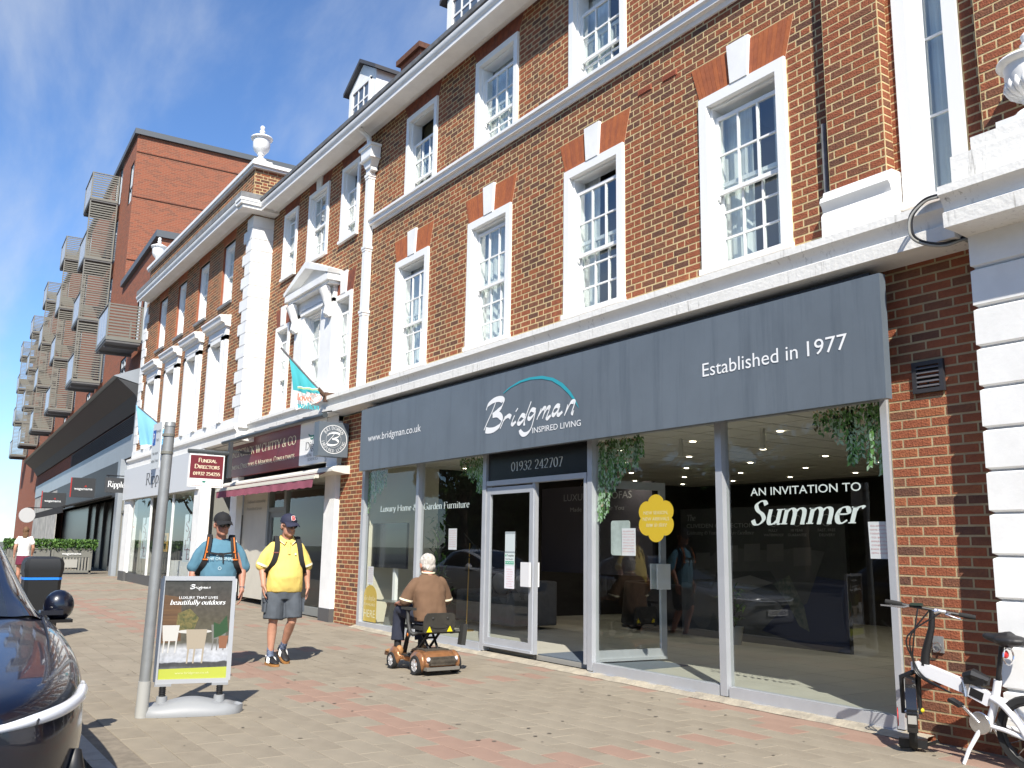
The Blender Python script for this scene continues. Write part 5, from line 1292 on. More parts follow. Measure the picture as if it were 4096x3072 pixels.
def tree(label, x, y, kind=0, s=1.0, rz=0.0, group=None):
    t = thing('tree', label, 'tree', (x, y, -.1), group, rz=rz); t.scale = (s, s, s)
    for nm, me in (('trunk', TREES[kind][0]), ('crown', TREES[kind][1])):
        o = bpy.data.objects.new(nm, me); COL.objects.link(o); o.parent = t
for i, (x, y, k, s, rz) in enumerate([(-66, -9, 1, .95, 0), (-74, -14, 0, 1.1, 2)]):
    tree(('dark leafy tree at the far left end of the street', 'second dark tree farther off beyond the street trees')[i], x, y, k, s, rz)
for i, (x, k, s, rz) in enumerate([(-56, 0, 1.1, .3), (-46, 1, .9, 1), (-37, 0, 1, 2), (-29, 1, 1, 3), (-20.5, 0, 1.05, 4), (-12, 1, .95, 5), (-4, 0, 1.1, 1.6), (5, 1, 1, 2.6), (14, 0, 1.1, .6)]):
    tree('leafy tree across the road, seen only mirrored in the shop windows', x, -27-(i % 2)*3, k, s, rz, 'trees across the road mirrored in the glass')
hd = MB()
def hp(r): return Vector((r.uniform(-70, 25), -34+r.uniform(-.9, .9), r.random()**.8*6.6)), (2 if r.random() < .5 else 0)
hd = leafy(13000, hp, .42, 9); hd.box(-70, 25, -34.6, -33.6, -.2, 6.0, 2)
ho = hd.build('hedge', LEAF); tag(ho, 'long dark leaf belt added behind the trees to keep sky out of the window reflections', 'hedge')  # added leaf mass, made tall to block the sky in the shop glass reflections

# ------------------------------------------------------------------ parked cars
def car_mesh_parts():
    P = {}
    st = [(0.00, .42, .72, .66, .30), (-.05, .58, .765, .70, .24), (-.18, .75, .805, .735, .21), (-.42, .88, .845, .775, .2), (-.8, .965, .89, .83, .2), (-1.3, 1.005, .945, .89, .2), (-1.8, 1.015, .985, .935, .2), (-2.3, 1.005, 1.02, .975, .2), (-3.0, 1.0, 1.03, .99, .2), (-3.8, 1.005, 1.04, 1.0, .2), (-4.4, 1.01, 1.06, 1.01, .21), (-4.85, .97, 1.07, 1.0, .25), (-5.0, .86, 1.02, .93, .32), (-5.06, .6, .9, .8, .4)]
    rows = []
    for (x, w, zt, zs, zb) in st:
        h = [(0, zt), (.45*w, zt-.008), (.80*w, (zt+zs)/2+.02), (.93*w, zs), (.985*w, zs-.08), (w, (zs+zb)/2+.06), (.985*w, (zs+zb)/2-.1), (.95*w, zb+.04), (.85*w, zb), (.4*w, zb-.01), (0, zb-.01)]
        full = [(x, y, z) for y, z in h]+[(x, -y, z) for y, z in reversed(h[1:-1])]
        rows.append(full)
    m = MB(); m.grid(rows, closed=True); n = len(rows[0])
    m.f.append(tuple(range(n))); m.m.append(0); m.f.append(tuple(range(len(m.v)-n, len(m.v)))[::-1]); m.m.append(0)
    P['body'] = m
    gs = [(-1.95, .74, .90, 1.00, 1.02), (-2.35, .72, .91, 1.0, 1.16), (-2.85, .70, .915, 1.0, 1.345), (-3.25, .69, .915, 1.01, 1.45), (-3.6, .69, .91, 1.02, 1.505), (-4.0, .68, .905, 1.03, 1.50), (-4.4, .66, .89, 1.04, 1.41), (-4.75, .62, .84, 1.05, 1.22), (-4.98, .58, .78, 1.04, 1.06)]
    rows = []
    for (x, wr, wb, zb, zr) in gs:
        h = [(0, zr+.0), (wr*.6, zr-.006), (wr*.93, zr-.03), (wr, zr-.055 if zr > 1.1 else zr-.02), ((wr+wb)/2, (zr+zb)/2-.01), (wb, zb-.06)]
        rows.append([(x, y, z) for y, z in h[::-1]]+[(x, -y, z) for y, z in h[1:]])
    m = MB(); m.grid(rows)
    k = len(rows[0])-1
    for i in range(len(m.f)):
        a, j = divmod(i, k)
        roof = 2 <= j <= k-3
        m.m[i] = 1
        if roof and 3 <= a <= 5: m.m[i] = 2
        if j in (2, k-3) and a < 7: m.m[i] = 0
        if not roof and a >= 6: m.m[i] = 0
    P['cabin'] = m
    return P
CARP = car_mesh_parts()
CARGLASS = mat('car_glass', (.012, .016, .022), rough=.03, spec=.8)
TRIM = mat('gloss_black', (.006, .006, .007), rough=.12, coat=.5)
RUB = mat('tyre_rubber', (.018, .018, .018), rough=.9)
RIM = mat('alloy_rim', (.45, .46, .48), rough=.3, metal=.8)
LENS = mat('headlamp_lens', (.70, .72, .76), rough=.12, coat=.6)
CARMESH = {}
def shared(key, fn):
    if key not in CARMESH: CARMESH[key] = fn()
    return CARMESH[key]
def put(name, me, parent, mat_=None, loc=(0, 0, 0)):
    o = bpy.data.objects.new(name, me); COL.objects.link(o); o.parent = parent; o.location = Vector(loc) if parent.get('_local') or parent.parent is not None else Vector(loc)-wloc(parent)
    return o
def car(label, x, y, z, paint, plate, style=0):
    c = thing('parked_car', label, 'car', (x, y, z), 'cars parked along the kerb', rz=0)
    me = CARP['body'].mesh('body', paint, 180, fixn=True); b = put('body', me, c); s = b.modifiers.new('s', 'SUBSURF'); s.levels = 2; s.render_levels = 2
    me = CARP['cabin'].mesh('cabin', [paint, CARGLASS, CARGLASS if style == 0 else paint], 180); g = put('cabin', me, c); s = g.modifiers.new('s', 'SUBSURF'); s.levels = 2; s.render_levels = 2
    # lamp strip, lower bumper, intakes
    for sd in (1, -1):
        m = MB(); pts = [(-.0, sd*.03, .665), (-.03, sd*.38, .67), (-.10, sd*.58, .685), (-.24, sd*.74, .70), (-.44, sd*.85, .715), (-.64, sd*.905, .73), (-.80, sd*.93, .74)]
        PP = crom(pts, 5); m.tube(PP, [(.012+.016*min(1, i/14), .03) if i < len(PP)-4 else (.016, .02) for i in range(len(PP))], 10, up=(0, 0, 1)); put('headlight', m.mesh('headlight', LENS, 60), c)
        m = MB(); m.tube([(-.40, sd*.86, .33), (-.36, sd*.85, .43), (-.40, sd*.86, .5)], [.05, .055, .03], 8); put('air_intake', m.mesh('air_intake', BLACKM, 60), c)
        m = MB(); mm_ = Vector((-2.72, sd*1.06, 1.01)); m.ell(mm_, (.09, .105, .10), nu=16, nv=10); m.box(-2.72, -2.62, sd*.93, sd*1.08, .955, .985); me = m.mesh('wing_mirror', paint, 60); w = put('wing_mirror', me, c)
        m = MB(); m.box(-2.80, -2.785, sd*1.0, sd*1.13, .95, 1.06); put('mirror_glass', m.mesh('mirror_glass', CARGLASS), w)
        m = MB(); m.box(-2.78, -2.63, sd*.93, sd*1.15, .905, .925); put('mirror_base', m.mesh('mirror_base', TRIM), w)
    m = MB(); pts = [(-.02, .0, .43), (-.06, .45, .43), (-.20, .83, .43)]
    for a_, b_ in (((-.004, .5), .38),):
        rows = [[(-.005-.40*(abs(t)/.86)**2.6-.03, t, z_) for t in [(-.86+1.72*i/20) for i in range(21)]] for z_ in (.26, .33, .44)]
        rows = [[(p[0]+(.02 if i == 1 else -.0), p[1], p[2]) for p in r] for i, r in enumerate(rows)]
        m.grid(rows)
    put('bumper', m.mesh('bumper', TRIM, 60), c)
    # shut line of the bonnet
    m = MB()
    for sd in (1, -1): m.tube([(-.05, sd*.62, .675), (-.5, sd*.72, .82), (-1.2, sd*.80, .915), (-1.95, sd*.86, .985)], .006, 5)
    put('bonnet_seam', m.mesh('bonnet_seam', BLACKM), c)
    for (wx, wy) in ((-1.05, .80), (-1.05, -.80), (-3.95, .85), (-3.95, -.85)):
        sd = 1 if wy > 0 else -1
        w = put('wheel', shared('tyre', lambda: MB().lathe([(.24, -.11), (.33, -.115), (.355, -.07), (.36, 0), (.355, .07), (.33, .115), (.24, .11)], axis='y', n=28, caps=False).mesh('wheel', RUB, 50)), c, loc=(wx, wy+sd*.02, .36))
        def rim():
            m = MB(); m.lathe([(.245, -.05), (.25, .095), (.235, .10), (.05, .06)], axis='y', n=24, caps=False)
            for q in range(5):
                a = 6.283*q/5; m.bar((.04*math.cos(a), .09, .04*math.sin(a)), (.235*math.cos(a), .1, .235*math.sin(a)), .05, .03)
            return m.mesh('rim', RIM, 40)
        r = put('rim', shared('rim', rim), w); r.rotation_euler = (0, 0, 0 if sd > 0 else math.pi)
    if plate:
        m = MB(); m.box(.012, .03, -.28, .28, .40, .52); p = put('number_plate', m.mesh('number_plate', WHITE2), c)
        t = sans('lettering', plate, None, (.032, -.23, .425), (0, 1, 0), (0, 0, 1), .46, .07, BLACKM); t.parent = p
        m = MB(); m.box(.0, .02, -.6, .6, .545, .60); put('grille', m.mesh('grille', TRIM), c)
        m = MB(); m.lathe([(.07, 0), (.075, .012), (.06, .014)], (.018, 0, .575), axis='x', n=18); put('emblem', m.mesh('emblem', RIM, 40), c)
    return c
NAVY = mat('navy_paint', (.004, .005, .013), rough=.3, metal=.15, coat=.9)
SILVER = mat('silver_paint', (.48, .49, .50), rough=.28, metal=.5, coat=1.0)
WHITEP = mat('white_car_paint', (.72, .73, .74), rough=.25, coat=1.0)
dc = car('dark navy car parked nose-on at the kerb with a white lamp strip', -4.85, -7.13, -.13, NAVY, None); dc.scale = (1, 1, 1.13)
car('silver car mirrored in the pane beside the open shop door', -11.8, -7.0, -.12, SILVER, 'GL67 PYO', 1)
car('white car mirrored behind the man on the scooter', -18.6, -7.0, -.06, WHITEP, 'R33 RIS', 1)

# ------------------------------------------------------------------ litter bin, sign post, poster stand
bn = thing('litter_bin', 'black street bin with a bright blue stripe, partly behind the car', 'bin', (-15.6, -5.15, .04))
BINM = mat('bin_plastic', (.016, .017, .018), rough=.5, bump=.05, bscale=60)
m = MB(); rows = []
for (z, a, b) in ((0, .20, .22), (.05, .22, .24), (.9, .235, .25), (1.0, .25, .27), (1.1, .25, .27), (1.17, .23, .24), (1.2, .16, .17)):
    rows.append([(-15.6+a*sx, -5.15+b*sy, .04+z) for sx, sy in ((-1, -.8), (-.8, -1), (.8, -1), (1, -.8), (1, .8), (.8, 1), (-.8, 1), (-1, .8))])
m.grid(rows, closed=True); m.f.append(tuple(range(len(m.v)-8, len(m.v)))); m.m.append(0); m.build('body', BINM, bn, smooth=30)
m = MB(); rows = []
for z in (.86, .895): rows.append([(-15.6+.242*sx, -5.15+.257*sy, .04+z) for sx, sy in ((-1, -.8), (-.8, -1), (.8, -1), (1, -.8), (1, .8), (.8, 1), (-.8, 1), (-1, .8))])
m.grid(rows, closed=True); m.build('stripe', mat('stripe_blue', (.02, .22, .75), rough=.4), bn)
pp = thing('parking_sign', 'grey steel post with a small white parking plate at its top', 'street sign', (-8.504, -5.199, 0))
GALV = mat('galvanised', (.30, .31, .31), rough=.5, metal=.45, var=.08, scale=6)
m = MB(); m.tube([(-8.504, -5.2, -.02), (-8.495, -5.165, 2.52)], .047, 16); m.build('post', GALV, pp, smooth=50)
m = MB(); m.tube([(-8.504, -5.2, -.0), (-8.502, -5.195, .30)], .053, 16); m.build('sleeve', mat('sleeve_grey', (.36, .36, .34), rough=.7), pp, smooth=50)
m = MB(); m.tube([(-8.495, -5.165, 2.52), (-8.495, -5.165, 2.56)], [.052, .045], 16); m.build('cap', GALV, pp, smooth=50)
m = MB(); m.lathe([(.05, -.012), (.055, -.012), (.055, .012), (.05, .012)], (-8.496, -5.17, 2.44), 16); m.lathe([(.05, -.012), (.055, -.012), (.055, .012), (.05, .012)], (-8.497, -5.172, 2.28), 16); m.build('clamp', STEEL, pp)
m = MB(); m.box(-8.80, -8.48, -5.238, -5.230, 2.14, 2.56); pt = m.build('plate', mat('plate_white', (.66, .68, .68), rough=.4), pp)
m = MB(); m.box(-8.78, -8.68, -5.2395, -5.2385, 2.36, 2.50); m.build('blue_square', mat('sign_blue', (.01, .09, .42), rough=.4), pt)
for t, z, w, h, x in (('P', 2.385, .05, .09, -8.755), ('8 am-6 pm', 2.47, .17, .03, -8.665), ('1 hour', 2.39, .11, .03, -8.65), ('No return', 2.27, .2, .03, -8.74), ('within 1 hour', 2.20, .26, .03, -8.77)):
    sans('lettering', t, pt, (x, -5.2405, z), X_, Z_, w, h, LET if t == 'P' else BLACKM)
ab = thing('poster_stand', 'pavement poster stand with a silver frame on a moulded grey water base', 'sign stand', (-8.52, -4.79, 0), rz=math.atan2(.624, .173))
GREYP = mat('base_plastic', (.27, .28, .29), rough=.5, bump=.04, bscale=40)
m = MB(); rows = []
for i in range(25):
    t = -1+2*i/24; hw = .19*(1-abs(t)**4)**.5+.004; hz_ = .045+.10*math.cos(t*1.35)**2+(.02 if abs(abs(t)-.72) < .1 else 0)
    if abs(t) < .5: hz_ -= .0
    r = [(t*.45, -hw*1.03, 0), (t*.45, -hw*1.05, .035), (t*.45, -hw*.8, .05+hz_*.35), (t*.45, -hw*.45, hz_*.85), (t*.45, 0, hz_), (t*.45, hw*.45, hz_*.85), (t*.45, hw*.8, .05+hz_*.35), (t*.45, hw*1.05, .035), (t*.45, hw*1.03, 0)]
    rows.append(r)
m.grid(rows); put('base', m.mesh('base', GREYP, 60), ab)
for sx in (-.24, .24):
    m = MB(); m.tube([(sx, 0, .09), (sx, 0, .15)], [.05, .045], 12); m.box(sx-.07, sx+.07, -.03, .03, .235, .255); put('collar', m.mesh('collar', GREYP, 40), ab)
    m = MB(); m.tube([(sx, 0, .12), (sx, 0, .25)], .026, 12)
    for q in range(5): m.lathe([(.026, 0), (.032, .006), (.026, .012)], (sx, 0, .15+q*.016), 12)
    put('spring', m.mesh('spring', BLACKM, 40), ab)
AL2 = mat('silver_frame', (.46, .47, .49), rough=.35, metal=.3)
m = MB(); f0, f1, z0, z1, e = -.325, .325, .255, 1.185, .038
for (a, b, c, d) in ((f0, f0+e, z0+.02, z1-.02), (f1-e, f1, z0+.02, z1-.02)): m.box(a, b, -.018, .018, c, d)
m.box(f0+.015, f1-.015, -.0182, .0182, z0, z0+e); m.box(f0+.015, f1-.015, -.0182, .0182, z1-e, z1)
put('frame', m.mesh('frame', AL2), ab)
def lens_poster():
    m = bpy.data.materials.new('poster_print'); m.use_nodes = True; N = m.node_tree.nodes; L = m.node_tree.links; b = N['Principled BSDF']; b.inputs['Roughness'].default_value = .25; b.inputs['Coat Weight'].default_value = .6
    t = N.new('ShaderNodeTexCoord'); s = N.new('ShaderNodeSeparateXYZ'); L.new(t.outputs['Object'], s.inputs[0])
    mr = N.new('ShaderNodeMapRange'); mr.inputs['From Min'].default_value = .29; mr.inputs['From Max'].default_value = 1.15; L.new(s.outputs[2], mr.inputs['Value'])
    nz = N.new('ShaderNodeTexNoise'); nz.inputs['Scale'].default_value = 7; nz.inputs['Detail'].default_value = 6; L.new(t.outputs['Object'], nz.inputs['Vector'])
    rp = N.new('ShaderNodeValToRGB'); e = rp.color_ramp.elements; e[0].position = 0; e[0].color = (.36, .38, .42, 1); e[1].position = 1; e[1].color = (.05, .05, .045, 1)
    for p, c in ((.13, (.05, .052, .055)), (.165, (.055, .055, .06)), (.175, (.40, .42, .46)), (.30, (.42, .43, .45)), (.36, (.10, .095, .075)), (.55, (.085, .075, .05)), (.78, (.07, .06, .05))):
        q = e.new(p); q.color = (*c, 1)
    ad = N.new('ShaderNodeMath'); ad.operation = 'MULTIPLY_ADD'; ad.inputs[1].default_value = .06; L.new(nz.outputs[0], ad.inputs[0]); L.new(mr.outputs[0], ad.inputs[2]); su = N.new('ShaderNodeMath'); su.operation = 'SUBTRACT'; su.inputs[1].default_value = .03; L.new(ad.outputs[0], su.inputs[0]); L.new(su.outputs[0], rp.inputs[0])
    n2 = N.new('ShaderNodeTexNoise'); n2.inputs['Scale'].default_value = 26; n2.inputs['Detail'].default_value = 5; L.new(t.outputs['Object'], n2.inputs['Vector'])
    mm = N.new('ShaderNodeMixRGB'); mm.blend_type = 'OVERLAY'; mm.inputs[0].default_value = .55; L.new(rp.outputs[0], mm.inputs[1]); L.new(n2.outputs[0], mm.inputs[2]); L.new(mm.outputs[0], b.inputs['Base Color'])
    return m
m = MB(); m.box(f0+e-.004, f1-e+.004, -.008, .008, z0+e-.004, z1-e+.004); ps = put('poster', m.mesh('poster', lens_poster()), ab)
def flat(name, pts, y, mm): 
    k = MB(); k.poly([(x, y, z) for x, z in pts]); o = put(name, k.mesh(name, mm), ps); return o
flat('print_band', [(f0+e, z0+e), (f1-e, z0+e), (f1-e, z0+.135), (f0+e, z0+.125)], -.0086, mat('print_lime', (.40, .44, .06), rough=.3, coat=.5))
flat('print_fence', [(f0+e, .60), (-.12, .62), (-.14, 1.0), (f0+e, 1.02)], -.0085, mat('print_wood', (.15, .085, .04), rough=.3, coat=.5, col2=(.09, .05, .028), scale=10, stretch=(.3, 1, 9)))
flat('print_leaves', [(-.17, .72), (-.02, .70), (.02, .82), (-.06, .9), (-.16, .86)], -.0087, mat('print_leaf', (.20, .16, .06), rough=.3, col2=(.06, .07, .03), scale=40))
PW_ = mat('print_white', (.50, .49, .46), rough=.3, coat=.5); PGm = mat('print_grey', (.16, .155, .14), rough=.3, coat=.5); PBr = mat('print_rattan', (.34, .29, .22), rough=.3, coat=.5)
flat('print_table', [(-.13+.15*math.cos(k*.35)+.12, .70+.018*math.sin(k*.35)) for k in range(18)], -.0088, PW_)
def chairp(cx, cz, s, mm):
    flat('print_chair', [(cx-.07*s, cz), (cx+.07*s, cz), (cx+.085*s, cz+.16*s), (cx-.085*s, cz+.16*s)], -.0090, mm)
    for dx_ in (-.07, -.02, .05): flat('print_leg', [(cx+dx_*s, cz-.12*s), (cx+(dx_+.012)*s, cz-.12*s), (cx+(dx_+.02)*s, cz), (cx+(dx_+.005)*s, cz)], -.0089, mm)
chairp(-.21, .62, .85, PW_); chairp(.20, .63, .8, PGm); chairp(.01, .55, 1.05, PBr)
flat('print_pot', [(.21, .55), (.27, .55), (.285, .66), (.2, .66)], -.0091, mat('print_pot', (.22, .10, .055), rough=.3)); flat('print_palm', [(.16, .64), (.22, .66), (.28, .70), (.26, .84), (.2, .76), (.15, .78)], -.0092, mat('print_palm', (.03, .07, .03), rough=.3))
scr = script(None, (-.075, -.0095, 1.075), X_, Z_, .082, LET, T=.075, t=.03); scr.parent = ps
for t, x, z, w, h, st_ in (('LUXURY THAT LIVES', -.16, .985, .33, .024, 's'), ('beautifully outdoors', -.235, .935, .47, .042, 'i'), ('www.bridgman.co.uk', -.15, .335, .29, .02, 's')):
    o = sans('lettering', t, None, (x, -.0095, z), X_, Z_, w, h, LET if st_ != 's' or z > .5 else mat('print_pale', (.6, .62, .3), rough=.4)) if st_ == 's' else serif('lettering', t, None, (x, -.0095, z), X_, Z_, w, h, LET, slant=.22, T=.15, t=.06)
    o.parent = ps
lp = thing('street_lamp', 'slender grey street post beside the far trees at the left edge', 'lamp post', (-40, -7.6, .2)); m = MB(); m.tube([(-40, -5.75, .2), (-40, -5.75, 3.1)], .09, 10); m.build('post', GALV, lp); m = MB(); m.lathe([(.10, 0), (.12, .1), (.02, .2)], (-40, -5.75, 3.1), 12); m.build('lamp_head', GALV, lp)
rb = thing('red_parasol', 'red cafe parasol far down the street', 'parasol', (-58, -5, .3)); m = MB(); m.lathe([(.03, 0), (.03, 2.1)], (-58, -4.6, .3), 8); m.build('pole', BLACKM, rb); m = MB(); m.lathe([(1.5, 2.0), (1.48, 2.06), (.6, 2.4), (.03, 2.55)], (-58, -4.6, .3), 8); m.build('canopy', mat('red_canvas', (.55, .05, .03), rough=.8), rb)
# ------------------------------------------------------------------ people
SKIN = mat('skin', (.50, .265, .175), rough=.55, col2=(.43, .21, .14), scale=9, bump=.08, bscale=120)
SKIN2 = mat('skin_ruddy', (.46, .225, .15), rough=.55, col2=(.38, .17, .115), scale=9, bump=.08, bscale=120)
def limb(mb, pts, rad, n=14, cap=True):
    P = crom([tuple(p) for p in pts], 5) if len(pts) > 2 else pts
    k = len(P); R = []
    for i in range(k):
        t = i/(k-1)*(len(rad)-1); a = min(int(t), len(rad)-2); f = t-a
        ra, rb = rad[a], rad[a+1]
        if isinstance(ra, tuple): R.append((ra[0]*(1-f)+rb[0]*f, ra[1]*(1-f)+rb[1]*f))
        else: R.append(ra*(1-f)+rb*f)
    mb.tube(P, R, n)
    if cap:
        for p, r in ((P[0], R[0]), (P[-1], R[-1])):
            r = r if not isinstance(r, tuple) else min(r); mb.ell(p, (r, r, r), nu=12, nv=8)
def hand(mb, w, d, nrm, thumb, s=1.0, curl=.5):
    """w wrist, d finger direction, nrm palm normal (side the fingers curl to), thumb direction across the palm"""
    w = Vector(w); d = Vector(d).normalized(); nrm = Vector(nrm); nrm = (nrm-d*nrm.dot(d)).normalized(); t = d.cross(nrm).normalized()
    if t.dot(Vector(thumb)) < 0: t = -t
    M = Matrix((t, d, nrm)).transposed()
    mb.ell(w+d*.052*s, (.042*s, .058*s, .017*s), M, 14, 10); mb.tube([w-d*.02, w+d*.03*s], [.027*s, .03*s], 10)
    for k, (o, L) in enumerate(((.030, .078), (.010, .088), (-.010, .082), (-.029, .064))):
        a = w+d*.088*s+t*o*s; pts = [a]; dd = d.copy(); q = .40
        for j in range(3):
            dd = (dd+nrm*curl*(.45+.25*j)).normalized(); a = a+dd*L*s*(.46, .32, .24)[j]; pts.append(a.copy())
        mb.tube([w+d*.05*s+t*o*s*.8]+pts, [.010*s, .0098*s, .009*s, .0083*s, .0068*s], 8); mb.ell(pts[-1], (.0068*s,)*3, nu=8, nv=6)
    a = w+d*.02*s+t*.026*s; td = (t*.75+d*.65+nrm*.25).normalized(); b = a+td*.042*s; c = b+(td*.5+d*.8+nrm*.2).normalized()*.034*s; e = c+(d+nrm*.3).normalized()*.024*s
    mb.tube([w+d*.01, a, b, c, e], [.014*s, .016*s, .0125*s, .0105*s, .008*s], 9); mb.ell(e, (.008*s,)*3, nu=8, nv=6)
def head(mb, c, yaw=0.0, pitch=0.0, s=1.0):
    """c = head centre; front is +x"""
    M = Matrix.Rotation(yaw, 3, 'Z') @ Matrix.Rotation(pitch, 3, 'Y'); c = Vector(c)
    def E(p, r): mb.ell(c+M @ (Vector(p)*s), tuple(k*s for k in r), M, 18, 12)
    E((-.012, 0, .022), (.104, .082, .102)); E((.022, 0, -.045), (.076, .066, .085)); E((.062, 0, -.096), (.030, .036, .026)); E((.03, .03, -.07), (.05, .034, .045)); E((.03, -.03, -.07), (.05, .034, .045))
    E((.088, 0, .028), (.016, .05, .014))
    mb.tube([c+M @ (Vector(p)*s) for p in ((.088, 0, .02), (.108, 0, -.012), (.122, 0, -.030), (.10, 0, -.037))], [.011*s, .013*s, .016*s, .012*s], 8)
    for y in (.014, -.014): E((.104, y, -.031), (.011, .009, .008))
    E((.092, 0, -.062), (.011, .024, .007)); E((.088, 0, -.073), (.011, .021, .007))
    for y in (.083, -.083): E((-.012, y, -.012), (.020, .010, .032)); E((-.006, y*1.08, -.004), (.014, .006, .022))
    return M
def loft(mb, rings, n=24):
    """rings: (x, y, z, rx, ry[, tilt])"""
    rows = []
    for r in rings:
        x, y, z, rx, ry = r[:5]; p = r[5] if len(r) > 5 else 2.0
        row = []
        for j in range(n):
            t = 2*math.pi*j/n; c, s = math.cos(t), math.sin(t); e = 2/p
            row.append((x+rx*math.copysign(abs(c)**e, c), y+ry*math.copysign(abs(s)**e, s), z))
        rows.append(row)
    base = len(mb.v); mb.grid(rows, closed=True); k = len(rows)
    mb.f.append(tuple(base+j for j in reversed(range(n)))); mb.m.append(0); mb.f.append(tuple(base+(k-1)*n+j for j in range(n))); mb.m.append(0)
def pobj(name, me, mats, parent):
    me.materials.clear()
    for m in (mats if isinstance(mats, (list, tuple)) else [mats]): me.materials.append(m)
    me.name = name; o = bpy.data.objects.new(name, me); COL.objects.link(o); o.parent = parent
    if not parent.get('_local') and parent.parent is None: o.location = -wloc(parent)
    return o
def person(label, loc, rz, body_mb, skin, vox=.0062):
    me = remeshed(body_mb, vox, 3); me.materials.append(skin); me.name = 'person'
    o = bpy.data.objects.new('person', me); COL.objects.link(o); o.location = loc; o.rotation_euler = (0, 0, rz); o['_local'] = 1
    tag(o, label, 'person'); return o
def cap(p, c, M, crown_m, s=1.0, badge=None):
    c = Vector(c)+M @ Vector((0, 0, .012*s)); m = MB(); rows = []
    for i in range(9):
        ph = math.pi/2*i/8
        rows.append([tuple(c+M @ Vector(((-.010+.117*math.cos(ph)*math.cos(t))*s, .095*math.cos(ph)*math.sin(t)*s, (.040+.098*math.sin(ph)**.9)*s))) for t in [2*math.pi*j/20 for j in range(20)]])
    m.grid(rows, closed=True); rows = []
    for i in range(2):
        rows.append([tuple(c+M @ Vector((-.01*s, 0, 0)) + M @ Vector((.117*math.cos(t)*s, .095*math.sin(t)*s, (.040-.014*i)*s))) for t in [2*math.pi*j/20 for j in range(20)]])
    m.grid(rows, closed=True); o = put('cap', m.mesh('cap', crown_m, 60), p)
    m = MB(); r0, r1, r2 = [], [], []
    for j in range(13):
        t = -1.15+2.3*j/12
        r0.append(tuple(c+M @ Vector(((-.01+.112*math.cos(t))*s, .093*math.sin(t)*s, .040*s)))); r1.append(tuple(c+M @ Vector(((.02+.128*math.cos(t))*s, .098*math.sin(t)*s, (.036-.012*abs(t))*s)))); r2.append(tuple(c+M @ Vector(((.055+.132*math.cos(t*.95))*s, .098*math.sin(t)*s, (.014-.022*abs(t))*s))))
    m.grid([r0, r1, r2]); k = len(m.v); m.grid([[(a, b, z-.006) for a, b, z in r] for r in (r0, r1, r2)]); put('brim', m.mesh('brim', crown_m, 60), o)
    m = MB(); m.ell(c+M @ Vector((-.01*s, 0, .139*s)), (.01, .01, .005), nu=8, nv=5); put('button', m.mesh('button', crown_m), o)
    if badge:
        b = c+M @ Vector((.112*s, -.026*s, .068*s)); t = serif('emblem', 'B', None, b, M @ Vector((0, 1, 0)), M @ Vector((-.35, 0, 1)), .042, .052, badge[0], T=.3, t=.12, depth=.001); t.parent = o
        t = serif('emblem', 'B', None, b+M @ Vector((-.001, -.003, -.002)), M @ Vector((0, 1, 0)), M @ Vector((-.35, 0, 1)), .048, .056, badge[1], T=.42, t=.2, depth=.0); t.parent = o
def shades(p, c, M, s=1.0):
    c = Vector(c); g = mat('sunglass_black', (.006, .006, .007), rough=.08, spec=.7); m = MB()
    for y in (.034, -.034):
        Q = M @ Matrix.Rotation(math.copysign(.22, y), 3, 'Z'); m.ell(c+M @ (Vector((.104, y, .004))*s), (.012*s, .036*s, .026*s), Q, 12, 8)
    m.tube([c+M @ (Vector(q)*s) for q in ((.112, .012, .010), (.118, 0, .012), (.112, -.012, .010))], .0045*s, 6)
    for y in (1, -1): m.tube([c+M @ (Vector(q)*s) for q in ((.094, y*.066, .012), (.03, y*.088, .012), (-.02, y*.091, .006))], .0045*s, 6)
    put('sunglasses', m.mesh('sunglasses', g, 60), p)
def mouth(p, c, M, s=1.0):
    m = MB(); m.tube([Vector(c)+M @ (Vector(q)*s) for q in ((.096, .022, -.069), (.1035, 0, -.0675), (.096, -.022, -.069))], [.002, .003, .002], 6); put('mouth', m.mesh('mouth', mat('lip_line', (.22, .075, .06), rough=.6)), p)
SOLE = mat('gum_sole', (.36, .17, .05), rough=.6); SHB = mat('shoe_black', (.014, .014, .015), rough=.6)
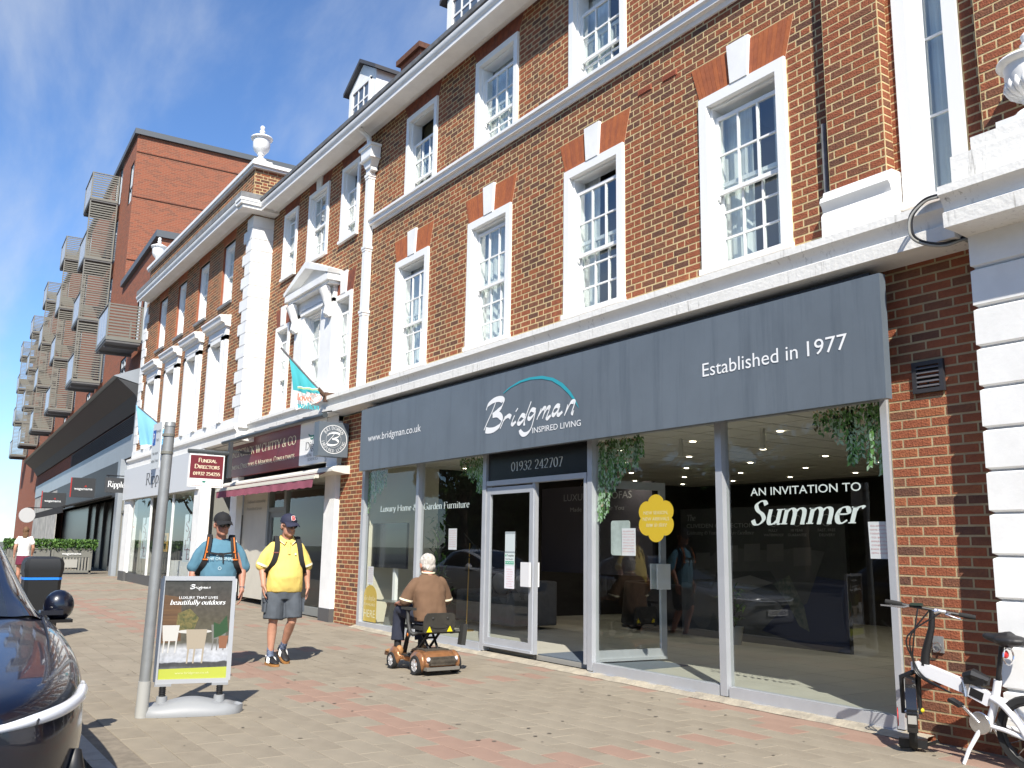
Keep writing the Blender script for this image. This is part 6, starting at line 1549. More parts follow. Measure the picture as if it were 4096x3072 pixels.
def shoe(p, ankle, rz, pitch, upper, sole, stripes=None, s=1.0, name='shoe'):
    """ankle joint above the heel; toe along +x turned by rz, pitched nose-down"""
    M = Matrix.Translation(Vector(ankle)) @ Matrix.Rotation(rz, 4, 'Z') @ Matrix.Rotation(pitch, 4, 'Y')
    def T(m): m.v = [tuple(M @ (Vector(v)*s)) for v in m.v]; return m
    m = MB(); rows = []
    for (x, w, z0, z1) in ((-.078, .018, -.070, -.01), (-.07, .036, -.075, .012), (-.03, .042, -.076, .026), (.02, .042, -.076, .022), (.07, .045, -.076, -.004), (.13, .050, -.076, -.026), (.18, .046, -.076, -.036), (.215, .030, -.074, -.046), (.225, .012, -.07, -.055)):
        rows.append([(x, w*math.cos(t)*(1 if math.sin(t) < .3 else .86), (z0+z1)/2+(z1-z0)/2*math.sin(t)) for t in [2*math.pi*j/14 for j in range(14)]])
    m.grid(rows, closed=True); n = 14; m.f.append(tuple(range(n))); m.m.append(0); m.f.append(tuple(range(len(m.v)-n, len(m.v)))); m.m.append(0)
    o = put(name, T(m).mesh(name, upper, 70, fixn=True), p)
    m = MB(); out = [(-.086, 0), (-.075, .036), (-.03, .046), (.03, .044), (.09, .050), (.14, .055), (.19, .049), (.225, .028), (.234, 0), (.225, -.028), (.19, -.049), (.14, -.055), (.09, -.050), (.03, -.044), (-.03, -.046), (-.075, -.036)]
    m.extr([(x, y, -.098) for x, y in out], (0, 0, .026)); put('sole', T(m).mesh('sole', sole, 40), o)
    if stripes:
        m = MB()
        for sd in (1, -1):
            for k in range(3): m.bar((.035+k*.026, sd*.050, -.066), (.012+k*.026, sd*.040, .006-k*.006), .013, .006)
        put('stripe', T(m).mesh('stripe', stripes), o)
        m = MB(); m.ell((-.072, 0, .005), (.012, .03, .016), nu=8, nv=6); put('heel_tab', T(m).mesh('heel_tab', stripes), o)
    m = MB()
    for k in range(4): m.tube([(.055+k*.017, .02, .003-k*.008), (.055+k*.017, 0, .009-k*.008), (.055+k*.017, -.02, .003-k*.008)], .004, 5)
    put('lace', T(m).mesh('lace', upper), o); return o
def leg_skin(mb, hip, knee, ankle):
    h, k, a = Vector(hip), Vector(knee), Vector(ankle); limb(mb, [h, (h+k)/2+Vector((.015, 0, 0)), k], [.082, .074, .056], 14)
    cf = k.lerp(a, .32)+Vector((-.018, 0, 0)); limb(mb, [k, cf, k.lerp(a, .75), a], [.054, .059, .040, .036], 14)
def arm_skin(mb, sh, el, wr):
    limb(mb, [sh, Vector(sh).lerp(Vector(el), .5), el], [.056, .052, .043]); e, w = Vector(el), Vector(wr); limb(mb, [e, e.lerp(w, .3), e.lerp(w, .8), w], [.043, .045, .031, .028])
def torso_skin(mb):
    loft(mb, [(0, 0, .90, .10, .15), (0, 0, 1.1, .11, .15), (0, 0, 1.35, .10, .16), (0, 0, 1.44, .08, .12), (0, 0, 1.50, .055, .06)])
NYL = mat('nylon_black', (.016, .016, .017), rough=.85, bump=.2, bscale=150)
def ribbon(p, name, pts, w, th, mm, side):
    """flat strap along pts; side = direction of its width"""
    m = MB(); P = crom([tuple(q) for q in pts], 6); sd = Vector(side).normalized(); rows = []
    for i, q in enumerate(P):
        q = Vector(q); d = (Vector(P[min(i+1, len(P)-1)])-Vector(P[max(i-1, 0)])).normalized(); s = (sd-d*sd.dot(d)).normalized(); nn = d.cross(s)
        rows.append([q+s*w/2+nn*th/2, q-s*w/2+nn*th/2, q-s*w/2-nn*th/2, q+s*w/2-nn*th/2])
    m.grid(rows, closed=True); return put(name, m.mesh(name, mm, 30), p)

# ---- man in the yellow polo shirt
mb = MB(); torso_skin(mb); hc = Vector((.045, .005, 1.715))
limb(mb, [(-.005, 0, 1.50), (.02, 0, 1.63)], [.066, .06]); Mh = head(mb, hc, .30, .12, 1.08)
arm_skin(mb, (0, -.185, 1.40), (-.045, -.275, 1.19), (.085, -.275, .985)); hand(mb, (.085, -.275, .985), (.18, .03, -.95), (.1, 1, 0), (1, .2, 0), 1.08, .42)
arm_skin(mb, (0, .185, 1.40), (-.035, .285, 1.19), (.02, .30, .955)); hand(mb, (.02, .30, .955), (.08, -.03, -.97), (-.1, -1, 0), (1, -.2, 0), 1.08, .38)
leg_skin(mb, (0, -.10, .93), (.05, -.12, .52), (.02, -.125, .12)); leg_skin(mb, (0, .10, .93), (.06, .115, .53), (-.19, .07, .175))
YM = person('man in a yellow polo shirt, navy cap and dark shorts walking past the window', (-11.34, -2.93, 0), R_(-8), mb, SKIN)
POLO = mat('yellow_pique', (.80, .60, .16), rough=.85, var=.05, scale=5, bump=.12, bscale=190); TRIMW = mat('cream_trim', (.82, .76, .55), rough=.8)
s = MB(); loft(s, [(.0, 0, .885, .155, .225, 2.2), (.01, 0, .95, .17, .232, 2.2), (.03, 0, 1.08, .183, .222, 2.2), (.025, 0, 1.2, .170, .218, 2.2), (.01, 0, 1.34, .145, .212, 2.2), (0, 0, 1.42, .125, .205), (0, 0, 1.47, .105, .175), (-.01, 0, 1.515, .082, .125), (-.005, 0, 1.55, .066, .078)])
for sd in (1, -1): limb(s, [(-.0, sd*.165, 1.445), (-.02, sd*.232, 1.34), (-.036, sd*.282, 1.215)], [.066, .073, .079])
shirt = pobj('polo_shirt', remeshed(s, .011, 4, .011, 7.5, 3), POLO, YM)
for sd in (1, -1):
    m = MB(); a = Vector((-.037, sd*.284, 1.20)); d = Vector((-.015, sd*.045, -.125)).normalized(); m.tube([a-d*.04, a-d*.012], [.083, .085], 20, caps=False); put('cuff', m.mesh('cuff', TRIMW, 60), shirt)
m = MB()
for sd in (1, -1):
    pts = [(-.075, 0, 1.60), (-.04, sd*.07, 1.60), (.045, sd*.072, 1.578), (.10, sd*.018, 1.53)]; P = crom(pts, 5); r0 = [Vector(q) for q in P]; r1 = [Vector(q)*1.0+Vector((.02*(q[0] > 0)+.0, sd*.028, -.05)) for q in P]; m.grid([r0, r1]) if sd > 0 else m.grid([r1, r0])
co = put('collar', m.mesh('collar', POLO, 60), shirt)
m = MB(); 
for sd in (1, -1): m.tube([Vector(q)+Vector((.02*(q[0] > 0), sd*.029, -.051)) for q in crom([(-.075, 0, 1.60), (-.04, sd*.07, 1.60), (.045, sd*.072, 1.578), (.10, sd*.018, 1.53)], 5)], .005, 5)
put('collar_edge', m.mesh('collar_edge', TRIMW), co)
m = MB(); m.bar((.128, .004, 1.535), (.163, .008, 1.36), .03, .006, up=(1, 0, 0)); put('placket', m.mesh('placket', POLO), shirt)
m = MB(); m.ell((.158, .09, 1.36), (.004, .012, .012), nu=8, nv=6); put('chest_emblem', m.mesh('chest_emblem', WHITE2), shirt)
m = MB(); m.poly([(.09, -.028, 1.535), (.1, .028, 1.535), (.138, .004, 1.46)])
SH = mat('slate_shorts', (.075, .088, .105), rough=.85, var=.12, scale=6, bump=.12, bscale=120)
s = MB(); loft(s, [(0, 0, .80, .14, .205), (0, 0, .90, .150, .205), (0, 0, .96, .145, .2)])
limb(s, [(0, -.105, .86), (.03, -.115, .72), (.045, -.125, .555)], [.125, .122, .120], cap=False); limb(s, [(0, .105, .86), (.035, .115, .72), (.055, .12, .565)], [.125, .122, .118], cap=False)
sh = pobj('shorts', remeshed(s, .011, 3, .010, 8, 8), SH, YM)
for sd in (-1, 1):
    m = MB(); m.obox(Matrix.Translation((.03, sd*.238, .72)) @ Matrix.Rotation(sd*.06, 4, 'X'), .07, .012, .075); m.obox(Matrix.Translation((.03, sd*.247, .79)), .075, .01, .022); put('pocket', m.mesh('pocket', SH), sh)
SK = mat('navy_sock', (.018, .025, .07), rough=.9, col2=(.20, .25, .35), scale=38)
m = MB(); limb(m, [(.02, -.125, .20), (.02, -.125, .10)], [.043, .045]); put('sock', m.mesh('sock', SK, 60), YM)
m = MB(); a, b = Vector((.06, .115, .53)), Vector((-.19, .07, .175)); limb(m, [a.lerp(b, .80), b+Vector((0, 0, -.015))], [.043, .046]); put('sock', m.mesh('sock', SK, 60), YM)
shoe(YM, (.02, -.125, .100), .20, .0, SHB, SOLE, WHITE2); shoe(YM, (-.185, .07, .172), .16, .36, SHB, SOLE, WHITE2)
cap(YM, hc, Mh, mat('navy_cap', (.018, .020, .045), rough=.8), 1.05, (mat('badge_red', (.6, .04, .04), rough=.6), WHITE2)); shades(YM, hc, Mh, 1.04); mouth(YM, hc, Mh, 1.04)
m = MB(); m.ell(hc+Mh @ Vector((-.055, 0, -.03)), (.055, .08, .045), Mh, 12, 8); put('hair', m.mesh('hair', mat('grey_hair', (.30, .27, .24), rough=.9), 60), YM)
def backpack(label, root, straps_m, orange=None, chest=False):
    t = thing('backpack', label, 'backpack', root.location, rz=root.rotation_euler[2])
    s = MB(); loft(s, [(-.24, 0, 1.0, .07, .14, 3), (-.26, 0, 1.08, .10, .165, 3), (-.25, 0, 1.3, .105, .16, 3), (-.225, 0, 1.47, .075, .13, 3), (-.21, 0, 1.52, .04, .09, 3)])
    pobj('bag', remeshed(s, .014, 3), NYL, t)
    for sd in (1, -1):
        pts = [(-.12, sd*.115, 1.52), (-.03, sd*.128, 1.578), (.07, sd*.135, 1.545), (.137, sd*.145, 1.44), (.15, sd*.168, 1.30), (.115, sd*.205, 1.20), (.0, sd*.243, 1.12), (-.12, sd*.2, 1.06)]
        st = ribbon(t, 'strap', pts, .062, .014, straps_m, (0, 1, 0))
        if orange:
            ribbon(st, 'piping', [(x+.010, y+sd*.010, z+.006) for x, y, z in pts[2:5]], .012, .006, orange, (0, 1, 0))
            m = MB(); m.box(.150, .166, sd*.168-.03, sd*.168+.03, 1.285, 1.30); m.box(.150, .17, sd*.158-.012, sd*.158+.012, 1.37, 1.39); put('buckle', m.mesh('buckle', orange), st)
        else:
            m = MB(); m.box(.145, .163, sd*.158-.032, sd*.158+.032, 1.372, 1.384)
            if sd < 0: put('strap_tab', m.mesh('strap_tab', mat('tab_red', (.28, .09, .07), rough=.8)), st)
    if chest:
        ribbon(t, 'chest_strap', [(.155, -.155, 1.375), (.170, 0, 1.355), (.155, .155, 1.375)], .022, .008, NYL, (0, 0, 1)); m = MB(); m.box(.168, .185, -.02, .02, 1.34, 1.37); put('buckle', m.mesh('buckle', NYL), t)
        ribbon(t, 'strap_end', [(.178, .03, 1.35), (.182, .035, 1.25)], .016, .005, NYL, (0, 1, 0))
backpack('black backpack worn by the man in the yellow polo shirt', YM, NYL)

# ---- man in the blue t-shirt, behind the poster stand
mb = MB(); torso_skin(mb); hc = Vector((.04, .0, 1.70))
limb(mb, [(-.005, 0, 1.50), (.02, 0, 1.62)], [.064, .058]); Mh = head(mb, hc, .28, .06, 1.06)
arm_skin(mb, (0, -.185, 1.40), (-.05, -.285, 1.18), (.02, -.31, .95)); hand(mb, (.02, -.31, .95), (.1, .05, -.95), (.1, 1, 0), (1, .1, 0), 1.06, .4)
arm_skin(mb, (0, .185, 1.40), (-.01, .275, 1.17), (.08, .275, .94)); hand(mb, (.08, .275, .94), (.12, -.02, -.97), (-.1, -1, 0), (1, -.1, 0), 1.06, .5)
leg_skin(mb, (0, -.10, .93), (.10, -.11, .52), (-.02, -.11, .11)); leg_skin(mb, (0, .10, .93), (.03, .11, .53), (-.14, .09, .14))
BMn = person('man in a blue t-shirt and black cap walking behind the poster stand', (-11.14, -3.83, 0), R_(-14), mb, SKIN2)
TEE = mat('blue_tee', (.085, .20, .275), rough=.9, var=.10, scale=4, bump=.1, bscale=160)
s = MB(); loft(s, [(.0, 0, .86, .145, .215, 2.2), (.01, 0, .98, .155, .212, 2.2), (.02, 0, 1.12, .160, .208, 2.2), (.015, 0, 1.25, .152, .212, 2.2), (.01, 0, 1.34, .140, .208), (0, 0, 1.42, .122, .2), (0, 0, 1.47, .1, .172), (-.01, 0, 1.51, .075, .12), (-.005, 0, 1.535, .066, .082)])
for sd in (1, -1): limb(s, [(-.0, sd*.165, 1.44), (-.025, sd*.235, 1.34), (-.045, sd*.288, 1.205)], [.066, .074, .082])
tee = pobj('t_shirt', remeshed(s, .011, 4, .010, 8, 12), TEE, BMn)
o = sans('lettering', 'THE ORIGINAL', None, (.172, -.15, 1.285), (0, 1, 0), (0, 0, 1), .30, .036, mat('tee_print', (.45, .58, .62), rough=.8), bold=.012); o.parent = tee
o = sans('lettering', 'ARE', None, (.168, -.045, 1.335), (0, 1, 0), (0, 0, 1), .09, .022, MATS['tee_print'], bold=.012); o.parent = tee
m = MB()
for q in range(20):
    a0, a1 = 6.2832*q/20, 6.2832*(q+1)/20; m.poly([(.1795, r*math.cos(t), 1.19+r*math.sin(t)) for r, t in ((.014, a0), (.020, a0), (.020, a1), (.014, a1))])
put('emblem', m.mesh('emblem', MATS['tee_print']), tee)
s = MB(); loft(s, [(0, 0, .80, .14, .2), (0, 0, .90, .145, .2), (0, 0, .95, .14, .19)]); limb(s, [(0, -.1, .86), (.05, -.11, .6)], [.12, .11]); limb(s, [(0, .1, .86), (.02, .11, .6)], [.12, .11])
pobj('shorts', remeshed(s, .014, 3, .008, 8, 5), mat('dark_shorts', (.03, .03, .035), rough=.9), BMn)
shoe(BMn, (-.02, -.11, .10), .05, 0, SHB, BLACKM); shoe(BMn, (-.14, .09, .14), .05, .25, SHB, BLACKM)
cap(BMn, hc, Mh, mat('black_cap', (.010, .010, .011), rough=.85), 1.05); shades(BMn, hc, Mh, 1.02); mouth(BMn, hc, Mh, 1.02)
m = MB(); a = Vector((.07, .276, .965)); m.tube([a+Vector((0, 0, .012)), a-Vector((0, 0, .012))], .032, 14); m.box(.062, .088, .30, .312, .95, .98); put('watch', m.mesh('watch', mat('watch_steel', (.5, .5, .52), rough=.25, metal=.9), 50), BMn)
backpack('black and orange backpack worn by the man in the blue t-shirt', BMn, NYL, mat('strap_orange', (.65, .16, .015), rough=.7), True)

# ---- seated man on the mobility scooter, seen from behind
mb = MB(); hc = Vector((.115, 0, 1.262))
loft(mb, [(0, 0, .62, .12, .15), (.03, 0, .85, .12, .155), (.05, 0, 1.0, .10, .15), (.055, 0, 1.07, .07, .11), (.06, 0, 1.13, .05, .06)])
limb(mb, [(.06, 0, 1.12), (.095, 0, 1.21)], [.066, .062]); Mh = head(mb, hc, .05, .18, 1.02)
arm_skin(mb, (.065, .185, 1.0), (.10, .275, .82), (.36, .22, .79)); hand(mb, (.36, .22, .79), (.95, -.2, -.05), (0, 0, -1), (0, -1, .1), 1.04, .55)
arm_skin(mb, (.065, -.185, 1.0), (.12, -.28, .82), (.37, -.19, .80)); hand(mb, (.37, -.19, .80), (.95, .2, -.05), (0, 0, -1), (0, 1, .1), 1.04, .55)
limb(mb, [(.02, .10, .62), (.45, .14, .67), (.50, .155, .28)], [.06, .05, .035]); limb(mb, [(.02, -.10, .62), (.45, -.13, .65), (.445, -.14, .28)], [.06, .05, .035])
SM = person('grey-haired man in a brown t-shirt sitting on the mobility scooter', (-9.88, -1.62, 0), R_(180), mb, SKIN2)
BRT = mat('brown_tee', (.150, .085, .048), rough=.92, var=.08, scale=4, bump=.1, bscale=160)
s = MB(); loft(s, [(-.01, 0, .60, .155, .205, 2.3), (.0, 0, .68, .165, .21, 2.3), (.02, 0, .82, .155, .205, 2.3), (.035, 0, .95, .145, .212, 2.2), (.05, 0, 1.02, .128, .21), (.056, 0, 1.075, .108, .185), (.062, 0, 1.12, .084, .13), (.07, 0, 1.155, .066, .08)])
for sd in (1, -1): limb(s, [(.06, sd*.168, 1.045), (.08, sd*.235, .95), (.10, sd*.275, .845)], [.07, .076, .082])
st_ = pobj('t_shirt', remeshed(s, .011, 4, .012, 7, 21), BRT, SM)
m = MB(); m.tube([(.07+.069*math.cos(t), .078*math.sin(t), 1.168+.006*math.cos(t)) for t in [6.2832*k/24 for k in range(24)]], .009, 6, closed=True); put('collar_edge', m.mesh('collar_edge', TRIMW), st_)
for sd in (1, -1): m = MB(); m.tube([(.098, sd*.274, .86), (.102, sd*.278, .838)], [.085, .086], 18, caps=False); put('cuff', m.mesh('cuff', TRIMW), st_)
TR = mat('navy_trousers', (.022, .026, .045), rough=.9, var=.15, scale=5, bump=.1, bscale=140)
s = MB(); loft(s, [(0, 0, .56, .15, .19), (0, 0, .66, .15, .195)]); limb(s, [(.02, .10, .63), (.25, .125, .685), (.465, .145, .69), (.505, .155, .5), (.505, .16, .33)], [.105, .1, .088, .08, .085], cap=False); limb(s, [(.02, -.10, .63), (.25, -.12, .67), (.46, -.135, .67), (.455, -.14, .5), (.445, -.14, .33)], [.105, .1, .088, .08, .085], cap=False)
pobj('trousers', remeshed(s, .011, 3, .008, 8, 31), TR, SM)
TAN = mat('tan_leather', (.40, .20, .075), rough=.65, var=.1, scale=8)
for (x, y, r) in ((.50, .16, .08), (.44, -.14, -.1)):
    m = MB(); limb(m, [(x, y, .34), (x, y, .24)], [.045, .045]); put('sock', m.mesh('sock', SHB, 60), SM); shoe(SM, (x, y, .252), r, 0, TAN, mat('tan_sole', (.10, .05, .025), rough=.8), None, 1.12)
HAIR = mat('white_hair', (.60, .57, .52), rough=.9, col2=(.36, .33, .29), scale=22, bump=.8, bscale=70, stretch=(1, 1, .35))
s = MB(); s.ell(hc+Mh @ Vector((-.028, 0, .028)), (.105, .094, .108), Mh, 18, 12); s.ell(hc+Mh @ Vector((-.045, 0, -.03)), (.078, .084, .07), Mh, 16, 10)
pobj('hair', remeshed(s, .008, 2, .010, 26, 4), HAIR, SM)
m = MB()
for y in (.089, -.089): m.ell(hc+Mh @ Vector((-.005, y, -.014)), (.02, .012, .034), Mh, 10, 8)
put('ear', m.mesh('ear', SKIN2, 60), SM)
# the scooter
sc_ = thing('mobility_scooter', 'bronze four-wheeled mobility scooter with a black folding seat', 'scooter', (-9.70, -1.62, 0), rz=R_(180))
BRZ = mat('bronze_paint', (.36, .165, .07), rough=.3, metal=.45, coat=.6, var=.15, scale=14); DKP = mat('dark_plastic', (.03, .03, .028), rough=.6); DUST = mat('dusty_black', (.055, .045, .033), rough=.95, var=.4, scale=20)
s = MB(); loft(s, [(.05, 0, .085, .19, .235, 4), (.05, 0, .13, .21, .262, 4), (.06, 0, .20, .20, .255, 4), (.075, 0, .255, .15, .21, 4), (.08, 0, .27, .10, .16, 4)]); s.box(.15, .52, -.15, .15, .10, .165)
for y in (.235, -.235): s.ell((.0, y, .145), (.145, .055, .125)); s.ell((.66, y*.9, .15), (.14, .05, .115))
s.box(.5, .75, -.2, .2, .12, .17)
cut = remeshed(s, .011, 3); b = pobj('body', cut, BRZ, sc_)
m = MB(); m.box(-.172, -.12, -.165, .165, .115, .205); m.tube([(-.13, -.175, .16), (-.13, .175, .16)], .05, 10); put('rear_panel', m.mesh('rear_panel', DUST, 40), sc_)
m = MB(); m.box(-.19, .1, -.22, .22, .06, .095); put('bumper', m.mesh('bumper', mat('grey_bumper', (.16, .15, .13), rough=.7)), sc_)
for y in (.185, -.185): m = MB(); m.ell((-.155, y, .185), (.02, .026, .026), nu=12, nv=8); put('lamp', m.mesh('lamp', LENS, 60), sc_)
m = MB(); m.box(-.03, .2, -.16, .16, .262, .282); put('dust_cover', m.mesh('dust_cover', DUST), sc_)
m = MB(); m.box(.17, .60, -.17, .17, .165, .176); put('foot_deck', m.mesh('foot_deck', DKP), sc_)
for (x, y, r) in ((0, .262, .112), (0, -.262, .112), (.66, .235, .10), (.66, -.235, .10)):
    sd = 1 if y > 0 else -1
    m = MB(); m.lathe([(r*.66, -.03), (r*.93, -.033), (r, -.018), (r, .018), (r*.93, .033), (r*.66, .03)], (x, y, r), 24, axis='y', caps=False); w = put('wheel', m.mesh('wheel', RUB, 50), sc_)
    m = MB(); m.lathe([(r*.68, -.02), (r*.69, .024), (r*.60, .026), (r*.56, .012)], (x, y, r), 22, axis='y', caps=False, M=None if sd > 0 else Matrix.Rotation(math.pi, 3, 'Z'))
    for k in range(5):
        a = 6.283*k/5+.3; m.bar((x+.012*math.cos(a), y+sd*.022, r+.012*math.sin(a)), (x+r*.62*math.cos(a), y+sd*.024, r+r*.62*math.sin(a)), r*.34, .012, up=(0, 1, 0))
    m.lathe([(r*.2, 0), (r*.2, .034), (r*.1, .036)], (x, y, r), 12, axis='y', M=None if sd > 0 else Matrix.Rotation(math.pi, 3, 'Z')); put('rim', m.mesh('rim', mat('silver_rim', (.6, .6, .61), rough=.35, metal=.3), 40), w)
m = MB()
for y in (.06, -.06): m.tube([(.06, y, .27), (.30, y*1.3, .53)], .016, 8); m.tube([(.28, y*1.2, .28), (.05, y*1.2, .47)], .016, 8); 
m.tube([(.17, -.07, .40), (.17, .07, .40)], .014, 8); m.tube([(.05, -.25, .47), (.05, .25, .47)], .017, 8); m.box(.02, .30, -.12, .12, .485, .50); put('seat_frame', m.mesh('seat_frame', BLACKM, 50), sc_)
s = MB(); s.box(.02, .42, -.21, .21, .505, .545); put('seat', s.mesh('seat', NYL), sc_)
m = MB(); out = [(-.205, .0), (.205, .0), (.215, .10), (.20, .19), (.165, .225), (-.165, .225), (-.20, .19), (-.215, .10)]
m.extr([(-.03-.03*(z/.22), y, .48+z) for y, z in out], (-.03, 0, 0)); bk = put('backrest', m.mesh('backrest', mat('backrest_vinyl', (.035, .032, .026), rough=.75, var=.2, scale=9), 40), sc_)
m = MB(); m.tube([(-.066, -.13, .545), (-.066, -.07, .575), (-.066, 0, .585), (-.066, .07, .575), (-.066, .13, .545), (-.066, .06, .53), (-.066, 0, .527), (-.066, -.06, .53)], .008, 6, closed=True); m.poly([(-.0665, y, z) for y, z in ((-.12, .548), (-.06, .57), (0, .578), (.06, .57), (.12, .548), (.06, .536), (-.06, .536))]); put('grab_slot', m.mesh('grab_slot', BLACKM), bk)
for y in (.14, -.14):
    m = MB(); m.extr([(-.064, y-.035, .487), (-.064, y+.035, .487), (-.068, y, .552)], (-.012, 0, 0)); put('reflector', m.mesh('reflector', mat('reflector_yellow', (.75, .62, .01), rough=.35)), sc_)
for y in (.10, -.10): m = MB(); m.ell((-.085, y, .645), (.008, .016, .016), nu=10, nv=6); put('stud', m.mesh('stud', DKP, 60), bk)
m = MB(); m.tube([(.05, .24, .47), (.05, .29, .46), (.10, .305, .48), (.15, .31, .60), (.18, .30, .74)], [.02, .026, .026, .024, .022], 10); m.box(.02, .30, .27, .33, .735, .765); m.lathe([(.03, 0), (.034, .02), (.02, .024)], (.09, .315, .455), 12, axis='y'); put('armrest', m.mesh('armrest', DKP, 50), sc_)
m = MB(); m.ell((.09, .343, .455), (.02, .005, .02), nu=12, nv=6); put('indicator', m.mesh('indicator', mat('amber_plastic', (.65, .18, .02), rough=.3), 60), sc_)
m = MB(); m.tube([(.05, -.22, .47), (.05, -.32, .475), (.03, -.345, .475)], .022, 8); m.obox(Matrix.Translation((.0, -.365, .44)) @ Matrix.Rotation(.12, 4, 'X'), .045, .03, .125); put('armrest', m.mesh('armrest', DKP, 50), sc_)
m = MB(); m.tube([(.80, 0, .16), (.66, 0, .55), (.56, 0, .82)], [.03, .026, .024], 10); m.tube([(.50, -.2, .80), (.56, -.1, .83), (.56, .1, .83), (.50, .2, .80)], .016, 8); m.box(.55, .63, -.1, .1, .80, .9); put('tiller', m.mesh('tiller', DKP, 50), sc_)

# ---- woman far down the pavement, seen from behind
mb = MB(); torso_skin(mb); hc = Vector((.02, 0, 1.68))
limb(mb, [(-.005, 0, 1.50), (.01, 0, 1.6)], [.05, .048]); Mh = head(mb, hc, .1, .0, .95)
arm_skin(mb, (0, -.185, 1.46), (-.03, -.245, 1.18), (.1, -.235, .97)); hand(mb, (.1, -.235, .97), (.2, 0, -.9), (0, 1, 0), (1, 0, 0), .95); arm_skin(mb, (0, .185, 1.46), (-.05, .245, 1.18), (.02, .25, .95)); hand(mb, (.02, .25, .95), (.1, 0, -.9), (0, -1, 0), (1, 0, 0), .95)
leg_skin(mb, (0, -.09, .9), (.08, -.09, .5), (-.1, -.09, .12)); leg_skin(mb, (0, .09, .9), (.06, .09, .5), (.12, .09, .1))
WM = person('woman in a white top with long brown hair walking away beyond the car', (-29.5, -3.85, .17), R_(176), mb, SKIN, .009)
WM.scale = (.93, .93, .93)
s = MB(); loft(s, [(0, 0, .92, .125, .18), (0, 0, 1.1, .115, .165), (0, 0, 1.32, .125, .19), (0, 0, 1.45, .105, .185), (0, 0, 1.53, .06, .08)])
for sd in (1, -1): limb(s, [(0, sd*.16, 1.46), (-.02, sd*.215, 1.32)], [.07, .07])
pobj('t_shirt', remeshed(s, .014, 3, .01, 8, 2), mat('white_tee', (.78, .77, .75), rough=.9), WM)
s = MB(); loft(s, [(0, 0, .66, .15, .2), (0, 0, .8, .145, .195), (0, 0, .94, .125, .18)]); pobj('shorts', remeshed(s, .014, 3), mat('maroon_shorts', (.14, .02, .045), rough=.9), WM)
s = MB(); s.ell(hc+Vector((-.03, 0, .02)), (.105, .092, .115)); s.ell(hc+Vector((-.075, 0, -.12)), (.055, .085, .17)); pobj('hair', remeshed(s, .01, 2, .012, 18, 5), mat('brown_hair', (.14, .075, .035), rough=.8, var=.3, scale=20), WM)
for sd, (x, z) in ((-1, (-.1, .12)), (1, (.12, .1))): shoe(WM, (x, sd*.09, z), 0, .0, WHITE2, WHITE2)
# ------------------------------------------------------------------ folding electric bicycle against the pier
bk = thing('bicycle', 'white folding electric bicycle with black fittings leaning by the brick pier', 'bicycle', (-3.95, -.45, 0))
BWH = mat('bike_white', (.78, .78, .80), rough=.3, coat=.5); BBK = mat('bike_black', (.012, .012, .013), rough=.45); CHR = mat('chrome', (.6, .6, .62), rough=.2, metal=.9)
yb = -.45
m = MB(); m.bar((-4.235, yb, .625), (-3.86, yb, .525), .062, .092); m.bar((-3.86, yb, .525), (-3.68, yb, .455), .062, .095); m.bar((-4.24, yb, .60), (-4.24, yb, .66), .06, .07)
m.build('frame', BWH, bk)
m = MB(); m.tube([(-3.615, yb, .60), (-3.66, yb, .40), (-3.72, yb, .24)], .028, 10); m.build('seat_tube', BWH, bk, smooth=50)
for sd in (-1, 1):
    m = MB(); m.tube(crom([(-3.66, yb+sd*.02, .47), (-3.56, yb+sd*.05, .43), (-3.46, yb+sd*.065, .33), (-3.40, yb+sd*.065, .23)], 5), .022, 8); m.build('stay', BWH, bk, smooth=50)
    m = MB(); m.tube([(-3.71, yb+sd*.03, .28), (-3.56, yb+sd*.06, .27), (-3.40, yb+sd*.06, .23)], .016, 8); m.build('stay', BWH, bk, smooth=50)
m = MB(); m.obox(Matrix.Translation((-3.83, yb, .515)) @ Matrix.Rotation(.25, 4, 'Y'), .012, .036, .06); m.tube([(-3.86, yb-.04, .56), (-3.84, yb-.05, .46)], .012, 6); m.build('hinge', CHR, bk)
m = MB(); m.obox(Matrix.Translation((-3.765, yb-.033, .485)) @ Matrix.Rotation(.32, 4, 'Y'), .05, .002, .03); m.build('frame_print', BBK, bk)
m = MB(); m.box(-3.85, -3.70, yb-.045, yb+.045, .55, .60); m.tube([(-3.86, yb, .60), (-3.78, yb-.02, .62), (-3.68, yb, .585)], [.03, .045, .03], 8); m.build('cable_lock', BBK, bk)
m = MB(); m.tube([(-4.175, yb, .64), (-4.16, yb, .74), (-4.10, yb, .93), (-4.085, yb, 1.06)], [.034, .032, .024, .022], 10); m.build('stem', BBK, bk, smooth=50)
hd = Vector((.80, .45, -.14)).normalized(); hc_ = Vector((-4.09, yb, 1.065))
m = MB(); m.tube([hc_-hd*.33, hc_+hd*.30], .0125, 8); hb = m.build('handlebar', BBK, bk)
for a, b in ((-.335, -.21), (.19, .305)):
    m = MB(); m.tube([hc_+hd*a, hc_+hd*(a*.5+b*.5), hc_+hd*b], [.017, .019, .017], 10); m.build('grip', RUB, hb, smooth=50)
m = MB()
for a in (-.16, .14): m.tube([hc_+hd*a, hc_+hd*a+Vector((-.03, -.03, -.012)), hc_+hd*(a*1.9)+Vector((-.055, -.035, -.025))], [.012, .01, .006], 6)
m.build('brake_lever', CHR, hb, smooth=50)
m = MB(); m.obox(Matrix.Translation(hc_-hd*.10+Vector((0, -.01, .022))) @ Matrix.Rotation(.5, 4, 'Z'), .045, .018, .010); m.build('display', mat('display_green', (.03, .045, .035), rough=.2), hb)
m = MB(); m.tube([hc_+hd*.0-Vector((.0, 0, .02)), hc_+hd*.05], .02, 8); m.tube([hc_+hd*.02, hc_+hd*.1], .018, 8); m.build('clamp', CHR, hb, smooth=40)
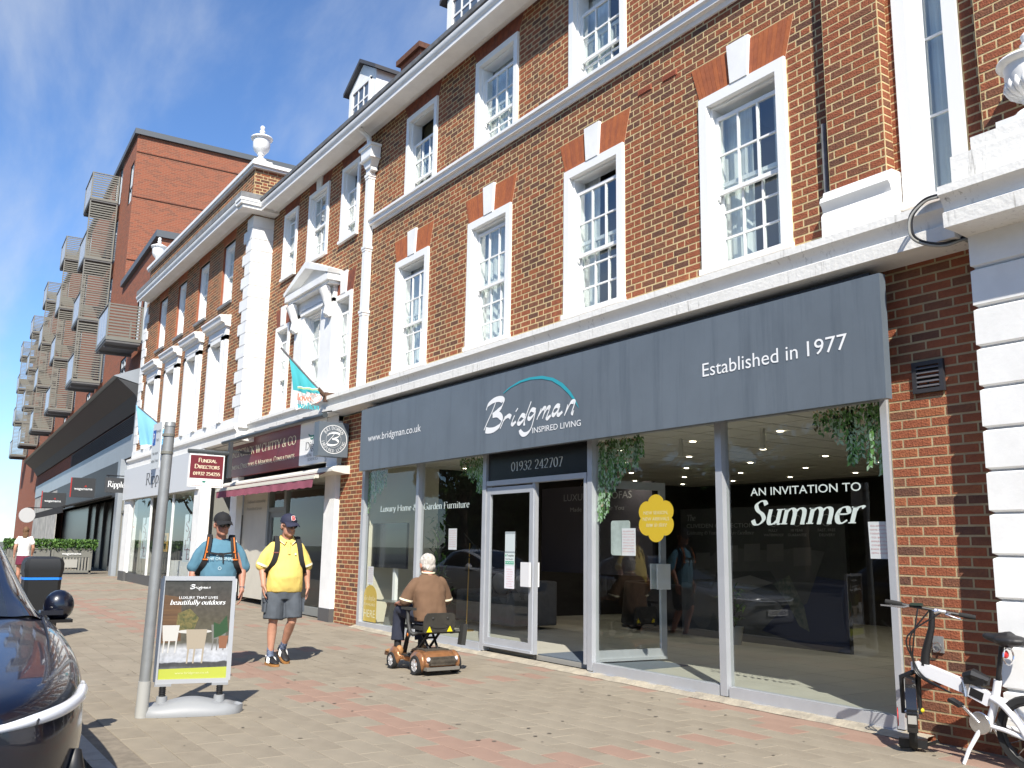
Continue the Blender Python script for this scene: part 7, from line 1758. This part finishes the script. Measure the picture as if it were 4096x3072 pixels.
for k in range(3):
    m = MB(); m.tube(crom([hc_+hd*(-.08+.08*k)+Vector((-.01, -.02, -.01)), Vector((-4.20-.015*k, yb-.08-.02*k, .86)), Vector((-4.24, yb-.05, .68)), Vector((-4.20+.02*k, yb-.045, .56)), Vector((-3.95, yb-.045, .47))], 5), .0065, 5); m.build('cable', BBK, bk, smooth=60)
# front wheel turned towards the wall
fd_ = Vector((-.54, .84, 0)).normalized(); ax = Vector((.84, .54, 0)); fc = Vector((-4.31, yb, .265)); MW = Matrix((fd_, ax, Vector((0, 0, 1)))).transposed()
def wheel(c, M, r, w, t):
    m = MB(); m.lathe([(r-.05, -w), (r-.012, -w*1.05), (r, 0), (r-.012, w*1.05), (r-.05, w)], c, 28, axis='y', M=M, caps=False); t_ = m.build('tyre', RUB, t, smooth=50)
    m = MB(); m.lathe([(r-.055, -w*.8), (r-.045, -w*.8), (r-.045, w*.8), (r-.055, w*.8), (r-.07, 0), (r-.055, -w*.8)], c, 28, axis='y', M=M, caps=False); m.build('rim', BBK, t_, smooth=40)
    m = MB()
    for k in range(14): a = 6.283*k/14; m.tube([c+M @ Vector((.03*math.cos(a+.5), .02*(-1)**k, .03*math.sin(a+.5))), c+M @ Vector(((r-.06)*math.cos(a), 0, (r-.06)*math.sin(a)))], .003, 4)
    m.lathe([(.03, -.05), (.05, -.03), (.05, .03), (.03, .05)], c, 14, axis='y', M=M); m.build('hub', CHR, t_, smooth=40)
wheel(fc, MW, .262, .028, bk); wheel(Vector((-3.39, yb, .262)), Matrix.Identity(3), .262, .028, bk)
m = MB()
for sd in (-1, 1): m.tube([Vector((-4.235, yb, .60)), fc+ax*(sd*.06)+Vector((0, 0, .27)), fc+ax*(sd*.06)], [.02, .022, .016], 8)
m.build('fork', BBK, bk, smooth=50)
m = MB(); rows = []
for k in range(13):
    a = R_(-20+k*14.5); rows.append([fc+fd_*(-(.285)*math.cos(a))+Vector((0, 0, .285*math.sin(a)))+ax*o for o in (-.038, 0, .038)])
m.grid(rows); m.build('mudguard', mat('mudguard_gloss', (.015, .015, .016), rough=.1, coat=.8), bk, smooth=60)
m = MB(); m.obox(Matrix.Translation(fc+fd_*(-.30)+Vector((0, 0, -.0))) @ MW.to_4x4(), .004, .03, .03); m.build('mud_flap', mat('flap_grey', (.30, .29, .26), rough=.6), bk)
m = MB(); m.lathe([(.055, -.004), (.07, -.003), (.07, .003), (.055, .004)], fc-fd_*.06-ax*.10+Vector((0, 0, -.02)), 18, axis='y', M=MW, caps=False); m.build('reflector_ring', mat('red_plastic', (.55, .02, .02), rough=.3), bk)
m = MB(); m.ell(fc+ax*.075+Vector((0, 0, .03)), (.018, .018, .018)); m.build('bell', mat('yellow_dot', (.6, .5, .02), rough=.4), bk)
m = MB(); m.obox(Matrix.Translation((-4.28, yb-.05, .06)) @ Matrix.Rotation(.5, 4, 'Z'), .10, .03, .03); m.tube([(-4.36, yb-.1, .02), (-4.2, yb-.02, .05), (-4.10, yb, .10)], .012, 6); m.build('lower_bracket', BBK, bk)
# saddle, seat post, cranks, stand
m = MB(); m.tube([(-3.615, yb, .59), (-3.57, yb, .84)], .018, 10); m.build('seat_post', BBK, bk, smooth=50)
s = MB(); s.ell((-3.50, yb, .885), (.12, .10, .042)); s.tube([(-3.50, yb, .885), (-3.62, yb, .895), (-3.68, yb, .905)], [.07, .035, .026], 10); s.ell((-3.68, yb, .905), (.026, .026, .02))
pobj('saddle', remeshed(s, .009, 3), mat('saddle_vinyl', (.02, .02, .021), rough=.5), bk)
m = MB(); m.ell((-3.53, yb-.03, .79), (.02, .03, .03)); m.build('rear_lamp', mat('red_lamp', (.5, .02, .02), rough=.3), bk)
m = MB(); m.tube([(-3.50, yb-.05+.07*math.cos(a), .78+.06*math.sin(a)) for a in [6.283*k/14 for k in range(14)]], .006, 5, closed=True); m.build('lock_ring', CHR, bk)
m = MB(); m.lathe([(.02, -.01), (.075, -.006), (.08, 0), (.075, .006), (.02, .01)], (-3.74, yb-.06, .29), 20, axis='y'); m.build('chainring', CHR, bk, smooth=40)
for sd, (ex, ez) in ((-1, (-3.87, .42)), (1, (-3.64, .12))):
    m = MB(); m.tube([(-3.74, yb+sd*.07, .29), (ex, yb+sd*.09, ez)], .012, 6); cr = m.build('crank', CHR, bk)
    m = MB(); m.obox(Matrix.Translation((ex, yb+sd*.13, ez)) @ Matrix.Rotation(.4, 4, 'Y'), .045, .035, .012); m.build('pedal', BBK, cr)
m = MB(); m.tube([(-3.74, yb-.05, .25), (-3.81, yb-.10, .10), (-3.84, yb-.13, .0)], [.016, .014, .012], 7); m.build('kick_stand', BWH, bk, smooth=50)
# shackle on the wall holding the bicycle
sk = thing('wall_shackle', 'small galvanised padlock ring fixed on the brick pier above the bicycle', 'padlock', (-4.3, -.04, .72)); m = MB(); m.box(-4.36, -4.27, -.02, 0, .70, .83); m.build('plate', GALV, sk); m = MB(); m.tube([(-4.31+.035*math.cos(a), -.045, .745+.035*math.sin(a)) for a in [6.283*k/16 for k in range(16)]], .007, 6, closed=True); m.build('ring', CHR, sk)

# ------------------------------------------------------------------ paper notices, stickers and window lettering
GY = .040
PAPER = mat('paper', (.78, .77, .80), rough=.8); PRED = mat('print_pale_red', (.66, .30, .32), rough=.8)
LINES = ['EX-DISPLAY', 'SOFAS AVAILABLE', 'TODAY WITH UP', 'TO 60% OFF', 'IMMACULATE', 'CONDITIONS', 'ENDS SUNDAY', '18TH AUGUST']
def notice(label, x0, x1, z0, z1, skew=0.0):
    t = thing('paper_notice', label, 'notice', ((x0+x1)/2, GY, z0), 'sale notices taped to the glass'); m = MB(); m.extr([(x0, GY, z0), (x1, GY, z0), (x1-skew, GY, z1), (x0-skew, GY, z1)], (0, .002, 0)); s_ = m.build('sheet', PAPER, t)
    h = (z1-z0)
    for k, tx in enumerate(LINES):
        w = (x1-x0)*(.42+.04*min(len(tx), 12)) ; c = (x0+x1)/2-skew*.5
        sans('lettering', tx, s_, (c-w/2, GY-.001, z1-h*(.13+.105*k)), X_, Z_, w, h*.042, PRED)
notice('white notice with red lines on the pane just right of the open doorway', -8.25, -8.01, 1.414, 1.732)
notice('white notice with red lines on the pane above the seated man', -12.30, -12.055, 1.44, 1.762, .004)
notice('white notice with red lines above the yellow arch sticker', -15.12, -14.89, .80, 1.115)
notice('white notice with red lines at the right-hand end of the shop window', -4.93, -4.685, 1.44, 1.763, .01)
t = thing('door_notice', 'tall strip of papers with green stars taped on the left glass door', 'notice', (-10.53, .01, .93)); TY = -.012
m = MB(); m.box(-10.655, -10.415, TY, TY+.002, .93, 1.235); s3 = m.build('sheet', PAPER, t)
m = MB(); m.box(-10.655, -10.415, TY+.0005, TY+.0025, 1.236, 1.42); s2 = m.build('sheet', mat('paper_cool', (.66, .74, .72), rough=.7), t)
m = MB(); m.box(-10.650, -10.41, TY-.0005, TY+.0015, 1.421, 1.705); s1 = m.build('sheet', mat('plastic_sleeve', (.60, .66, .66), rough=.25), t); m = MB(); m.box(-10.65, -10.41, TY-.002, TY, 1.415, 1.435); m.box(-10.65, -10.41, TY-.002, TY, 1.675, 1.705); m.build('grey_band', mat('band_grey', (.32, .37, .38), rough=.6), s1)
sans('lettering', 'Trustpilot', s2, (-10.60, TY-.001, 1.365), X_, Z_, .17, .032, BLACKM); sans('lettering', "Rated 'Excellent'", s2, (-10.63, TY-.001, 1.322), X_, Z_, .19, .02, BLACKM)
TG = mat('rating_green', (.02, .38, .20), rough=.6); m = MB()
for k in range(5): m.box(-10.64+k*.043, -10.602+k*.043, TY-.0012, TY-.0002, 1.26, 1.30)
m.build('rating_squares', TG, s2)
def star(m, cx, cz, r, y):
    m.poly([(cx+(r if k % 2 == 0 else r*.42)*math.sin(k*math.pi/5), y, cz+(r if k % 2 == 0 else r*.42)*math.cos(k*math.pi/5)) for k in range(10)])
m = MB()
for k in range(5): star(m, -10.621+k*.043, 1.28, .015, TY-.0018)
m.build('rating_stars', PAPER, s2); m = MB(); star(m, -10.625, 1.378, .022, TY-.0018); m.build('emblem_star', TG, s2)
for k, tx in enumerate(LINES): sans('lettering', tx, s3, (-10.61+.01*(k % 3), TY-.001, 1.185-.033*k), X_, Z_, .14+.01*(k % 2), .013, PRED)
YEL = mat('sticker_yellow', (.78, .52, .035), rough=.6); YTX = mat('sticker_text', (.85, .80, .55), rough=.6)
t = thing('round_sticker', 'yellow flower-shaped sticker announcing a new season on the shop window', 'sticker', (-7.665, GY, 1.58))
pts = []
for k in range(96):
    a = 6.283*k/96; r = .245+.055*abs(math.cos(3*(a-math.pi/2)))**.7
    pts.append((-7.665+r*1.02*math.cos(a), GY, 1.842+r*.90*math.sin(a)))
m = MB(); m.extr(pts, (0, .002, 0)); d = m.build('disc', YEL, t)
for tx, z, w, h in (('NEW SEASON,', 1.885, .40, .040), ('NEW ARRIVALS', 1.815, .43, .040)): sans('lettering', tx, d, (-7.665-w/2, GY-.001, z), X_, Z_, w, h, YTX)
serif('lettering', 'now in-store', d, (-7.83, GY-.001, 1.745), X_, Z_, .34, .055, YTX, slant=.2, T=.12, t=.05)
t = thing('arch_sticker', 'mustard arch-shaped sticker low down at the left end of the shop window', 'sticker', (-15.0, GY, .16))
pts = [(-15.235, GY, .16), (-14.72, GY, .16), (-14.72, GY, .60)]+[(-14.978+.257*math.cos(a), GY, .60+.19*math.sin(a)) for a in [math.pi*k/18 for k in range(1, 18)]]+[(-15.235, GY, .60)]
m = MB(); m.extr(pts, (0, .002, 0)); d = m.build('panel', mat('sticker_mustard', (.62, .42, .06), rough=.6), t)
serif('lettering', 'Ex-display', d, (-15.2, GY-.001, .53), X_, Z_, .44, .08, YTX, slant=.2, T=.1, t=.04); sans('lettering', 'IS AVAILABLE', d, (-15.2, GY-.001, .435), X_, Z_, .43, .045, YTX); sans('lettering', 'HERE', d, (-15.21, GY-.001, .235), X_, Z_, .45, .135, YTX)
t = thing('window_lettering', 'white serif lettering across the two left-hand panes', 'lettering', (-13.2, GY, 2.06))
serif('lettering', 'Luxury Home &', t, (-14.71, GY, 2.075), X_, Z_, 1.36, .105, VINYL, T=.15, t=.06); serif('lettering', 'Garden Furniture', t, (-13.13, GY, 2.075), X_, Z_, 1.42, .105, VINYL, T=.15, t=.06)
t = thing('window_lettering', 'large white summer invitation lettering on the right-hand pane', 'lettering', (-5.6, GY, 1.75))
sans('lettering', 'AN INVITATION TO', t, (-6.27, GY, 2.043), X_, Z_, 1.28, .080, VINYL, bold=.006); serif('lettering', 'Summer', t, (-6.29, GY, 1.752), X_, Z_, 1.29, .235, VINYL, slant=.25, T=.165, t=.06)
# printed hanging flowers on the glass
GLF = [mat('print_leaf_green', (.17, .36, .10), rough=.7), mat('print_leaf_pale', (.42, .58, .40), rough=.7), mat('print_leaf_dark', (.07, .16, .05), rough=.7), mat('print_rose', (.66, .52, .36), rough=.7), mat('print_stem', (.10, .08, .035), rough=.7)]
def floral(label, x0, x1, prof, seed, n):
    rnd = random.Random(seed); m = MB(); q = 0
    def leaf(x, z, a, L, mi):
        nonlocal q
        q += 1; y = GY+.0004*(q % 12); d = Vector((math.cos(a), 0, math.sin(a))); s = Vector((-d.z, 0, d.x)); p = Vector((x, y, z))
        m.poly([p, p+d*L*.45+s*L*.24, p+d*L, p+d*L*.45-s*L*.24], mi)
    for i in range(n):
        u = rnd.random(); x = x0+(x1-x0)*u; L = prof(u)*rnd.uniform(.45, 1.0); z = 2.80; st = 0
        while z > 2.80-L:
            z2 = z-.035; x2 = x+rnd.uniform(-.008, .008); q += 1; y = GY+.0004*(q % 12)
            m.poly([(x, y, z), (x+.004, y, z), (x2+.004, y, z2), (x2, y, z2)], 4)
            for sd in (-1, 1): leaf(x, z, -math.pi/2+sd*rnd.uniform(.35, .9), rnd.uniform(.045, .075), rnd.choice((0, 0, 1, 1, 2)))
            x, z = x2, z2
    for i in range(n//3):
        u = rnd.random(); x = x0+(x1-x0)*u; z = 2.78-prof(u)*rnd.uniform(.05, .75)
        for k in range(7): a = 6.283*k/7; leaf(x, z, a, rnd.uniform(.030, .042), 3)
    for i in range(n*9):
        u = rnd.random(); leaf(x0+(x1-x0)*u, 2.80-rnd.random()**2*.22, rnd.uniform(0, 6.28), rnd.uniform(.03, .06), rnd.choice((0, 2, 2, 3, 4)))
    t = thing('floral_sticker', label, 'sticker', ((x0+x1)/2, GY, 2.1), 'printed hanging flowers on the window'); stuff(m.build('leaf', GLF, t))
floral('pale hanging foliage print in the top left corner of the leftmost pane', -15.22, -14.5, lambda u: .75-.5*u, 1, 26)
floral('hanging foliage print on the pane left of the shop door', -12.0, -11.28, lambda u: .12+.65*u**1.5, 2, 26)
floral('hanging foliage print in the corner above the open glass door', -8.68, -7.88, lambda u: .85*(1-u)**1.3+.25, 3, 28)
floral('largest foliage print with cream roses at the right-hand end of the window', -5.45, -4.73, lambda u: .15+.65*u, 4, 30)

# ------------------------------------------------------------------ furniture inside the shop
def P_(name, label, cat, loc, group=None): return thing(name, label, cat, loc, group)
bd = P_('display_board', 'tall printed display board of a corner sofa inside the right-hand window', 'display board', (-9.7, 4.05, .1))
BDK = mat('board_print_dark', (.020, .021, .023), rough=.5)
m = MB(); m.box(-11.3, -8.05, 4.05, 4.12, .1, 2.18); pn = m.build('panel', BDK, bd)
by = 4.046
def bp(name, pts, mm, k=0):
    q = MB(); q.poly([(x, by-.0006*k, z) for x, z in pts]); return q.build(name, mm, pn)
PV = mat('board_print_paving', (.085, .088, .092), rough=.6); SF = mat('board_print_sofa', (.055, .055, .058), rough=.6); SF2 = mat('board_print_cushion', (.075, .074, .076), rough=.6); RG = mat('board_print_rug', (.012, .018, .055), rough=.6); TX = mat('board_text', (.22, .23, .23), rough=.6)
bp('print_paving', [(-11.3, .1), (-8.5, .1), (-9.3, .75), (-10.3, 1.0), (-11.3, .95)], PV, 1); bp('print_rug', [(-9.6, .3), (-8.7, .12), (-8.06, .12), (-8.06, 1.1), (-8.6, 1.15)], RG, 2)
bp('print_sofa', [(-11.15, .95), (-10.6, .85), (-10.5, 1.15), (-9.4, 1.2), (-9.0, .65), (-8.75, .75), (-8.4, 1.5), (-8.9, 1.55), (-9.3, 1.5), (-10.4, 1.55), (-10.6, 1.4), (-11.15, 1.35)], SF, 3)
for (x, z) in ((-10.8, 1.3), (-10.2, 1.42), (-9.75, 1.45), (-9.3, 1.45), (-8.8, 1.4)): bp('print_cushion', [(x-.16, z-.12), (x+.16, z-.1), (x+.17, z+.16), (x-.15, z+.15)], SF2, 4)
bp('print_table', [(-10.4, 1.0), (-9.9, .86), (-9.35, 1.02), (-9.8, 1.12)], mat('board_print_table', (.11, .11, .105), rough=.6), 5)
bp('print_throw', [(-9.35, 1.0), (-9.05, 1.15), (-8.8, .7), (-8.72, .35), (-8.9, .42), (-9.1, .75)], mat('board_print_throw', (.12, .125, .10), rough=.6, col2=(.04, .06, .05), scale=14), 6)
serif('lettering', 'The', pn, (-11.15, by-.004, 1.98), X_, Z_, .2, .1, TX, slant=.2); sans('lettering', 'CLIVEDEN COLLECTION', pn, (-11.15, by-.004, 1.86), X_, Z_, 1.45, .07, TX); serif('lettering', 'Celebrating 45 Years of Furniture Excellence', pn, (-11.15, by-.004, 1.75), X_, Z_, 1.45, .06, TX, slant=.2)
for tx, x, z, w in (('FULLY', -9.4, 1.79, .17), ('WATERPROOF', -9.5, 1.72, .38), ('10 YEAR', -8.98, 1.79, .22), ('GUARANTEE', -9.04, 1.72, .34), ('FAST, FREE', -8.5, 1.79, .30), ('DELIVERY', -8.48, 1.72, .27)): sans('lettering', tx, pn, (x, by-.004, z), X_, Z_, w, .04, TX)
m = MB()
for cx in (-9.31, -8.87, -8.35):
    for q in range(20):
        a0, a1 = 6.283*q/20, 6.283*(q+1)/20; m.poly([(cx+r*math.cos(a), by-.004, 1.95+r*math.sin(a)) for r, a in ((.075, a0), (.088, a0), (.088, a1), (.075, a1))])
m.build('print_icon', TX, pn)
def fabric(n, c): return mat(n, c, rough=.95, var=.12, scale=6, bump=.2, bscale=150)
SOFD = fabric('sofa_charcoal', (.022, .020, .020)); SOFG = fabric('sofa_grey', (.10, .10, .105)); CUS = fabric('cushion_pale', (.34, .32, .30))
def sofa(label, x, y, w, d, mm, rz=0, cush=2):
    t = thing('sofa', label, 'sofa', (x, y, FL), rz=rz); s = MB(); s.box(-w/2, w/2, -d/2, d/2, .06, .42); s.box(-w/2, w/2, d/2-.24, d/2, .42, .82); s.box(-w/2, -w/2+.22, -d/2, d/2, .42, .62); s.box(w/2-.22, w/2, -d/2, d/2, .42, .62)
    pobj('frame', remeshed(s, .035, 5), mm, t)
    for k in range(cush):
        c = MB(); cx = -w/2+.22+(w-.44)*(k+.5)/cush; c.box(cx-(w-.44)/cush/2+.01, cx+(w-.44)/cush/2-.01, -d/2+.02, d/2-.26, .42, .54); pobj('seat_cushion', remeshed(c, .03, 5), mm, t)
        c = MB(); c.ell((cx, d/2-.33, .72), (.24, .10, .2), Matrix.Rotation(.25, 3, 'X')); o = put('pillow', c.mesh('pillow', CUS, 60), t)
    return t
sofa('pale grey sofa with cushions behind the second window pane', -13.9, 2.2, 1.9, .95, SOFG); 
sofa('charcoal sofa in the dark at the right of the showroom', -5.9, 3.6, 2.2, .95, SOFD, -.5)
rs_ = P_('curved_sofa', 'dark curved sofa seen through the open shop doorway', 'sofa', (-12.3, 4.6, FL)); m = MB(); rows = []
for k in range(15):
    a = math.pi*(.15+.9*k/14); c, s = math.cos(a), math.sin(a); rows.append([(-12.1+r*c, 5.6-r*s*1.05, FL+z) for r, z in ((1.0, .05), (1.0, .42), (1.25, .42), (1.32, .80), (1.55, .80), (1.62, .05))])
m.grid(rows, closed=True); m.f.append(tuple(range(6))); m.m.append(0); m.f.append(tuple(range(len(m.v)-6, len(m.v)))); m.m.append(0); m.build('body', SOFD, rs_, smooth=50)
lx = P_('display_board', 'dark printed sofa board behind the lettering of the left-hand panes', 'display board', (-13.0, 3.3, .9)); m = MB(); m.box(-14.3, -11.2, 3.3, 3.36, 1.05, 2.62); bb = m.build('panel', mat('board_plum', (.055, .048, .062), rough=.6), lx)
sans('lettering', 'LUXURIOUS SOFAS', bb, (-13.6, 3.296, 2.36), X_, Z_, 1.9, .13, mat('board_text_pale', (.30, .29, .31), rough=.6)); sans('lettering', 'Made Specially For You', bb, (-13.4, 3.296, 2.16), X_, Z_, 1.5, .08, MATS['board_text_pale'])
tv = P_('television', 'black flat television on a white post behind the leftmost pane', 'television', (-14.65, .25, .6)); m = MB(); m.box(-15.33, -13.98, .20, .24, 1.10, 1.88); m.build('screen', mat('tv_black', (.006, .006, .008), rough=.12), tv); m = MB(); m.box(-14.53, -14.44, .24, .30, .55, 1.5); m.build('post', WHITE2, tv)
tb = P_('console_table', 'glass-topped console table with grey splayed legs under the television', 'table', (-14.5, .4, FL)); m = MB(); m.box(-15.0, -14.05, .15, .55, .52, .545); m.build('tabletop', mat('table_glass', (.16, .19, .18), rough=.1), tb)
for (a, b) in ((-14.95, -14.72), (-14.2, -14.42)): m = MB(); m.extr([(a, .3, FL), (a+.14 if a < b else a-.14, .3, FL), (b+.05 if a < b else b-.05, .3, .52), (b-.08 if a < b else b+.08, .3, .52)], (0, .1, 0)); m.build('leg', mat('leg_grey', (.20, .21, .21), rough=.5), tb)
fl_ = P_('floor_lamp', 'brass floor lamp with a black angled head beside the grey sofa', 'lamp', (-13.5, 1.0, FL)); BRS = mat('brass', (.45, .28, .07), rough=.3, metal=.9)
m = MB(); m.lathe([(.13, 0), (.13, .02), (.02, .03)], (-13.35, 1.05, FL), 18); m.tube([(-13.35, 1.05, FL), (-13.30, 1.05, 1.55)], .010, 8); m.build('pole', BRS, fl_); m = MB(); m.tube([(-13.30, 1.05, 1.3), (-13.5, 1.05, 1.72), (-13.15, 1.05, 1.5)], .012, 6); m.lathe([(.04, 0), (.11, -.13), (.10, -.13)], (-13.12, 1.05, 1.52), 14); m.build('lamp_head', BLACKM, fl_, smooth=50)
cl = P_('chandelier', 'glowing gold ring chandelier hanging in the dark showroom', 'light', (-13.6, 4.0, 1.86)); m = MB(); m.lathe([(.60, 0), (.64, 0), (.64, .06), (.60, .06), (.60, 0)], (-13.72, 4.0, 1.85), 36, caps=False); m.build('ring', BRS, cl)
me_ = MB().ell((0, 0, 0), (.014, .014, .014), nu=6, nv=4).mesh('bulb', mat('bulb_glow', (1, .7, .3), emit=(1, .62, .22), estr=9))
for k in range(22): a = 6.283*k/22; place('bulb', me_, cl, (-13.72+.61*math.cos(a), 4.0+.61*math.sin(a), 1.845))
m = MB()
for a in (0, 2.1, 4.2): m.tube([(-13.72+.62*math.cos(a), 4+.62*math.sin(a), 1.9), (-13.72, 4, CZ)], .004, 4)
m.build('wire', BRS, cl)
def plant(label, x, y, z0, h, n, seed, pot=True):
    t = thing('pot_plant', label, 'plant', (x, y, z0)); rnd = random.Random(seed); m = MB()
    for i in range(n):
        a = rnd.uniform(0, 6.28); el = rnd.uniform(-.2, 1.2); b = Vector((x+rnd.uniform(-.1, .1), y+rnd.uniform(-.1, .1), z0+.25+rnd.random()*h)); d = Vector((math.cos(a)*math.cos(el), math.sin(a)*math.cos(el), math.sin(el))); s = d.cross(Vector((0, 0, 1))).normalized(); L = rnd.uniform(.14, .3)
        m.poly([b, b+d*L*.5+s*L*.11+Vector((0, 0, .02)), b+d*L-Vector((0, 0, .04)), b+d*L*.5-s*L*.11+Vector((0, 0, .02))], rnd.choice((0, 1, 2)))
    stuff(m.build('leaf', LEAF, t)); q = MB(); q.tube([(x, y, z0), (x, y, z0+.25+h)], .012, 6); q.build('stem', BARK, t); q = MB(); q.lathe([(.10, 0), (.14, .26), (.12, .26), (.1, .2)], (x, y, z0), 16); q.build('pot', mat('pot_white', (.4, .4, .38), rough=.5), t)
plant('bushy green plant behind the television', -14.0, .85, FL, 1.7, 160, 5); plant('green plant in a pot in front of the printed display board', -9.75, 3.6, FL, .55, 70, 6)
mr = P_('glass_plaque', 'pale rounded plaque on the open glass door behind a notice', 'plaque', (-8.3, .06, 1.42)); m = MB()
pts = []
for (cx, cz, a0) in ((-8.16, 1.79, 0), (-8.43, 1.79, 90), (-8.43, 1.45, 180), (-8.16, 1.45, 270)): pts += [(cx+.035*math.cos(R_(a0+k*18)), .055, cz+.035*math.sin(R_(a0+k*18))) for k in range(6)]
m.extr(pts, (0, .006, 0)); m.build('plate', mat('pale_plaque', (.50, .56, .54), rough=.2, var=.15, scale=6), mr)
mt = P_('door_mat', 'blue grey entrance mat lying inside the doorway', 'mat', (-9.4, .6, FL)); m = MB(); m.box(-10.0, -8.2, .1, 1.05, FL, FL+.012); m.build('pile', mat('mat_blue', (.10, .125, .155), rough=1, bump=.4, bscale=150), mt)
# sale banners in the Ripples window
BAN = mat('banner_pale', (.62, .70, .74), rough=.7); BTX = mat('banner_maroon', (.16, .03, .06), rough=.7)
for lab, x0, x1 in (('pale hanging sale banner at the left of the Ripples window', -31.2, -30.3), ('pale hanging sale banner at the right of the Ripples window', -26.15, -25.3)):
    t = thing('sale_banner', lab, 'banner', (x0, -.3, .96), 'sale banners in the Ripples window'); m = MB(); m.box(x0, x1, -.32, -.31, .96, 2.25); p_ = m.build('cloth', BAN, t); m = MB(); m.box(x0+.38, x0+.5, -.325, -.32, 2.05, 2.42); m.build('hanger', BLACKM, t)
    for k, c in enumerate('SALE'): serif('lettering', c, p_, (x0+(.36 if k % 2 else .14), -.323, 1.78-.25*k), X_, Z_, .36, .27, BTX, T=.11, t=.05)
bs = thing('wash_basin', 'white basin unit displayed low in the Ripples window', 'basin', (-27.5, .2, .25)); m = MB(); m.box(-28.6, -26.4, .0, .6, .25, .95); m.build('cabinet', WHITE2, bs); m = MB(); m.lathe([(.2, 0), (.3, .12), (.28, .12), (.18, .02)], (-27.5, .3, .95), 18); m.build('bowl', WHITE2, bs)
fr_ = thing('picture_frame', 'small gold open frame standing in the Ripples window', 'frame', (-28.6, -.2, .95)); m = MB()
for (a, b, c, d) in ((-28.9, -28.82, 1.2, 1.75), (-28.45, -28.37, 1.2, 1.75), (-28.82, -28.45, 1.2, 1.27), (-28.82, -28.45, 1.68, 1.75), (-28.82, -28.45, 1.44, 1.50)): m.box(a, b, -.22, -.18, c, d)
m.build('surround', mat('gold_wood', (.42, .24, .06), rough=.5), fr_); m = MB(); m.box(-28.7, -28.55, -.22, -.18, .48, 1.2); m.build('stand', BLACKM, fr_)
